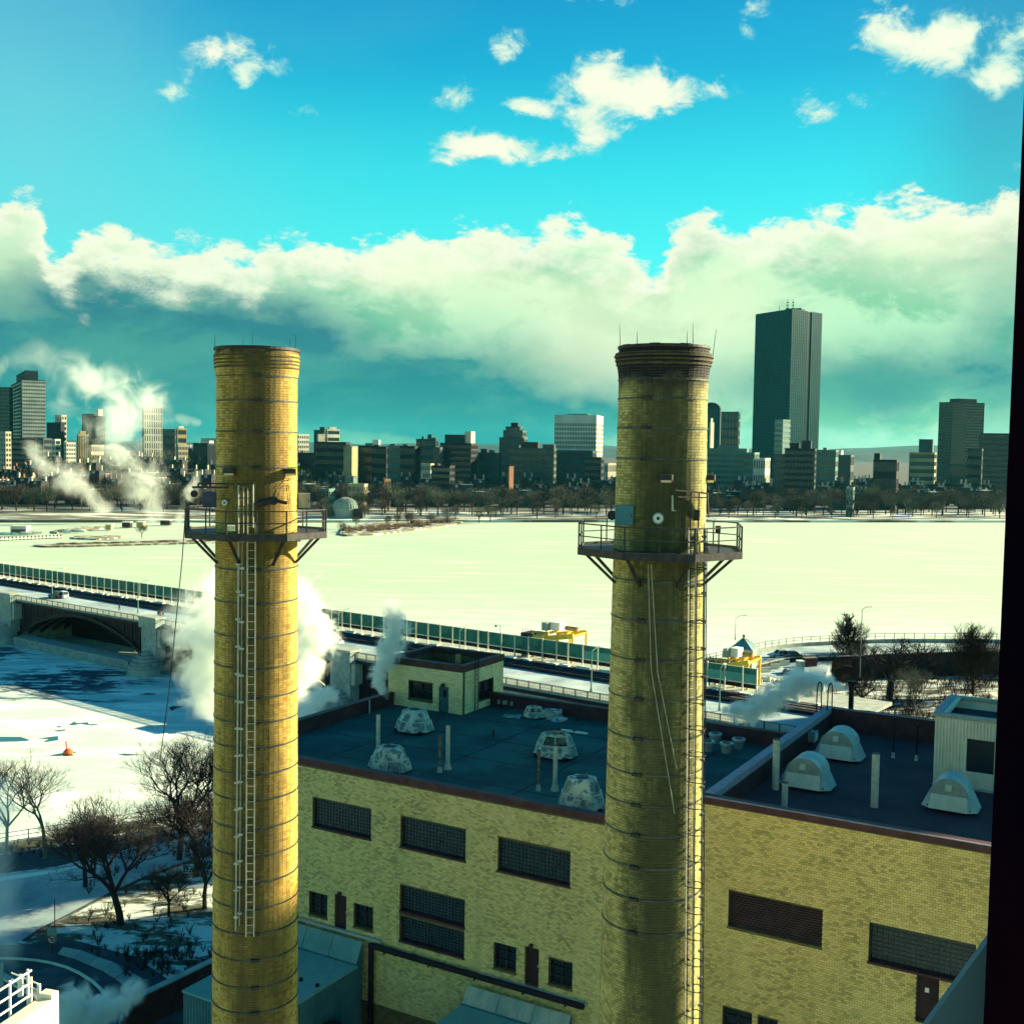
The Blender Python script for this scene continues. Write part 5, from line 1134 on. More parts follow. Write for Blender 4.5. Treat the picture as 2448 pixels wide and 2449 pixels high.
# green barrier: posts, panels, rails
t = thing('green_barrier', 'long green panelled barrier fence with pale posts along the bridge', 'fence', Q(0, 21, 10.7)); FB = 21.0
s = -149.0; k = 0; s_end = 132
while s < s_end:
    w = 3.2 if k % 6 else 2.5
    MB(MQ_).box(s - .10, FB - .14, 10.75, s + .10, FB + .14, 15.0).build('fence_post', 'conc_lit', t)
    if s + w <= s_end + 1:
        MB(MQ_).box(s + .14, FB - .03, 12.35, s + w - .14, FB + .03, 14.75).build('green_panel', 'greenpanel' if s < 60 or k % 2 else 'greenpanel', t)
        if s > 96: MB(MQ_).box(s + .16, FB - .06, 12.37, s + w - .16, FB - .035, 13.8).build('pale_panel', 'palegreen', t)
        MB(MQ_).box(s + .14, FB - .02, 11.5, s + w - .14, FB + .02, 12.2).build('lower_panel', 'darkiron', t)
    s += w; k += 1
qbox('top_rail', 'conc_lit', t, -149, FB - .06, 14.78, s, FB + .06, 14.86); qbox('mid_rail', 'conc_lit', t, -149, FB - .16, 12.2, s, FB - .05, 12.33)
# lamp posts
def street_lamp(lab, base, H, arm, r=.09, mat='palegreen', name='street_lamp', grp='street lamps on the bridge'):
    t = thing(name, lab, 'street lamp', base, grp); b = Vector(base)
    MB().cyl(b, b + Vector((0, 0, H)), r, r * .6, 8).build('lamp_post', mat, t); MB().cyl(b, b + Vector((0, 0, .7)), r * 1.8, r * 1.3, 8).build('post_base', mat, t)
    a = Vector(arm); pts = [b + Vector((0, 0, H)) + a * k / 5 + Vector((0, 0, .6 * math.sin(k / 5 * 1.57))) for k in range(6)]
    MB().tube(pts, r * .5, 6).build('lamp_arm', mat, t); e = pts[-1]; d = a.normalized()
    m = MB(); m.beam(e, e + d * .75, .26, .14); m.build('lamp_head', 'conc_lit', t); return t
M['lampgreen'] = pm('lamp_green', (.12, .26, .20), (.17, .32, .25), 2)
def lampQ(lab, u, v, vt, arm, z=10.95, **k): p = PZ(u, v, z); street_lamp(lab, p, PY(u, vt, p.y).z - z, arm, mat='lampgreen', **k)
lampQ('tall lamp post on the bridge sidewalk in front of the dark car', 126, 1431, 1366, (3.0 * Q2.x, 3.0 * Q2.y, 0), r=.13)
lampQ('tall lamp post on the bridge near the right granite pier', 331, 1466, 1396, (3 * Q2.x, 3 * Q2.y, 0), r=.13)
lampQ('lamp post on the bridge beside the white car', 809, 1546, 1466, (3 * Q2.x, 3 * Q2.y, 0), r=.13)
lampQ('lamp post on the bridge beside the yellow gantry, left of right chimney', 1413, 1655, 1558, (2.2 * Q2.x, 2.2 * Q2.y, 0), r=.13)
lampQ('lamp post on the bridge behind the pale vent pipes of the hut', 1098, 1590, 1508, (2.2 * Q2.x, 2.2 * Q2.y, 0), r=.1)
p = PZ(1238, 1663, 5); street_lamp('pale curved lamp just behind the back parapet right of the hut', p, PY(1238, 1614, p.y).z - 5, (4.2, .5, 0), r=.13, mat='galv', grp='street lamps on the bridge')
lampQ('lamp post standing on the bridge right of the right chimney', 1719, 1700, 1600, (1.0 * Q2.x, 1 * Q2.y, 0), z=10.8, r=.12)
p = PZ(1757, 1530, 9.3); street_lamp('thin arched lamp behind the little stone tower', p, PY(1757, 1478, p.y).z - 9.3, (1.6, .2, 0), r=.08, mat='lampgreen', grp='street lamps by the ramp')
p = PZ(2055, 1620, 5); street_lamp('pale pole lamp rising through the tall upright tree', p, PY(2055, 1458, p.y).z - 5, (1.2, 0, 0), r=.13, mat='galv', grp='street lamps by the ramp')
p = PZ(1196, 1560, 11); t = thing('weather_mast', 'thin mast with a little disc sensor beside the bridge barrier', 'mast', p)
q = PY(1196, 1497, p.y); MB().cyl(p, q, .05, n=6).build('mast_pole', 'band', t); MB().beam(q + Vector((.3, 0, 0)), q - Vector((.85, 0, 0)), .05, .05).build('mast_arm', 'band', t); e = q - Vector((.85, 0, 0)); MB().cyl(e - Vector((0, .05, 0)), e + Vector((0, .05, 0)), .22, n=12).build('sensor_disc', 'band', t)

# ------------------------------------------------------------------ vehicles
def car(lab, loc, rz, kind='sedan', mat='white', L=4.6, name='parked_car', grp=None, cat='car'):
    t = thing(name, lab, cat, loc, grp); W_ = 1.82
    Mx = Matrix.Translation(loc) @ Matrix.Rotation(rz, 4, 'Z')
    hb = .95 if kind == 'suv' else .82; ht = 1.78 if kind == 'suv' else 1.45
    # lower body by stations: x, half width, z low, z high
    st = [(-L / 2, .62, .38, hb - .18), (-L / 2 + .12, .80, .28, hb - .04), (-L * .28, .90, .25, hb), (0, .91, .24, hb), (L * .24, .90, .25, hb - .04), (L / 2 - .35, .84, .28, hb - .16), (L / 2, .62, .36, hb - .32)]
    m = MB(Mx); idx = [m.addv([(x, -w, z0), (x, -w * 1.0, (z0 + z1) / 2), (x, -w * .93, z1), (x, w * .93, z1), (x, w, (z0 + z1) / 2), (x, w, z0)]) for x, w, z0, z1 in st]
    for a, b in zip(idx, idx[1:]):
        for k in range(6): m.face(a + k, a + (k + 1) % 6, b + (k + 1) % 6, b + k)
    m.face(*[idx[0] + k for k in range(6)]); m.face(*[idx[-1] + k for k in reversed(range(6))])
    m.build('body', mat, t, smooth=False)
    xr_, xf = (-L / 2 + .18, L * .20) if kind == 'suv' else (-L * .36, L * .18)
    x0, x1 = (xr_ + .22, xf - .55) if kind == 'suv' else (xr_ + .55, xf - .6)
    m = MB(Mx); m.hexa([(xr_, -.80, hb - .03), (xf, -.80, hb - .06), (xf, .80, hb - .06), (xr_, .80, hb - .03), (x0, -.64, ht - .06), (x1, -.64, ht - .06), (x1, .64, ht - .06), (x0, .64, ht - .06)]); m.build('window', 'glassdark', t)
    m = MB(Mx); m.hexa([(x0 - .05, -.66, ht - .06), (x1 + .05, -.66, ht - .06), (x1 + .05, .66, ht - .06), (x0 - .05, .66, ht - .06), (x0 + .1, -.58, ht), (x1 - .1, -.58, ht), (x1 - .1, .58, ht), (x0 + .1, .58, ht)]); m.build('roof', mat, t)
    m = MB(Mx)
    for sy in (-1, 1):
        for xa, za, xb, zb in ((xr_, hb, x0, ht - .05), (xf, hb - .03, x1, ht - .05), ((x0 + x1) / 2, hb, (x0 + x1) / 2, ht - .05)): m.beam((xa, sy * .80, za), (xb, sy * .65, zb), .07, .05)
    m.build('roof_pillar', mat, t)
    for x in (-L * .30, L * .31):
        for sy in (-1, 1):
            w = MB(Mx).cyl((x, sy * .70, .33), (x, sy * .93, .33), .33, n=16).build('wheel', 'tyre', t); MB(Mx).cyl((x, sy * .931, .33), (x, sy * .95, .33), .2, n=12).build('rim', 'galv', w)
    for sy in (-1, 1): MB(Mx).box(L / 2 - .14, sy * .62 - .14, hb - .42, L / 2 - .02, sy * .62 + .14, hb - .28).build('headlight', 'galv', t); MB(Mx).box(-L / 2 - .01, sy * .6 - .14, hb - .34, -L / 2 + .06, sy * .6 + .14, hb - .2).build('tail_light', 'tail', t)
    return t
M['tail'] = pm('tail_light', (.35, .02, .02)); M['carsilver'] = pm('silver_paint', (.38, .44, .44), rough=.3); M['cardark'] = pm('dark_car_paint', (.03, .035, .04), rough=.3); M['carwhite'] = pm('white_car_paint', (.75, .76, .68), rough=.35)
def onQ(u, v, z=10.81): return PZ(u, v, z)
car('dark SUV with pale rear on the bridge behind the tall lamp post', onQ(134, 1430), QA + math.pi, 'suv', 'cardark', 4.8); car('white rounded van right behind the dark SUV on the bridge', onQ(149, 1430), QA + math.pi, 'suv', 'carwhite', 3.9, cat='van')
car('white sedan with snow on its roof on the bridge near the steam', onQ(797, 1540), QA + math.pi, 'sedan', 'carwhite', 4.7)
# people on the bridge
def person(lab, loc, H, coat, legs_c, face=0, grp=None, stride=.12):
    me = bpy.data.meshes.new('person'); loc = Vector(loc); s = H / 1.75
    J = [(0, 0, .95), (0, 0, 1.15), (0, 0, 1.38), (0, 0, 1.5), (0, 0, 1.60), (0, .02, 1.70),
         (.10, 0, .90), (.11, stride, .50), (.11, stride * .4, .06), (.11, stride * .4 + .16, .04), (-.10, 0, .90), (-.11, -stride, .50), (-.11, -stride * 1.6, .08), (-.11, -stride * 1.6 + .15, .04),
         (.20, 0, 1.38), (.25, -.05, 1.12), (.24, .06, .88), (.24, .10, .80), (-.20, 0, 1.38), (-.25, .05, 1.12), (-.24, .14, .90), (-.24, .18, .82)]
    E = [(0, 1), (1, 2), (2, 3), (3, 4), (4, 5), (0, 6), (6, 7), (7, 8), (8, 9), (0, 10), (10, 11), (11, 12), (12, 13), (2, 14), (14, 15), (15, 16), (16, 17), (2, 18), (18, 19), (19, 20), (20, 21)]
    Rr = [.15, .15, .17, .07, .10, .09, .10, .075, .055, .05, .10, .075, .055, .05, .09, .065, .05, .04, .09, .065, .05, .04]
    me.from_pydata([(a * s, b * s, c * s) for a, b, c in J], E, [])
    o = bpy.data.objects.new('person', me); COL.objects.link(o); o.location = loc; o.rotation_euler = (0, 0, face); WL[o.name] = loc
    md = o.modifiers.new('skin', 'SKIN'); sv = me.skin_vertices[0].data
    for i, r in enumerate(Rr): sv[i].radius = (r * s, r * s)
    sv[0].use_root = True; o.modifiers.new('sub', 'SUBSURF').levels = 1; o.modifiers['sub'].render_levels = 1
    me.materials.append(M[coat]); tag(o, lab, 'person', grp)
    h = MB(); h.lathe((0, .02 * s), [(.02 * s, 1.79 * s), (.09 * s, 1.77 * s), (.115 * s, 1.70 * s), (.11 * s, 1.62 * s)], 12); c = h.build('hat', legs_c, o, loc=loc); c.location = (0, 0, 0)
    return o
M['coat1'] = pm('dark_coat', (.03, .025, .03)); M['coat2'] = pm('maroon_coat', (.16, .03, .04)); M['coat3'] = pm('navy_coat', (.03, .05, .09))
person('person in a dark coat, leftmost of three standing by the pier cap', PZ(380, 1478, 10.96), 1.75, 'coat1', 'coat3', 0.3); person('person in a maroon coat, middle of three by the pier cap', PZ(385, 1478, 10.96), 1.7, 'coat2', 'coat1', 2)
person('person in a navy coat, rightmost of three by the pier cap', PZ(391, 1478.5, 10.96), 1.72, 'coat3', 'coat1', 1); person('lone person walking along the bridge railing between the lamps', PZ(286, 1461, 10.96), 1.75, 'coat1', 'coat1', -.7)

# ------------------------------------------------------------------ yellow gantries, stone tower, ramp road
def gantry(lab, u0, u1, vb, vt, b_, flip=1):
    # stands beyond the green barrier on the far carriageway
    def q(u, v):
        r = ray(u, v); N = Vector((Q2.x, Q2.y)); k = (QO.dot(N) + b_) / (r[0] * N.x + r[1] * N.y); P = Vector((r[0] * k, r[1] * k)) - QO; return P.dot(Q1), CZ + r[2] * k
    s0, _ = q(u0, vb); s1, zb = q(u1, vb); _, zt = q(u1, vt); L = s1 - s0
    t = thing('gantry_crane', lab, 'gantry', Q((s0 + s1) / 2, b_ + 2, 10.7), 'yellow maintenance gantries behind the green barrier')
    for sx in (s0 + .5, s0 + L * .34, s0 + L * .62, s1):
        MB(MQ_).box(sx - .16, b_ - .16, 10.7, sx + .16, b_ + .16, zt - 1.2).build('leg', 'yellow', t); MB(MQ_).box(sx - .16, b_ + 4.4, 10.7, sx + .16, b_ + 4.7, zt - 1.2).build('leg', 'yellow', t)
    MB(MQ_).beam((s0 + L * .3, b_, zt - 2.2), (s1 + .2, b_, zt - 1.0), .45, .9).build('girder', 'yellow', t); MB(MQ_).beam((s0, b_, zt - 2.1), (s0 + L * .38, b_, zt - 2.1), .4, .7).build('girder', 'yellow', t)
    MB(MQ_).beam((s0 + L * .3, b_ + 4.5, zt - 1.9), (s1 + .2, b_ + 4.5, zt - .8), .4, .8).build('girder', 'yellow', t)
    for k in (.35, .7, 1.0): MB(MQ_).beam((s0 + L * k, b_, zt - 1.5 + k * .4), (s0 + L * k, b_ + 4.5, zt - 1.3 + k * .4), .3, .4).build('cross_beam', 'yellow', t)
    MB(MQ_).beam((s0 + L * .64, b_, 11), (s1 - .1, b_, zt - 2.4), .06, .06).build('tie', 'tan', t); MB(MQ_).beam((s0 + L * .64, b_, zt - 2.4), (s1 - .1, b_, 11), .06, .06).build('tie', 'tan', t)
    MB(MQ_).cyl((s0 + L * .12, b_ + .5, zt - 1.35), (s0 + L * .40, b_ + .5, zt - 1.35), .35, n=12).build('drum', 'tan', t); MB(MQ_).cyl((s0 + L * .62, b_ + 3, zt - .25), (s0 + L * .92, b_ + 3, zt - .25), .42, n=12).build('drum', 'tan', t)
    MB(MQ_).box(s0 + L * .14, b_ + 1.6, zt - 1.0, s0 + L * .26, b_ + 3.0, zt + .5).build('engine_box', 'grey', t); MB(MQ_).box(s0 + L * .28, b_ + 2.6, zt - .9, s0 + L * .5, b_ + 4.6, zt + .6).build('snow_cover', 'white', t)
    MB(MQ_).box(s0 - 2.2, b_ - .2, zt - 2.6, s0 + .6, b_ + 3.2, zt - 1.6).build('work_deck', 'darkiron', t)
    for k in range(5): MB(MQ_).cyl((s0 - 2.0 + k * .6, b_, zt - 1.6), (s0 - 2.0 + k * .6, b_ + .4, zt - .8), .05, n=5).build('rail_post', 'steel', t)
    MB(MQ_).box(s0 - 1.6, b_ - .7, 10.75, s0 - .2, b_ - .2, zt - 2.62).build('control_cabinet', 'panel', t)
    return t
gantry('yellow gantry left of the right chimney with crossed bracing', 1268, 1368, 1560, 1508, 23.5)
gantry('yellow gantry right of the right chimney before the stone tower', 1704, 1786, 1640, 1570, 23.5)
tp = PZ(1779, 1640, 8.5); t = thing('stone_tower', 'squat granite tower with glazed pyramid roof, right of right chimney', 'tower', tp)
k_ = Vector((tp.x, tp.y, 0)); zt = PY(1779, 1555, tp.y).z; za = PY(1779, 1523, tp.y).z; Mx = Matrix.Translation((tp.x, tp.y + 1.6, 0)) @ Matrix.Rotation(rad(-24), 4, 'Z')
hw = 1.95
MB(Mx).box(-hw, -hw, 4.5, hw, hw, zt - .3).build('tower_wall', 'granite', t); MB(Mx).box(-hw - .2, -hw - .2, zt - .297, hw + .2, hw + .2, zt + .25).build('cornice', 'concrete', t)
MB(Mx).box(-hw - .12, -hw - .12, 4.5, hw + .12, hw + .12, 9.6).build('plinth', 'granite', t)
for k in range(4):
    a0_ = math.pi / 2 * k + math.pi / 4; p0 = (hw * 1.4 * math.cos(a0_), hw * 1.4 * math.sin(a0_), zt + .253); p1 = (hw * 1.4 * math.cos(a0_ + math.pi / 2), hw * 1.4 * math.sin(a0_ + math.pi / 2), zt + .253)
    m = MB(Mx); m.poly([p0, p1, (0, 0, za - .35)]); m.build('roof_slope', 'panel', t)
    m = MB(Mx); m.beam(p0, (0, 0, za - .33), .12, .12); m.build('roof_rib', 'conc_lit', t)
    m = MB(Mx); q0 = Vector(p0).lerp(Vector(p1), .5); m.beam(q0, (0, 0, za - .33), .07, .07); m.build('roof_rib', 'steel', t)
m = MB(Mx); m.lathe((0, 0), [(.05, za + .2), (.22, za), (.28, za - .15), (.12, za - .38)], 10); m.build('finial', 'steel', t)
for sx in (-1, 1): MB(Mx).box(sx * .9 - .22, -hw - .03, zt - 3.0, sx * .9 + .22, -hw - .003, zt - 1.6).build('slit_window', 'glassdark', t)
# ramp
def poly_line(pts, z, n=6):
    P = [PZ(u, v, z) for u, v in pts]; out = []
    for i in range(len(P) - 1):
        a, b, c, d = P[max(i - 1, 0)], P[i], P[i + 1], P[min(i + 2, len(P) - 1)]
        for k in range(n):
            t_ = k / n; out.append(.5 * ((2 * b) + (c - a) * t_ + (2 * a - 5 * b + 4 * c - d) * t_ ** 2 + (3 * b - a - 3 * c + d) * t_ ** 3))
    out.append(P[-1]); return out
zr = 9.0
M['darkwall'] = pm('dark_retaining_wall', (.012, .010, .012), (.035, .03, .028), .5)
Fa = poly_line([(1600, 1612), (1680, 1592), (1752, 1575), (1820, 1559), (1900, 1547), (2000, 1541), (2130, 1536), (2260, 1536), (2380, 1537), (2560, 1543)], zr)
Na = poly_line([(1600, 1680), (1680, 1650), (1760, 1610), (1830, 1590), (1900, 1576), (2000, 1575), (2130, 1568), (2260, 1564), (2380, 1562), (2560, 1568)], zr)
m = MB()
for i in range(len(Fa) - 1): m.hexa([(*Na[i].xy, zr - .8), (*Na[i + 1].xy, zr - .8), (*Fa[i + 1].xy, zr - .8), (*Fa[i].xy, zr - .8), (*Na[i].xy, zr), (*Na[i + 1].xy, zr), (*Fa[i + 1].xy, zr), (*Fa[i].xy, zr)])
rp = m.build('ramp_road', 'roadsnow', kind='structure')
t = thing('ramp_parapet', 'concrete parapet and dark retaining wall holding the curved ramp', 'wall', Na[20])
def wallrun(P, z0, z1, w, name, mat, par):
    m = MB()
    for a, b in zip(P, P[1:]):
        d = (b - a).normalized(); s = Vector((-d.y, d.x, 0)) * w / 2; q = [a - s, b - s, b + s, a + s]; m.hexa([(v.x, v.y, z0) for v in q] + [(v.x, v.y, z1) for v in q])
    return m.build(name, mat, par)
wallrun(Fa, zr + .002, zr + .75, .4, 'far_parapet', 'concrete', t); wallrun(Na[12:], 3.8, zr + .35, .5, 'retaining_wall', 'darkwall', t); wallrun(Na[12:], zr + .353, zr + .5, .6, 'wall_coping', 'concrete', t)
t = thing('ramp_fence', 'light metal rail fence curving along the far side of the ramp', 'fence', Fa[20])
for z in (1.35, 1.95): 
    m = MB(); m.tube([p + Vector((0, 0, z)) for p in Fa], .05, 4); m.build('rail', 'band', t)
L = 0; nxt = 0
for a, b in zip(Fa, Fa[1:]):
    d = (b - a); l = d.length
    while nxt < L + l: p = a + d * ((nxt - L) / l); MB().beam(p + Vector((0, 0, .7)), p + Vector((0, 0, 2.0)), .1, .1).build('fence_post', 'band', t); nxt += 2.3
    L += l
t = thing('ramp_guard_rail', 'low guard rail along the near edge of the ramp', 'guard rail', Na[30])
m = MB(); m.tube([p + Vector((0, 0, .95)) for p in Na[22:]], .05, 4); m.build('rail', 'band', t); L = 0; nxt = 0
for a, b in zip(Na[22:], Na[23:]):
    d = (b - a); l = d.length
    while nxt < L + l: p = a + d * ((nxt - L) / l); MB().beam(p + Vector((0, 0, .5)), p + Vector((0, 0, .98)), .1, .1).build('post', 'band', t); nxt += 2.6
    L += l
car('silver sedan driving on the curved ramp beyond the stone tower', PZ(1862, 1571, zr + .01), math.pi + .3, 'sedan', 'carsilver', 4.8); car('dark car close behind the silver sedan on the ramp', PZ(1889, 1574, zr + .01), math.pi + .15, 'sedan', 'cardark', 4.6)
# works yard by the tower
t = thing('jersey_barrier', 'row of pale concrete barriers along the works yard beside the tower', 'barrier', PZ(1860, 1600, 8.6))
for k, (u, v) in enumerate(((1825, 1592), (1845, 1586), (1865, 1580), (1830, 1606), (1852, 1598), (1875, 1590))):
    p = PZ(u, v, 8.7); m = MB(Matrix.Translation(p) @ Matrix.Rotation(.28, 4, 'Z')); m.hexa([(-1, -.3, 0), (1, -.3, 0), (1, .3, 0), (-1, .3, 0), (-1, -.1, .85), (1, -.1, .85), (1, .1, .85), (-1, .1, .85)]); m.build('barrier_block', 'conc_lit', t)
m = MB(); pts = [PZ(1640, 1700, 8.6), PZ(1700, 1680, 8.6), PZ(1790, 1640, 8.6), PZ(1830, 1588, 8.6), PZ(1990, 1578, 8.6), PZ(1960, 1640, 8.6), PZ(1880, 1665, 8.6)]
m.prism([(p.x, p.y) for p in pts][::-1], 4, 8.6); m.build('works_yard', 'roadsnow', kind='structure')
for k, (u, v, mt, w, h, lab) in enumerate(((1912, 1606, 'grey', 1.1, 2.0, 'grey green portable toilet in the works yard'), (1885, 1612, 'darkiron', 3.6, 1.1, 'dark heap of machinery in the snowy works yard'), (1935, 1593, 'coping', 2.6, 1.6, 'maroon skip at the back of the works yard'), (1833, 1628, 'conc_lit', 3.6, .9, 'pale rubble heap at the foot of the tower'), (1868, 1632, 'concrete', 2.4, .7, 'smaller grey rubble heap right of the pale heap'))):
    p = PZ(u, v, 8.6); t = thing(('portable_toilet', 'machinery_heap', 'skip', 'rubble_heap', 'rubble_heap')[k], lab, ('toilet', 'machinery', 'skip', 'rubble', 'rubble')[k], p)
    if k in (0, 2):
        Mx = Matrix.Translation(p) @ Matrix.Rotation(.3, 4, 'Z'); m = MB(Mx); m.hexa([(-w / 2, -.5, 0), (w / 2, -.5, 0), (w / 2, .6, 0), (-w / 2, .6, 0), (-w / 2 - .1 * (k == 2), -.6, h), (w / 2 + .1 * (k == 2), -.6, h), (w / 2, .7, h), (-w / 2, .7, h)]); m.build('body', mt, t)
        MB(Mx).box(-w * .3, -.66, .1, w * .3, -.63, h * .85).build('door', 'panel' if k == 0 else 'coping', t); MB(Mx).box(-w / 2 - .05, -.65, h, w / 2 + .05, .72, h + .12).build('lid', 'white' if k == 0 else 'rust', t)
    else:
        for j in range(12):
            x, y = R_.uniform(-w / 2, w / 2), R_.uniform(-1, 1); zz = max(.2, h * (1 - abs(x) / w * 1.6)) ; a = R_.uniform(0, 3)
            m = MB(Matrix.Translation(p + Vector((x, y, zz * .4))) @ Matrix.Rotation(a, 4, 'Z') @ Matrix.Rotation(R_.uniform(-.6, .6), 4, 'X')); m.hexa([(-.5, -.3, -zz / 2), (.5, -.3, -zz / 2), (.4, .3, -zz / 2), (-.5, .35, -zz / 2), (-.3, -.2, zz / 2), (.3, -.25, zz / 2), (.3, .2, zz / 2), (-.3, .2, zz / 2)]); m.build('chunk', mt, t)
# signs lower left, buoy
def sign(lab, u, v, vt, disc=None):
    p = PZ(u, v, 4.5); q = PY(u, vt, p.y); t = thing('road_sign', lab, 'road sign', p); MB().beam(p, q, .07, .07).build('sign_post', 'steel', t)
    if disc:
        MB().cyl(q + Vector((0, -.05, -.3)), q + Vector((0, -.09, -.3)), .42, n=20).build('sign_disc', 'conc_lit', t)
        r = MB(); c = q + Vector((0, -.11, -.3)); 
        for k in range(20): a, b = 6.283 * k / 20, 6.283 * (k + 1) / 20; r.beam(c + Vector((math.cos(a) * .36, 0, math.sin(a) * .36)), c + Vector((math.cos(b) * .36, 0, math.sin(b) * .36)), .09, .02, up=(0, 1, 0))
        r.beam(c + Vector((-.25, 0, .25)), c + Vector((.25, 0, -.25)), .08, .02, up=(0, 1, 0)); r.build('red_ring', 'tail', t)
        r = MB(); d = Vector((0, -.015, 0)); r.beam(c + d + Vector((-.05, 0, -.2)), c + d + Vector((-.05, 0, .1)), .06, .02, up=(0, 1, 0)); r.beam(c + d + Vector((-.05, 0, .1)), c + d + Vector((.13, 0, .1)), .06, .02, up=(0, 1, 0)); r.poly([c + d + Vector((.11, 0, .19)), c + d + Vector((.25, 0, .1)), c + d + Vector((.11, 0, .01))]); r.build('turn_arrow', 'steel', t)
        MB().box(q.x - .42, q.y - .04, q.z - .05, q.x + .42, q.y + .0, q.z + .75).build('back_plate', 'grey', t)
    return t
sign('round no-turn sign with red ring on a post by the turning road', 126, 2279, 2238, True)
sign('bare thin sign pole standing on the riverside road verge', 132, 2215, 2150); sign('thin pole in the snowy grass left of the leaning tree', 226, 2120, 2065)
p = PZ(164, 1803, 0); t = thing('river_buoy', 'orange red buoy frozen into the ice left of the chimney', 'buoy', p)
MB().lathe((p.x, p.y), [(.05, .9), (.35, .85), (.75, .45), (.8, .1), (.5, 0)], 16).build('buoy_float', 'orange', t); MB().beam(p + Vector((-.2, 0, .8)), p + Vector((-.35, 0, 2.1)), .16, .16).build('buoy_mast', 'orange', t)
# ice stains: dark open-water slits near the buoy
def lead(lab, pts):
    P = [PZ(u, v, .02) for u, v in pts]; m = MB(); m.poly([(p_.x, p_.y, .02) for p_ in P]); return m.build('open_water', 'water', kind='structure')
M['water'] = glass_mat('dark_water', (.02, .05, .065), .1)
lead('', [(0, 1762), (50, 1762), (75, 1770), (62, 1772), (40, 1773), (0, 1774)]); lead('', [(90, 1766), (128, 1761), (140, 1760), (140, 1770), (112, 1774), (105, 1773), (118, 1767)]); lead('', [(142, 1806), (150, 1800), (182, 1797), (184, 1799), (172, 1803), (180, 1806), (160, 1808)])
lead('', [(165, 1733), (178, 1726), (186, 1729), (210, 1727), (214, 1732), (232, 1731), (238, 1732), (220, 1735), (195, 1731), (175, 1734)]); lead('', [(135, 1737), (150, 1736), (142, 1740)]); lead('', [(130, 1747), (155, 1744), (160, 1746), (140, 1749)]); lead('', [(404, 1692), (418, 1688), (434, 1689), (440, 1692), (424, 1693), (412, 1700)]); lead('', [(332, 1661), (350, 1657), (372, 1658), (374, 1661), (352, 1662)]); lead('', [(280, 1803), (300, 1802), (340, 1805), (300, 1807)]); lead('', [(400, 1752), (420, 1750), (424, 1754), (405, 1755)])

# tangled undergrowth below the ramp and behind the plant roof: one mass of twigs
rb = random.Random(77); m = MB()
def thicket(u0, u1, v0, v1, n, H, z=4.5):
    for _ in range(n):
        p = PZ(rb.uniform(u0, u1), rb.uniform(v0, v1), z); h = H * rb.uniform(.35, 1.1)
        for _ in range(7):
            a = rb.uniform(0, 6.28); d = Vector((math.cos(a) * rb.uniform(.1, .7), math.sin(a) * rb.uniform(.1, .7), 1)).normalized(); q = p + d * h * rb.uniform(.5, 1); m.cyl(p, q, .035, .012, 3, cap=False)
            for _ in range(3):
                f = rb.uniform(.3, .9); s = p.lerp(q, f); e = s + (d + Vector((rb.uniform(-1, 1), rb.uniform(-1, 1), rb.uniform(-.2, .8)))).normalized() * h * rb.uniform(.15, .4); m.cyl(s, e, .02, .008, 3, cap=False)
thicket(1960, 2400, 1630, 1690, 150, 3.0); thicket(1700, 2010, 1712, 1790, 120, 3.2); thicket(1850, 2180, 1690, 1730, 130, 3.4); thicket(2020, 2380, 1600, 1650, 110, 3.4); thicket(2150, 2400, 1690, 1745, 70, 3.6); thicket(1500, 1640, 1690, 1720, 10, 2.5)
thicket(170, 520, 2075, 2290, 90, 1.3); thicket(-40, 420, 2010, 2055, 60, 1.2); thicket(300, 520, 2280, 2340, 50, 1.6)
m.build('undergrowth', 'bark', kind='stuff', label='tangled bare undergrowth below the ramp and behind the roofs', cat='undergrowth')
# ------------------------------------------------------------------ far bank terrain and city
def hill(x, y):
    h = 3.0
    h += 24 * math.exp(-((x + 330) / 190) ** 2 - ((y - 1180) / 190) ** 2)
    h += max(0, (y - 1500)) * .004
    return h
def shore_y(x): return float(np.interp(x, [-900, -420, -308, -165, 0, 200, 359, 600, 1500], [640, 672, 688, 722, 765, 812, 850, 905, 1050]))
m = MB(); xs = [-2200 + 50 * i for i in range(89)]; rows = [0, .5, 12, 40, 90, 160, 240, 330, 430, 560, 700, 900, 1300, 2200, 4200]
for j, r in enumerate(rows):
    for x in xs:
        y = shore_y(x) + r; z = -.5 if j == 0 else (1.6 if j in (1, 2) else hill(x, y) * min(1, .5 + r / 300)); m.v.append((x, y, z)); 
n = len(xs)
for j in range(len(rows) - 1):
    for i in range(n - 1): m.face(j * n + i, j * n + i + 1, (j + 1) * n + i + 1, (j + 1) * n + i)
def mat_far():
    m_, t, b = base_mat('far_bank_ground'); pos = t.new('ShaderNodeNewGeometry').outputs['Position']
    s = t.noise(t.vm('MULTIPLY', pos, (.35, 1, 1)), .035, 7, .65)
    sp_ = t.new('ShaderNodeSeparateXYZ'); t.l.new(pos, sp_.inputs[0]); d = t.m('SUBTRACT', sp_.outputs[1], t.m('MULTIPLY', sp_.outputs[0], .235))
    c = t.mix(t.ss(s, .46, .58), (.10, .10, .065), (.62, .66, .54)); c = t.mix(t.ss(d, 840, 900), c, t.mix(t.noise(pos, .03, 4), (.012, .016, .018), (.035, .038, .032)))
    t.put(b.inputs['Base Color'], c); b.inputs['Roughness'].default_value = .95; return m_
M['farland'] = mat_far()
m.build('far_bank', 'farland', kind='structure')
def terr(x, y): 
    r = y - shore_y(x); return hill(x, y) * min(1, .5 + r / 300)
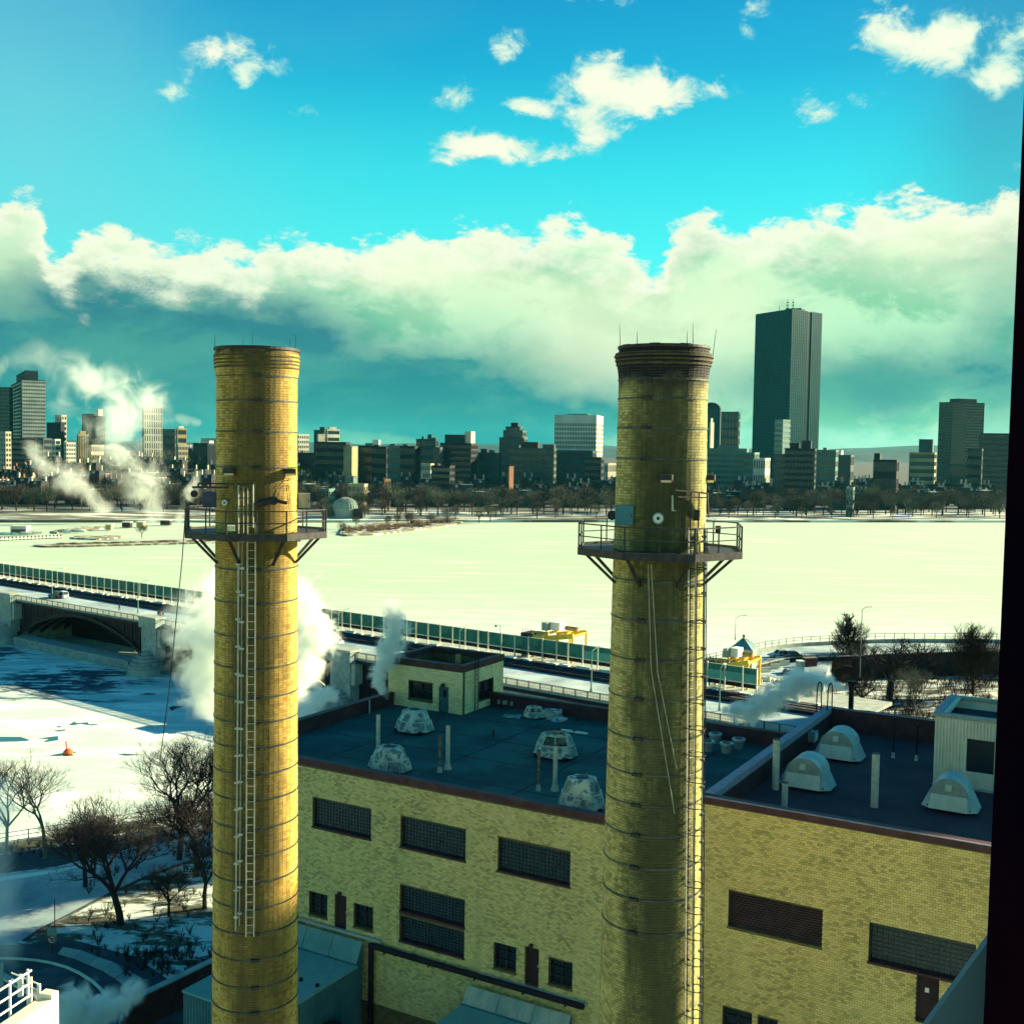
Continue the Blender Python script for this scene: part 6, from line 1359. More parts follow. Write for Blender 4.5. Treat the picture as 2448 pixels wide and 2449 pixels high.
# distant hills
M['hills'] = pm('wooded_hills', (.008, .045, .05), (.012, .065, .065), .004)
def hills(u0, u1, dist, vs, lab):
    m = MB(); P = []; n = 60
    for i in range(n + 1):
        u = u0 + (u1 - u0) * i / n; v = float(np.interp(u, [a for a, b in vs], [b for a, b in vs])) + 2.0 * math.sin(i * 1.7) + R_.uniform(-1, 1)
        p = PY(u, v, dist); P.append(p)
    i0 = m.addv([(p.x, p.y - 900, 0) for p in P] + [tuple(p) for p in P] + [(p.x, p.y + 1200, 0) for p in P])
    for k in range(n): m.face(i0 + k, i0 + k + 1, i0 + n + 1 + k + 1, i0 + n + 1 + k); m.face(i0 + n + 1 + k, i0 + n + 2 + k, i0 + 2 * n + 3 + k, i0 + 2 * n + 2 + k)
    m.build('distant_hills', 'hills', kind='structure')
hills(-400, 2900, 9000, [(-400, 1048), (600, 1058), (1180, 1064), (1250, 1058), (1440, 1064), (1700, 1074), (1950, 1078), (2100, 1068), (2260, 1066), (2500, 1074), (2900, 1080)], '')
hills(-400, 2900, 5200, [(-400, 1056), (1000, 1066), (1200, 1068), (1460, 1072), (1600, 1078), (1960, 1082), (2080, 1078), (2200, 1080), (2900, 1092)], '')

C = {}
def wm(key, c, k=.75, rough=.85): M[key] = pm(key, tuple(x * k for x in c), c, .06, rough=rough)
wm('stone_cream', (.50, .46, .33)); wm('stone_pale', (.62, .62, .50)); wm('stone_tan', (.42, .33, .17)); wm('brick_red', (.10, .04, .03)); wm('brick_brown', (.05, .03, .028)); wm('brick_dark', (.018, .02, .028)); wm('brick_orange', (.20, .09, .045))
wm('slate', (.02, .032, .04)); wm('conc_grey', (.07, .095, .09)); wm('conc_green', (.13, .22, .18)); wm('tower_brown', (.065, .05, .048)); wm('roof_snow', (.66, .70, .60)); wm('dark_block', (.012, .025, .036)); wm('teal_block', (.025, .075, .08)); wm('terracotta', (.20, .09, .05))
M['win'] = glass_mat('far_window_glass', (.012, .022, .030), .2); M['winlit'] = glass_mat('pale_window_glass', (.12, .20, .20), .25)
M['curtain'] = glass_mat('curtain_wall_glass', (.002, .050, .056), .35, (.004, .062, .072), .012); M['curtain'].node_tree.nodes['Principled BSDF'].inputs['Specular IOR Level'].default_value = .06
M['curtain2'] = glass_mat('curtain_wall_glass_dark', (.001, .018, .03), .4); M['curtain2'].node_tree.nodes['Principled BSDF'].inputs['Specular IOR Level'].default_value = .06
def az_of(u): return math.atan((u - 1224) / F)
def corners(u0, us, u1, depth, side=None):
    a0, as_, a1 = az_of(u0), az_of(us), az_of(u1); Ps = Vector((math.tan(as_) * depth, depth))
    r0 = Vector((math.sin(a0), math.cos(a0))); r1 = Vector((math.sin(a1), math.cos(a1)))
    if side is None: th = rad(-24) if u1 - us > 1 else 0.0
    else: th = rad(side)
    d = Vector((math.cos(th), math.sin(th))); n = Vector((-d.y, d.x))
    # left end: Ps - d*L on ray r0
    L = (Ps.x * r0.y - Ps.y * r0.x) / (d.x * r0.y - d.y * r0.x)
    if u1 - us > 1:
        den = (n.x * r1.y - n.y * r1.x); W_ = -(Ps.x * r1.y - Ps.y * r1.x) / den; W_ = min(max(W_, 6), 70)
    else: W_ = max(14, min(L, 32))
    return Ps, d, n, L, W_
def building(name, lab, u0, us, u1, vt, depth, style='grid', floors=10, cols=8, wall='stone_cream', glass='win', side=None, scols=None, tops=(), cat='building', group=None, top_solid=.0, roofm='roof_snow', pier=.35, spand=.45, sidewall=None, zb=None):
    Ps, d, n, L, W_ = corners(u0, us, u1, depth, side); zt = PY((u0 + u1) / 2, vt, depth).z; z0 = (terr(Ps.x, Ps.y) - 2) if zb is None else zb
    Mx = Matrix(((d.x, n.x, 0, Ps.x), (d.y, n.y, 0, Ps.y), (0, 0, 1, 0), (0, 0, 0, 1)))   # local: x from -L to 0, y from 0 to W_
    t = thing(name, lab, cat, (Ps.x, Ps.y, z0), group); H = zt - z0; p = .35
    MB(Mx).box(-L + p, p, z0, -p, W_ - p, zt - .5).build('window_glass', glass, t)
    m = MB(Mx); m2 = MB(Mx); zs = zt - H * top_solid - 1.2; fh = (zs - z0) / floors; scols = scols or max(2, int(cols * W_ / max(L, 1)))
    if style == 'none': m.box(-L, 0, z0, 0, W_, zt - .02)
    else:
        m.box(-L, 0, zs, 0, W_, zt)
        if style in ('grid', 'band'):
            for k in range(floors): z = z0 + k * fh; m.box(-L + .03, .03, z, -.03, W_ - .03, z + fh * spand)
        if style in ('grid', 'rib'):
            w = L / cols
            for k in range(cols + 1): x = -L + k * w; h = w * pier / 2; m.box(max(x - h, -L), 0, z0, min(x + h, 0), .3, zs)
            w = W_ / scols
            for k in range(scols + 1): y = k * w; h = w * pier / 2; (m2 if False else m).box(-.3, max(y - h, .301), z0, 0, min(y + h, W_), zs); m.box(-L, max(y - h, .301), z0, -L + .3, min(y + h, W_), zs)
        else:
            for x in (-L, -.5): m.box(x, .0, z0, x + .5, .5, zs); m.box(x, W_ - .5, z0, x + .5, W_, zs)
    m.build('wall', wall, t)
    if sidewall:  # pale facing carries the sunlight on the right face in its colour
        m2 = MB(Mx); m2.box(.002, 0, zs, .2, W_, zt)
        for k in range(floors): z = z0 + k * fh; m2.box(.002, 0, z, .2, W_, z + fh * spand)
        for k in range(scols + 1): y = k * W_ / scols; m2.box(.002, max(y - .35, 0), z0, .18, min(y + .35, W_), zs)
        m2.build('sunlit_side_facing', sidewall, t)
    MB(Mx).box(-L + .6, .6, zt + .002, -.6, W_ - .6, zt + .25).build('roof', roofm, t)
    m = MB(Mx); m.box(-L - .15, -.15, zt + .003, .15, .5, zt + .9); m.box(-L - .15, W_ - .5, zt + .003, .15, W_ + .15, zt + .9); m.box(-L - .15, .503, zt + .003, -L + .5, W_ - .503, zt + .9); m.box(-.5, .503, zt + .003, .15, W_ - .503, zt + .9); m.build('parapet', wall, t)
    for q in tops:   # (x fraction from left 0..1, width fraction, height m, material)
        x0 = -L + L * q[0]; MB(Mx).box(x0, W_ * .2, zt + .26, x0 + L * q[1], W_ * .75, zt + .26 + q[2]).build('rooftop_house', q[3] if len(q) > 3 else wall, t)
    return t, Mx, L, W_, zt, z0
bd = building
# left group behind the steam
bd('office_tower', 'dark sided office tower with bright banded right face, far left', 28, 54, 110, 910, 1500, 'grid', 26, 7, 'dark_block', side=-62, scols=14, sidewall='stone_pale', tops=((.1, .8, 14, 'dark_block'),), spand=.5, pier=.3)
bd('office_tower', 'grey slab tower behind the dark sided tower at the left edge', -40, 24, 30, 927, 1560, 'band', 24, 6, 'conc_grey', side=-20)
bd('apartment_block', 'cream balconied apartment block in the left edge below towers', -20, 14, 25, 1034, 1150, 'grid', 9, 6, 'stone_cream', side=-35)
bd('office_building', 'wide dark glass office block under the far left towers', 26, 86, 88, 1050, 1250, 'band', 7, 8, 'dark_block', side=-10)
bd('apartment_tower', 'slim cream checkered tower right of the banded face tower', 132, 148, 160, 994, 1400, 'grid', 12, 3, 'stone_cream', side=-40)
bd('office_building', 'dull dark tower in front of the slim cream one', 112, 146, 150, 1012, 1350, 'none', 6, 4, 'brick_dark')
bd('office_building', 'low dark block with pale stripes left of white balcony block', 88, 104, 124, 1050, 1220, 'band', 6, 4, 'conc_grey', side=-30)
bd('apartment_block', 'narrow white framed block with dark balconies in the left city', 125, 132, 143, 1052, 1180, 'band', 6, 2, 'stone_pale', side=-40)
bd('office_building', 'pale punched window block left of the stepped tan tower', 153, 159, 181, 1060, 1180, 'grid', 7, 2, 'stone_pale', side=-45, scols=5)
bd('office_tower', 'stepped tan tower with ribbed face in the left city', 184, 188, 213, 1040, 1250, 'rib', 8, 2, 'stone_tan', side=-50, scols=6, tops=((.1, .6, 4),))
bd('office_building', 'long pale low block right of the stepped tan tower', 213, 218, 249, 1066, 1200, 'grid', 3, 3, 'stone_cream', side=-40, scols=8)
bd('office_tower', 'dark ribbed tower half lost in city steam', 196, 222, 224, 991, 1500, 'rib', 14, 8, 'dark_block')
bd('office_tower', 'dark tower with white crown half lost in city steam', 222, 232, 252, 996, 1480, 'rib', 14, 4, 'dark_block', side=-45, tops=((.1, .85, 9, 'stone_pale'),))
bd('apartment_tower', 'tall white slatted tower beside the rising city steam', 339, 345, 388, 972, 1380, 'grid', 10, 2, 'stone_pale', side=-55, scols=8, pier=.55, spand=.2)
bd('office_building', 'hazy grey block right of the white slatted tower', 388, 418, 422, 1028, 1300, 'band', 5, 8, 'conc_grey')
bd('office_building', 'tan block just right of the hazy grey one', 420, 424, 446, 1026, 1280, 'band', 5, 2, 'stone_tan', side=-50, tops=((.2, .4, 3, 'stone_pale'),))
bd('office_building', 'cream low block with square windows left of dark ribbed one', 421, 426, 459, 1066, 1150, 'grid', 4, 2, 'stone_cream', side=-50, scols=9)
bd('office_building', 'navy ribbed block with white right side beside left chimney', 461, 496, 515, 1062, 1100, 'rib', 6, 10, 'dark_block', side=-25, tops=((.4, .6, 3, 'stone_pale'),))
bd('office_building', 'white block glimpsed touching the left chimney', 480, 520, 540, 1050, 1200, 'grid', 5, 7, 'stone_pale', side=-22)
# between the chimneys
bd('apartment_tower', 'bright white slab just right of the left chimney', 702, 712, 738, 1040, 1250, 'grid', 8, 2, 'stone_pale', side=-50, scols=6)
bd('apartment_block', 'dark flat block under the bright white slab', 704, 752, 754, 1085, 1100, 'grid', 4, 12, 'brick_dark')
bd('office_tower', 'pale banded tower with dark left shoulder between chimneys', 776, 781, 811, 1028, 1300, 'band', 7, 2, 'stone_pale', side=-55, spand=.5, tops=((.0, .9, 3),))
bd('office_tower', 'dark shoulder block left of the pale banded tower', 749, 774, 777, 1030, 1310, 'none', 7, 2, 'teal_block', tops=((.5, .45, 4, 'teal_block'),))
bd('office_building', 'small pale block in front of the dark shoulder block', 757, 760, 775, 1040, 1280, 'none', 4, 2, 'stone_cream', side=-55)
bd('apartment_block', 'long dark brick block with lit end right of left chimney', 752, 826, 836, 1059, 1050, 'grid', 6, 16, 'brick_dark', side=-15)
bd('apartment_block', 'dark gabled block with orange lit end wall', 820, 840, 854, 1070, 1040, 'none', 6, 3, 'stone_tan', side=-30)
bd('apartment_block', 'dark stepped block topped by a pale rooftop house', 855, 905, 912, 1068, 1060, 'grid', 5, 12, 'brick_dark', side=-14, tops=((.3, .3, 3, 'conc_green'), (.65, .3, 6, 'stone_pale')))
for k, (a, b, c, v, lab) in enumerate(((887, 922, 934, 1070, 'first of the dark mansard blocks with sunlit sloping right edge'), (925, 962, 972, 1068, 'second dark mansard block, centre of the left skyline gap'), (955, 990, 1004, 1069, 'third dark mansard block stepping down to the right'))):
    bd('apartment_block', lab, a, b, c, v, 1020 - 15 * k, 'grid', 5, 8, ('brick_dark', 'conc_green', 'brick_dark')[k], side=-18, tops=((.1, .3, 2, 'slate'),))
bd('apartment_block', 'grey green block with rooftop tanks left of the big brick hotel', 993, 1040, 1044, 1052, 1080, 'grid', 6, 9, 'teal_block', tops=((.25, .1, 3), (.55, .2, 5), (.8, .15, 2)))
bd('hotel', 'big dark brick hotel with mansard top and sunlit right edge', 1050, 1124, 1141, 1062, 1000, 'grid', 10, 16, 'brick_dark', side=-14, tops=((.1, .7, 8, 'slate'), (.75, .2, 11, 'stone_cream')))
bd('apartment_block', 'grey wing between the tank-topped block and the hotel', 1034, 1050, 1053, 1072, 990, 'grid', 8, 4, 'conc_grey')
bd('apartment_block', 'low teal grey block right of the big brick hotel', 1141, 1190, 1196, 1085, 1020, 'grid', 4, 12, 'teal_block', tops=((.1, .3, 4, 'slate'), (.5, .2, 3)))
bd('row_block', 'banded brick block with orange end wall in the low town', 1030, 1074, 1086, 1116, 930, 'band', 6, 12, 'brick_dark', side=-18, tops=((.2, .1, 2),))
bd('row_block', 'cream block left of the banded brick block', 1005, 1028, 1030, 1111, 960, 'grid', 5, 5, 'stone_cream')
bd('apartment_tower', 'stepped ziggurat tower left of the curved pale tower', 1191, 1250, 1259, 1048, 1250, 'grid', 6, 12, 'conc_grey', side=-12)
bd('tower_stage', 'middle stage of the stepped ziggurat tower', 1200, 1246, 1256, 1031, 1262, 'grid', 8, 9, 'conc_grey', side=-12, cat='tower'); bd('tower_stage', 'upper stage of the stepped ziggurat tower', 1206, 1240, 1249, 1022, 1270, 'band', 9, 4, 'teal_block', side=-12, tops=((.3, .5, 5, 'slate'),), cat='tower')
bd('office_tower', 'pale curved tower of close upright windows left of right chimney', 1322, 1422, 1438, 994, 1200, 'grid', 16, 26, 'stone_pale', side=-12, scols=8, top_solid=.08, tops=((.25, .5, 2, 'conc_grey'),), pier=.4, spand=.35)
bd('apartment_block', 'balconied grey brick block between ziggurat and curved tower', 1209, 1322, 1327, 1074, 1010, 'grid', 8, 20, 'conc_grey', tops=((.0, .25, 3), (.3, .35, 6, 'brick_brown'), (.75, .24, 4)))
bd('office_building', 'teal grey podium block below the curved pale tower', 1326, 1414, 1424, 1080, 1050, 'grid', 4, 20, 'teal_block')
bd('apartment_block', 'dark block at the foot of the curved tower with lit right edge', 1395, 1435, 1442, 1096, 980, 'grid', 7, 8, 'dark_block', side=-16)
bd('apartment_block', 'pale low block glimpsed left of the right chimney', 1442, 1450, 1474, 1110, 1100, 'grid', 3, 3, 'stone_pale', side=-45)
# right of the right chimney
t, Mx, L, W_, zt, z0 = bd('office_tower', 'teal round headed tower touching the right chimney', 1672, 1716, 1719, 980, 1500, 'none', 10, 3, 'teal_block')
m = MB(Mx); m.poly([(-L / 2 + L / 2 * math.cos(a), -.1, zt + L / 2 * .8 * math.sin(a)) for a in [math.pi * k / 14 for k in range(15)]]); i = m.addv([(-L / 2 + L / 2 * math.cos(a), y, zt + L / 2 * .8 * math.sin(a)) for y in (-.1, W_) for a in [math.pi * k / 14 for k in range(15)]])
for k in range(14): m.face(i + k, i + k + 1, i + 16 + k, i + 15 + k)
m.build('arched_roof', 'slate', t)
bd('office_tower', 'tower with big square windows beside the round headed one', 1718, 1760, 1764, 986, 1480, 'grid', 9, 5, 'teal_block', pier=.3, spand=.3)
bd('church_tower', 'pale slender lit tower between right chimney and arched tower', 1690, 1694, 1702, 1012, 1440, 'none', 4, 2, 'stone_cream', side=-40, tops=((.3, .4, 6, 'stone_cream'),), cat='tower')
bd('office_building', 'wide pale green office block of close windows right of chimney', 1680, 1782, 1786, 1074, 1200, 'grid', 8, 26, 'conc_green', top_solid=.08, tops=((.3, .5, 4, 'conc_green'),), pier=.4)
bd('office_building', 'lower pale wing of the wide green office block', 1774, 1800, 1812, 1084, 1190, 'grid', 6, 7, 'conc_green', side=-20)
# the glass skyscraper
dT = 1600.0; zt = PY(1880, 738, dT).z
pa, pb, pc = Vector((math.tan(az_of(1802)) * 1640, 1640)), Vector((math.tan(az_of(1888)) * dT, dT)), None
t = thing('glass_skyscraper', 'tall dark teal glass skyscraper with notched right side', 'skyscraper', (pb.x, pb.y, 4))
ang = lambda u, d_: Vector((math.tan(az_of(u - 9)) * d_, d_))
K = [ang(1803, 1672), ang(1889, 1600), ang(1925, 1625), ang(1927, 1650), ang(1935, 1650), ang(1936, 1632), ang(1960, 1650), ang(1876, 1722)]
ztl = zt
m = MB(); m.prism([(p_.x, p_.y) for p_ in K], 3, zt); m.build('glass_wall', 'curtain', t)
m = MB()
nf = 58
for k in range(1, nf):
    z = 3 + (zt - 3) * k / nf
    for i in (0, 1, 5): a, b = K[i], K[i + 1]; nrm = Vector((b.y - a.y, a.x - b.x)).normalized() * .18; m.hexa([(*a, z), (*b, z), (*(b + nrm), z), (*(a + nrm), z), (*a, z + .5), (*b, z + .5), (*(b + nrm), z + .5), (*(a + nrm), z + .5)])
m.build('floor_spandrel', 'curtain2', t, kind='stuff')
m = MB()
for i, n_ in ((0, 24), (1, 8), (5, 6)):
    a, b = K[i], K[i + 1]; nrm = Vector((b.y - a.y, a.x - b.x)).normalized() * .25
    for k in range(n_ + 1): c = a.lerp(b, k / n_); m.beam((*(c + nrm), 4), (*(c + nrm), zt), .18, .18)
m.build('mullion', 'curtain2', t, kind='stuff')
m = MB(); a, b = K[2], K[5]; m.prism([(a.x + .2, a.y + 1), (b.x - .2, b.y + 1), (b.x - .2, b.y + 6), (a.x + .2, a.y + 6)], 3, zt - .5); m.build('dark_notch', 'curtain2', t)
cc = sum((Vector((p_.x, p_.y)) for p_ in K), Vector((0, 0))) / 8
m = MB(); m.prism([(cc.x - 22, cc.y - 8), (cc.x - 2, cc.y - 18), (cc.x + 8, cc.y), (cc.x - 12, cc.y + 10)], zt + .01, zt + 5); m.build('roof_plant', 'slate', t)
for u in (1882, 1895, 1863):
    q = PY(u, 738, 1640); h = 18 if u > 1870 else 8; o = MB().cyl((q.x, q.y, zt), (q.x, q.y, zt + h), .5, .3, 6).build('mast', 'slate', t)
    if h > 10:
        for k in range(3): MB().box(q.x - 1.6, q.y - .4, zt + 5 + k * 4, q.x + 1.6, q.y + .4, zt + 6 + k * 4).build('antenna_panel', 'slate', o)
bd('office_building', 'pale banded block imitating a reflection in the glass skyscraper', 1846, 1866, 1884, 1005, 1300, 'band', 14, 3, 'conc_green', glass='winlit', side=-40, spand=.5)  # solid block added in place of a pale reflection in the glass
bd('apartment_tower', 'dark brick high rise with lit windows before the skyscraper', 1872, 1944, 1948, 1075, 930, 'grid', 10, 9, 'brick_dark', tops=((.15, .3, 5, 'brick_dark'), (.55, .3, 7, 'brick_dark')))
bd('apartment_block', 'grey block left of the dark brick high rise', 1846, 1872, 1874, 1088, 960, 'grid', 8, 4, 'conc_grey')
bd('office_building', 'small lit block between pale green wing and dark high rise', 1798, 1826, 1838, 1098, 1050, 'grid', 3, 5, 'stone_pale', side=-20)
bd('office_building', 'grey green flat block right of the skyscraper foot', 1948, 1994, 2000, 1078, 1200, 'grid', 5, 9, 'conc_green', tops=((.3, .2, 3),))
bd('office_building', 'low olive block with small lit pinnacle right of skyscraper', 2000, 2030, 2038, 1090, 1150, 'grid', 3, 6, 'conc_grey', tops=((.1, .08, 5, 'stone_cream'),))
bd('church', 'dark church with stubby tower in the low town at right', 2084, 2140, 2146, 1102, 960, 'grid', 3, 8, 'brick_dark', tops=((.0, .25, 6, 'brick_dark'),), cat='church', roofm='slate')
bd('office_building', 'yellow lit banded office block left of the brown tower', 2169, 2230, 2234, 1084, 1250, 'band', 6, 6, 'stone_tan', spand=.45)
bd('office_tower', 'small grey tower standing above the yellow banded block', 2191, 2224, 2227, 1052, 1500, 'none', 6, 4, 'conc_grey')
bd('office_tower', 'brown banded tower near the window jamb', 2236, 2268, 2344, 963, 1400, 'band', 32, 6, 'tower_brown', side=-66, spand=.5, tops=((.3, .7, 5, 'tower_brown'),))
bd('hotel', 'grey brown broad block right of the brown banded tower', 2338, 2410, 2420, 1038, 1250, 'grid', 12, 12, 'tower_brown', side=-8)
bd('apartment_block', 'dark block at the foot of the brown banded tower', 2308, 2342, 2345, 1075, 1100, 'grid', 6, 5, 'brick_dark')
bd('office_building', 'flat grey base block below the brown banded tower', 2266, 2310, 2312, 1112, 1150, 'band', 2, 6, 'conc_grey')
# blocks that stand behind the chimneys and show from a step aside
for k, (a, b, v, dd, lab) in enumerate(((535, 600, 1058, 1180, 'pale office block hidden behind the left half of left chimney'), (596, 650, 1080, 1080, 'dark brick block hidden behind the middle of left chimney'), (645, 700, 1052, 1240, 'grey office block hidden behind the right edge of left chimney'), (1485, 1550, 1085, 1080, 'dark block hidden behind the left half of right chimney'), (1546, 1612, 1060, 1260, 'grey green block hidden behind the middle of right chimney'), (1608, 1672, 1088, 1120, 'low brick block hidden behind the right edge of right chimney'))):
    bd('office_building', lab, a, b, b, v, dd, 'grid', 6, 9, ('conc_green', 'brick_dark', 'conc_grey')[k % 3])
# foreground town houses that can be told apart
bd('town_house', 'tan stone house with dark chimneys right of left chimney', 831, 870, 878, 1160, 820, 'grid', 3, 4, 'stone_tan', side=-15)
bd('town_house', 'pale grey square house above the domed shell', 826, 844, 846, 1142, 850, 'none', 3, 2, 'conc_green')
bd('town_house', 'orange brick house with sunlit end between bare trees', 913, 919, 927, 1148, 860, 'grid', 3, 1, 'brick_orange', side=-40)
bd('town_house', 'grey stone house with turret right of the left platform', 762, 786, 800, 1172, 810, 'grid', 3, 3, 'conc_green', side=-20)
bd('town_house', 'small red brick house with lit gable in the left low town', 424, 432, 440, 1156, 900, 'grid', 3, 2, 'brick_orange', side=-30)
bd('town_house', 'cream end house under the far left towers', -8, 8, 17, 1162, 860, 'none', 3, 2, 'stone_cream', side=-45)
bd('town_house', 'long orange brick terrace end in the left low town', 100, 120, 176, 1168, 880, 'grid', 2, 4, 'terracotta', side=-60, scols=9)
bd('row_block', 'long dark brick terrace above the left riverside trees', 30, 96, 100, 1165, 900, 'grid', 2, 14, 'brick_brown')
bd('town_house', 'white house front low in the right town', 2022, 2038, 2042, 1168, 860, 'grid', 3, 2, 'conc_green')
bd('town_house', 'bright chimney-like house sliver left of the curved tower', 1212, 1216, 1222, 1118, 900, 'none', 2, 1, 'terracotta', side=-35)

# ---- rows of small town houses: a few prototypes, copied along terraces
def proto_house(kind):
    t = thing('row_house', 'x', 'house', (0, 0, 0)); w = (7.5, 9, 8, 11)[kind]; h = (13, 15, 11.5, 14)[kind]; d = 13
    wmat = ('brick_red', 'brick_brown', 'brick_dark', 'conc_grey')[kind]
    MB().box(-w / 2, 0, -6, w / 2, d, h).build('wall', wmat, t); g = MB(); nf = 4; nc = 2 + (kind == 3)
    for f in range(nf):
        for c in range(nc): x = -w / 2 + w * (c + .5) / nc; g.box(x - .65, -.06, 1.2 + f * h / nf, x + .65, -.002, 1.2 + f * h / nf + 1.9)
    for f in range(nf):
        for c in range(3): y = 2 + 4 * c; g.box(w / 2 + .002, y, 1.2 + f * h / nf, w / 2 + .06, y + 1.1, 3.0 + f * h / nf)
    g.build('window', 'win', t, kind='stuff')
    if kind in (0, 1):
        m = MB(); m.hexa([(-w / 2, -.1, h), (w / 2, -.1, h), (w / 2, d, h), (-w / 2, d, h), (-w / 2, 1.2, h + 3), (w / 2, 1.2, h + 3), (w / 2, d - 1.2, h + 3), (-w / 2, d - 1.2, h + 3)]); m.build('roof', 'slate', t)
        MB().box(-1, .2, h + .4, 1, 1.4, h + 2.4).build('dormer', 'stone_cream', t); hc = h + 3
    else: MB().box(-w / 2 + .2, .2, h + .002, w / 2 - .2, d - .2, h + .3).build('roof', 'roof_snow', t); MB().box(-w / 2, 4, h + .303, -w / 2 + 3, 7, h + 2.6).build('roof_shed', ('slate', 'stone_cream', 'slate', 'conc_green')[kind], t); hc = h
    for x, y in ((-w / 2 + .5, 3), (w / 2 - .5, 8)): MB().box(x - .45, y, hc - 1, x + .45, y + 1.8, hc + (2.8, 3.4, 2.4, 2.0)[kind]).build('chimney', ('terracotta', 'stone_cream', 'terracotta', 'stone_cream')[kind], t)
    return t
protos = [proto_house(k) for k in range(4)]; used = [False] * 4
rg = random.Random(11)
LM = [(60, 'under the dark sided far left tower'), (130, 'under the slim cream tower'), (215, 'under the stepped tan tower'), (330, 'behind the rising city steam'), (400, 'under the white slatted tower'), (516, 'beside the left chimney, under the navy block'), (800, 'just right of the left chimney'), (960, 'under the dark mansard blocks'), (1050, 'under the tank-topped block'), (1150, 'under the big brick hotel'), (1320, 'under the ziggurat tower'), (1480, 'under the curved pale tower'), (1790, 'just right of the right chimney'), (1960, 'under the glass skyscraper'), (2150, 'by the dark church'), (2260, 'under the yellow banded block'), (9999, 'under the brown banded tower')]
def near(u): return next(b for a, b in LM if u < a)
def region_label(u, k, row=0):
    kinds = ('red mansard house', 'tall brown mansard house', 'dark flat roofed house', 'broad grey house')
    r = ('front row', 'second row', 'third row', 'fourth row', 'back rows', 'back rows')[row]
    return f'{kinds[k]}, {r}, {near(u)}', f'{kinds[k]}s, {r}, {near(u)}'
hc = 0
for row, y0 in enumerate((905, 950, 1000, 1060, 1130, 1210)):
    x = -.46 * (y0 + 60)
    while x < .44 * (y0 + 60):
        k = rg.choice((0, 1, 2, 3, 2, 1)); w = (7.5, 9, 8, 11)[k]
        y = y0 + (x * .235) + rg.uniform(-3, 3); u = 1224 + F * x / y
        if rg.random() < .25 or (560 < u < 650) or (1520 < u < 1620) or u < -20 or u > 2400 or (x < -330 and row > 4): x += w * rg.uniform(1, 2.2); continue
        lab, grp = region_label(u, k, row); z = terr(x, y) + rg.uniform(-1.5, .5); rz = rad(13.2) + rg.uniform(-.05, .05) if u > 500 else rad(rg.uniform(-8, 4))
        if hc < 290:
            if not used[k]: o = protos[k]; used[k] = True; o.location = (x, y, z); o.rotation_euler = (0, 0, rz); o['label'] = lab; o['group'] = grp
            else: o = copy_tree(protos[k], loc=(x, y, z), rz=rz, label=lab, group=grp)
            s = rg.uniform(.85, 1.2); o.scale = (1, 1, s); hc += 1
        x += w + (0 if rg.random() < .7 else rg.uniform(2, 14))

# ---- riverside trees (winter crowns), shared meshes
def far_tree_mesh(seed, kind):
    rg = random.Random(seed); tr = MB(); cr = MB()
    tr.cyl((0, 0, 0), (0, 0, 4.5), .38, .28, 5, cap=False)
    for k in range(7):
        a = 6.283 * k / 7 + rg.uniform(-.3, .3); e = Vector((math.cos(a) * rg.uniform(1.5, 3.8), math.sin(a) * rg.uniform(1.5, 3.8), rg.uniform(7, 11))); tr.cyl((0, 0, 3.2 + k * .15), e, .2, .06, 3, cap=False)
    lob = [(Vector((rg.uniform(-2.6, 2.6), rg.uniform(-2.6, 2.6), rg.uniform(6.5, 11))), rg.uniform(2.2, 3.4)) for _ in range(9)]
    for _ in range(1700):
        c, r = rg.choice(lob); d = Vector((rg.gauss(0, 1), rg.gauss(0, 1), rg.gauss(0, .9))).normalized(); p = c + d * r * (rg.random() ** .35)
        o = Vector((p.x, p.y, max(p.z - 3, 0) - 3)).normalized(); q = p + (d * .6 + o * .6 + Vector((rg.uniform(-.5, .5), rg.uniform(-.5, .5), rg.uniform(0, .9)))).normalized() * rg.uniform(.7, 1.7)
        w = Vector((rg.uniform(-1, 1), rg.uniform(-1, 1), rg.uniform(-1, 1))).normalized() * rg.uniform(.05, .11); cr.poly([p - w, p + w, q])
    mt = tr.build('trunk', 'bark'); mc = cr.build('crown', ('twig', 'twigbrown', 'bark')[kind]); a, b = mt.data, mc.data
    bpy.data.objects.remove(mt); bpy.data.objects.remove(mc); return a, b
tm = [far_tree_mesh(100 + i, i % 3) for i in range(9)]
def far_tree(x, y, z, s, i, lab, grp, name='riverside_tree'):
    t = thing(name, lab, 'tree', (x, y, z), grp); rz = rg.uniform(0, 6.28); t.rotation_euler = (0, 0, rz); t.scale = (s * rg.uniform(.9, 1.3), s * rg.uniform(.9, 1.3), s)
    for nm, me in zip(('trunk', 'crown'), tm[i]): o = bpy.data.objects.new(nm, me); COL.objects.link(o); o.parent = t
kn = ('olive grey twiggy tree', 'brown twiggy tree', 'dark twiggy tree')
tc = 0
for off, step, sm in ((16, 19, .80), (44, 12.2, 1.15), (66, 11.4, 1.22), (92, 12.4, 1.28)):
    x = -.47 * 900
    while x < 430:
        y = shore_y(x) + off + rg.uniform(-7, 7) + (40 if x < -120 else 0); u = 1224 + F * x / y
        xs_ = step * rg.uniform(.65, 1.5)
        if u < -40 or u > 2420 or (800 < u < 870 and off < 60) or tc > 297 or (off == 16 and u < 520): x += xs_; continue
        i = rg.randrange(9); w = near(u); rw = {16: 'nearest the ice', 44: 'second row', 66: 'third row', 92: 'rear row'}[off]
        far_tree(x, y, 2.2, sm * rg.uniform(.72, 1.28), i, f'{kn[i % 3]}, {rw}, {w}', f'{kn[i % 3]}s, {rw}, {w}'); tc += 1
        x += xs_
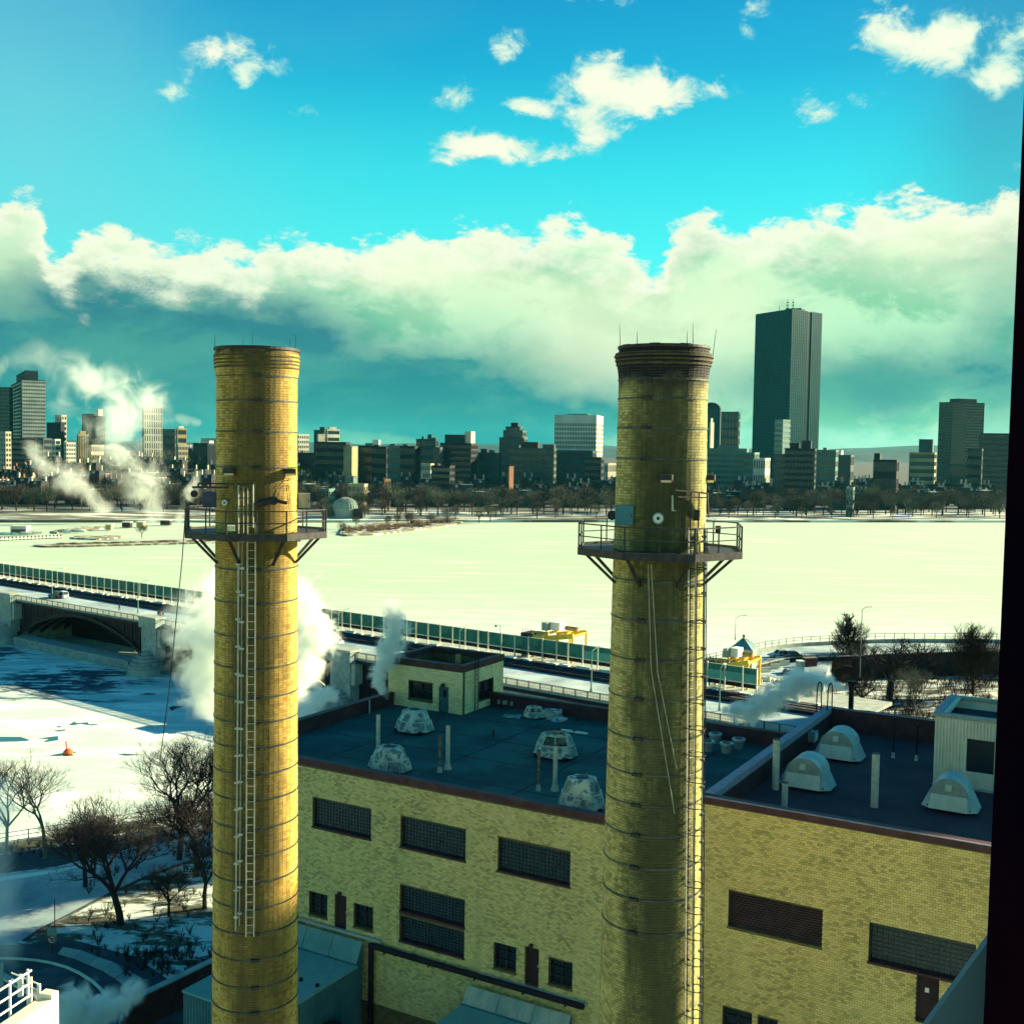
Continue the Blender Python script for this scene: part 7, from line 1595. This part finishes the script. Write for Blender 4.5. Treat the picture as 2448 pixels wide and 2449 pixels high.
# trees on the hill and among the houses: one mass
m_t = MB(); rg2 = random.Random(5)
for k in range(560):
    x = rg2.uniform(-430, 380); y = rg2.uniform(930, 1240) + x * .2; u = 1224 + F * x / y
    if u > 700 and rg2.random() < .3: continue
    z = terr(x, y); H = rg2.uniform(9, 15)
    m_t.cyl((x, y, z), (x, y, z + H * .6), .4, .15, 3, cap=False)
    for _ in range(150):
        d = Vector((rg2.gauss(0, 1), rg2.gauss(0, 1), rg2.gauss(0, .8))).normalized() * rg2.uniform(1.5, 5.2); p = Vector((x, y, z + H * .72)) + d; q = p + d.normalized() * 1.6 + Vector((rg2.uniform(-.5, .5), 0, .8)); w = Vector((rg2.uniform(-1, 1), rg2.uniform(-1, 1), rg2.uniform(-1, 1))).normalized() * .26; m_t.poly([p - w, p + w, q])
m_t.build('town_trees', 'twig', label='mass of bare trees among the town houses and on the hill', cat='trees', kind='stuff')

# ---- island, spits, dome, boats
def flatland(name, pts, z0, z1, mat, **k):
    P = [PZ(u, v, z1) for u, v in pts]; m = MB(); m.prism([(p.x, p.y) for p in P], z0, z1); return m.build(name, mat, **k)
M['brushland'] = pm('brushy_bank', (.16, .13, .08), (.58, .62, .50), .25, lo=.48, hi=.6)
flatland('spit', [(812, 1276), (830, 1279), (900, 1276), (960, 1270), (1010, 1264), (1060, 1257), (1100, 1250), (1110, 1244), (1040, 1240), (900, 1246), (820, 1262)], -.5, .9, 'brushland', kind='structure')
flatland('spit', [(80, 1303), (110, 1306), (200, 1305), (300, 1302), (420, 1299), (520, 1296), (720, 1292), (720, 1287), (520, 1290), (400, 1291), (250, 1296), (130, 1299)], -.5, .7, 'brushland', kind='structure')
flatland('spit', [(130, 1273), (180, 1268), (260, 1262), (262, 1258), (200, 1260), (130, 1267)], -.5, .8, 'brushland', kind='structure')
flatland('spit', [(178, 1286), (230, 1288), (290, 1284), (290, 1279), (230, 1281), (178, 1281)], -.5, .8, 'brushland', kind='structure')
def bush_mesh(seed):
    rg = random.Random(seed); m = MB()
    for _ in range(170):
        a = rg.uniform(0, 6.28); r = rg.uniform(0, 1.4); p = Vector((math.cos(a) * r, math.sin(a) * r, 0)); q = p * rg.uniform(1, 1.6) + Vector((rg.uniform(-.3, .3), rg.uniform(-.3, .3), rg.uniform(.8, 2.4))); w = Vector((rg.uniform(-1, 1), rg.uniform(-1, 1), 0)).normalized() * .05; m.poly([p - w, p + w, q])
    o = m.build('bush', 'brush'); me = o.data; bpy.data.objects.remove(o); return me
bm_ = [bush_mesh(k) for k in range(4)]
for k in range(46):
    f = rg.random(); u = 822 + 270 * f; v = np.interp(u, [822, 960, 1100], [1275, 1266, 1249]) - rg.uniform(0, 10); p = PZ(u, v, .9)
    o = bpy.data.objects.new('riverside_bush', bm_[k % 4]); COL.objects.link(o); o.location = p; o.scale = (rg.uniform(1.0, 2.2),) * 2 + (rg.uniform(.8, 1.7),); tag(o, 'brown bare bush on the brushy spit right of the left chimney', 'bush', 'bushes on the brushy spit between the chimneys')
for k in range(30):
    u = 130 + 380 * rg.random(); p = PZ(u, np.interp(u, [130, 300, 520], [1302, 1298, 1293]), .7)
    o = bpy.data.objects.new('riverside_bush', bm_[k % 4]); COL.objects.link(o); o.location = p; o.scale = (rg.uniform(.8, 1.8), 1, rg.uniform(.25, .5)); tag(o, 'low brown bush on the long narrow spit at left', 'bush', 'bushes on the long narrow spit at left')
for u, v, s, i in ((820, 1277, .55, 1), (822 + 30, 1262, .5, 4), (925, 1260, .55, 0), (950, 1258, .55, 7), (975, 1256, .55, 0), (985, 1263, .75, 7), (1030, 1254, .6, 1), (1070, 1250, .75, 4), (1145, 1250, .8, 3), (1172, 1248, .85, 0), (340, 1286, .55, 6), (455, 1288, .5, 0)):
    p = PZ(u, v, .9); far_tree(p.x, p.y, .9, s, i, f'small {kn[i % 3]} standing alone at the river edge', f'small {kn[i % 3]}s at the river edge')
p = PZ(826, 1233, 3); t = thing('domed_shell', 'grey ribbed concert shell dome beside brown brush', 'dome', p)
r = 30 / F * p.y; m = MB(Matrix.Translation(p)); pr_ = [(r * math.cos(a), 5 + r * .85 * math.sin(a)) for a in [math.pi / 2 * k / 8 for k in range(9)]]; m.lathe((0, 0), [(a, b) for a, b in pr_], 28); m.build('dome_shell', 'granite', t, smooth=True)
m = MB(Matrix.Translation(p)); m.lathe((0, 0), [(r * 1.02, -2), (r * 1.02, 5)], 28); m.build('drum_wall', 'concrete', t)
for k in range(14):
    a = 6.283 * k / 28; m = MB(Matrix.Translation(p)); m.tube([(q * 1.01 * math.cos(-a), q * 1.01 * math.sin(-a), z * 1.005) for q, z in pr_], .25, 4); m.build('dome_rib', 'concrete', t)
MB(Matrix.Translation(p)).box(r * .8, -r * 1.1, -2, r * 1.5, -r * .2, 5).build('stage_wing', 'brick_dark', t)
for k in range(14):
    u = 780 + rg.uniform(0, 42); p = PZ(u, 1234 - rg.uniform(0, 3), 3); o = bpy.data.objects.new('riverside_bush', bm_[k % 4]); COL.objects.link(o); o.location = p; o.scale = (2.6, 2.6, 3.0); tag(o, 'russet bush heaped beside the concert shell dome', 'bush', 'russet bushes beside the dome')
# docks, boats under blue covers, shed
t = thing('boathouse_shed', 'low white shed with orange doors on the left dock', 'shed', PZ(45, 1272, 1)); c = PZ(45, 1274, 1)
MB().box(c.x - 4.2, c.y, .5, c.x + 4.2, c.y + 5, 4.2).build('shed_wall', 'stone_pale', t); MB().box(c.x - 3.6, c.y - .1, .8, c.x + 3.6, c.y - .01, 2.8).build('shed_door', 'terracotta', t); MB().box(c.x - 4.5, c.y - .3, 4.203, c.x + 4.5, c.y + 5.3, 4.6).build('roof', 'roof_snow', t)
t = thing('long_dock', 'long snowy wooden dock with posts at the left shore', 'dock', PZ(70, 1288, .6))
P = [PZ(-40, 1291, .8), PZ(150, 1283, .8)]; m = MB(); m.beam(P[0], P[1], 3, .5); m.build('dock_deck', 'snow', t)
for k in range(22): q = P[0].lerp(P[1], k / 21); MB().box(q.x - .25, q.y - 1.9, -.2, q.x + .25, q.y - 1.5, 1.9).build('dock_post', 'darkiron', t)
M['bluecover'] = pm('blue_boat_cover', (.06, .30, .33), (.09, .38, .40), .5)
for k, (u, v) in enumerate(((12, 1280), (32, 1280), (154, 1274), (186, 1273), (64, 1278), (84, 1276))):
    p = PZ(u, v, .5); lab = ('blue covered boat at the very left edge of the dock', 'blue covered boat right beside the edge one', 'blue covered boat left of the pair by the curved spit', 'blue covered boat right of the pair by the curved spit', 'white boat under snow behind the dock, left', 'white boat under snow behind the dock, right')[k]
    t = thing('covered_boat', lab, 'boat', p, 'covered boats by the left shore'); m = MB(Matrix.Translation(p)); Lb = 3.4; st = [(-Lb, .1, 1.1), (-Lb * .7, 1.0, .9), (0, 1.3, .8), (Lb * .7, 1.1, .85), (Lb, .9, .9)]; idx = [m.addv([(x, -w, z), (x, -w * .6, 0), (x, w * .6, 0), (x, w, z)]) for x, w, z in st]
    for a, b in zip(idx, idx[1:]):
        for j in range(3): m.face(a + j, a + j + 1, b + j + 1, b + j)
    m.build('hull', 'stone_pale', t); m = MB(Matrix.Translation(p)); idx = [m.addv([(x, -w * 1.05, z), (x, 0, z + .8 * (1 - abs(x) / Lb * .6)), (x, w * 1.05, z)]) for x, w, z in st]
    for a, b in zip(idx, idx[1:]):
        for j in range(2): m.face(a + j, a + j + 1, b + j + 1, b + j)
    m.build('boat_cover', 'bluecover' if k < 4 else 'roof_snow', t)
for k, (u, v, w) in enumerate(((302, 1257, 12), (335, 1256, 10), (395, 1252, 14), (260, 1263, 8))):
    p = PZ(u, v, 1.5); t = thing('park_kiosk', ('low dark kiosk in the snow below the steam, left', 'low pale kiosk in the snow below the steam, middle', 'long low kiosk in the snow below the steam, right', 'small dark hut at the tip of the short spit')[k], 'kiosk', p)
    hw_ = w / 2 / F * p.y * 1.6; MB().box(p.x - hw_, p.y, .5, p.x + hw_, p.y + 4, 3.2).build('wall', 'brick_brown' if k % 2 == 0 else 'stone_tan', t); MB().box(p.x - hw_ - .4, p.y - .4, 3.203, p.x + hw_ + .4, p.y + 4.4, 3.6).build('roof', 'roof_snow', t)
HAZE = 0.000014
# ------------------------------------------------------------------ steam
def steam(lab, pts, dens, seedv, nscale, amp=1.0, th=.0, col=(.97, 1.0, .93), aniso=0.0, name='steam_plume', cut=.35):
    """pts: list of (world point, radius)"""
    t_mat = bpy.data.materials.new('steam'); t_mat.use_nodes = True; t = NT(t_mat.node_tree); t.n.clear()
    out = t.new('ShaderNodeOutputMaterial'); vol = t.new('ShaderNodeVolumePrincipled'); t.l.new(vol.outputs[0], out.inputs['Volume'])
    vol.inputs['Color'].default_value = (*col, 1); vol.inputs['Anisotropy'].default_value = aniso
    pos = t.new('ShaderNodeNewGeometry').outputs['Position']
    s = None
    for (p, r0_), (q, r1_) in zip(pts, pts[1:]):
        dv_ = q - p; L2 = dv_.length_squared
        w_ = t.vm('SUBTRACT', pos, tuple(p)); h_ = t.m('DIVIDE', t.vm('DOT_PRODUCT', w_, tuple(dv_), out=1), L2, clamp=True)
        sc_ = t.new('ShaderNodeVectorMath', operation='SCALE'); sc_.inputs[0].default_value = tuple(dv_); t.put(sc_.inputs['Scale'], h_)
        dist = t.vm('LENGTH', t.vm('SUBTRACT', w_, sc_.outputs[0]), out=1)
        g = t.m('SUBTRACT', 1.0, t.m('DIVIDE', dist, t.m('ADD', r0_, t.m('MULTIPLY', h_, r1_ - r0_))))
        s = g if s is None else t.m('MAXIMUM', s, g)
    nv = t.vm('ADD', pos, (seedv, seedv * 2.3, seedv * .7)); n_ = t.noise(nv, nscale * 1.5, 6, .64, dist=.8)
    f = t.m('ADD', s, t.m('MULTIPLY', t.m('SUBTRACT', n_, .5), amp * 4.4))
    edge_ = t.ss(s, 0.0, .5)
    t.put(vol.inputs['Density'], t.m('MULTIPLY', t.m('MULTIPLY', t.ss(f, cut, cut + .75), edge_), dens))
    # hull: swept tube
    ob = []
    P = [Vector(p) for p, r in pts]; Rr = [r * 1.02 for p, r in pts]
    import bmesh
    bmh = bmesh.new(); ga = math.pi * (3 - math.sqrt(5))
    for c, r in zip(P, Rr):
        for k in range(46):
            zz_ = 1 - 2 * (k + .5) / 46; rr_ = math.sqrt(1 - zz_ * zz_); bmh.verts.new((c.x + r * 1.04 * rr_ * math.cos(k * ga), c.y + r * 1.04 * rr_ * math.sin(k * ga), c.z + r * 1.04 * zz_))
    bmesh.ops.convex_hull(bmh, input=bmh.verts)
    for v_ in [v_ for v_ in bmh.verts if not v_.link_faces]: bmh.verts.remove(v_)
    bmesh.ops.recalc_face_normals(bmh, faces=bmh.faces); bmh.verts.index_update()
    m = MB(); m.v = [tuple(v_.co) for v_ in bmh.verts]; m.f = [tuple(v_.index for v_ in f_.verts) for f_ in bmh.faces]; m.mi = [0] * len(m.f); bmh.free()
    o = m.build(name, t_mat, label=lab, cat='steam', kind='stuff'); return o
def pp(u, v, y, rpx): p = PY(u, v, y); return (p, rpx / F * y)
ST = [
 ('big bright steam cloud billowing behind the left chimney', [pp(560, 1720, 150, 90), pp(510, 1620, 150, 140), pp(500, 1520, 152, 150), pp(510, 1440, 154, 110)], .75, 3, .16, .85),
 ('bright steam column rising right of the left chimney', [pp(700, 1640, 148, 80), pp(745, 1530, 150, 100), pp(715, 1440, 152, 100)], 1.5, 7, .25, .75),
 ('grey steam drifting low over the left end of the plant roof', [pp(712, 1740, 92, 40), pp(740, 1690, 95, 48), pp(770, 1650, 98, 42), pp(800, 1665, 100, 26)], 2.2, 11, .45, .6),
 ('narrow steam column rising beside the roof hut', [pp(927, 1672, 84, 12), pp(902, 1625, 84.5, 34), pp(930, 1560, 85, 56), pp(948, 1500, 85, 54), pp(942, 1462, 85, 44)], 6.0, 13, .9, .6),
 ('steam streaming left from the dark flared stack', [pp(2022, 1648, 77, 16), pp(1975, 1628, 78, 38), pp(1910, 1632, 79, 60), pp(1850, 1670, 80, 58), pp(1790, 1705, 81, 52), pp(1745, 1700, 82, 34)], 7.0, 17, .8, .6),
 ('tall steam column rising over the far bank, left of the chimney', [pp(370, 1240, 700, 45), pp(345, 1150, 702, 85), pp(300, 1075, 704, 105), pp(262, 1000, 706, 115), pp(320, 965, 708, 120), pp(225, 920, 708, 95)], .05, 19, .036, .9),
 ('thin steam curling near the left platform, over the far bank', [pp(430, 1240, 690, 22), pp(455, 1180, 692, 32), pp(470, 1130, 694, 24)], .09, 23, .045, .65),
 ('thin steam drifting over the low town at left', [pp(250, 1215, 760, 36), pp(190, 1150, 762, 55), pp(120, 1120, 764, 55), pp(75, 1080, 766, 40)], .06, 29, .04, .75),
 ('pale steam wisps over the far left towers', [pp(10, 880, 1300, 50), pp(90, 850, 1300, 60), pp(170, 880, 1300, 70), pp(150, 960, 1300, 60)], .013, 31, .018, .85),
 ('steam trail blown right above the tan city block', [pp(380, 1010, 900, 24), pp(430, 1003, 900, 24), pp(480, 1012, 900, 14)], .03, 37, .03, .8),
 ('steam puffing up in the yard at the bottom left', [pp(160, 2449, 80, 70), pp(190, 2400, 80, 80), pp(250, 2420, 80, 70), pp(320, 2370, 80, 50)], 4.0, 41, .3, .75),
 ('pale steam veil along the left edge below the park', [pp(-20, 1900, 75, 90), pp(-10, 2050, 75, 90), pp(10, 2180, 75, 110), pp(20, 2280, 74, 70)], .34, 43, .14, .6),
]
for lab, pts, dens, sd_, ns, amp in ST: steam(lab, pts, dens, sd_, ns, amp)
# ------------------------------------------------------------------ air
hz = bpy.data.materials.new('haze'); hz.use_nodes = True; t = NT(hz.node_tree); t.n.clear()
o_ = t.new('ShaderNodeOutputMaterial'); v_ = t.new('ShaderNodeVolumePrincipled'); t.l.new(v_.outputs[0], o_.inputs['Volume'])
v_.inputs['Color'].default_value = (.10, .75, .85, 1); v_.inputs['Density'].default_value = HAZE; v_.inputs['Anisotropy'].default_value = .2
m = MB(); m.box(-9500, -1600, -2.5, 9500, 12500, 268)
HZ = m.build('haze', hz, kind='stuff', label='thin cold haze over the river and city', cat='haze')
S.render.film_transparent=False
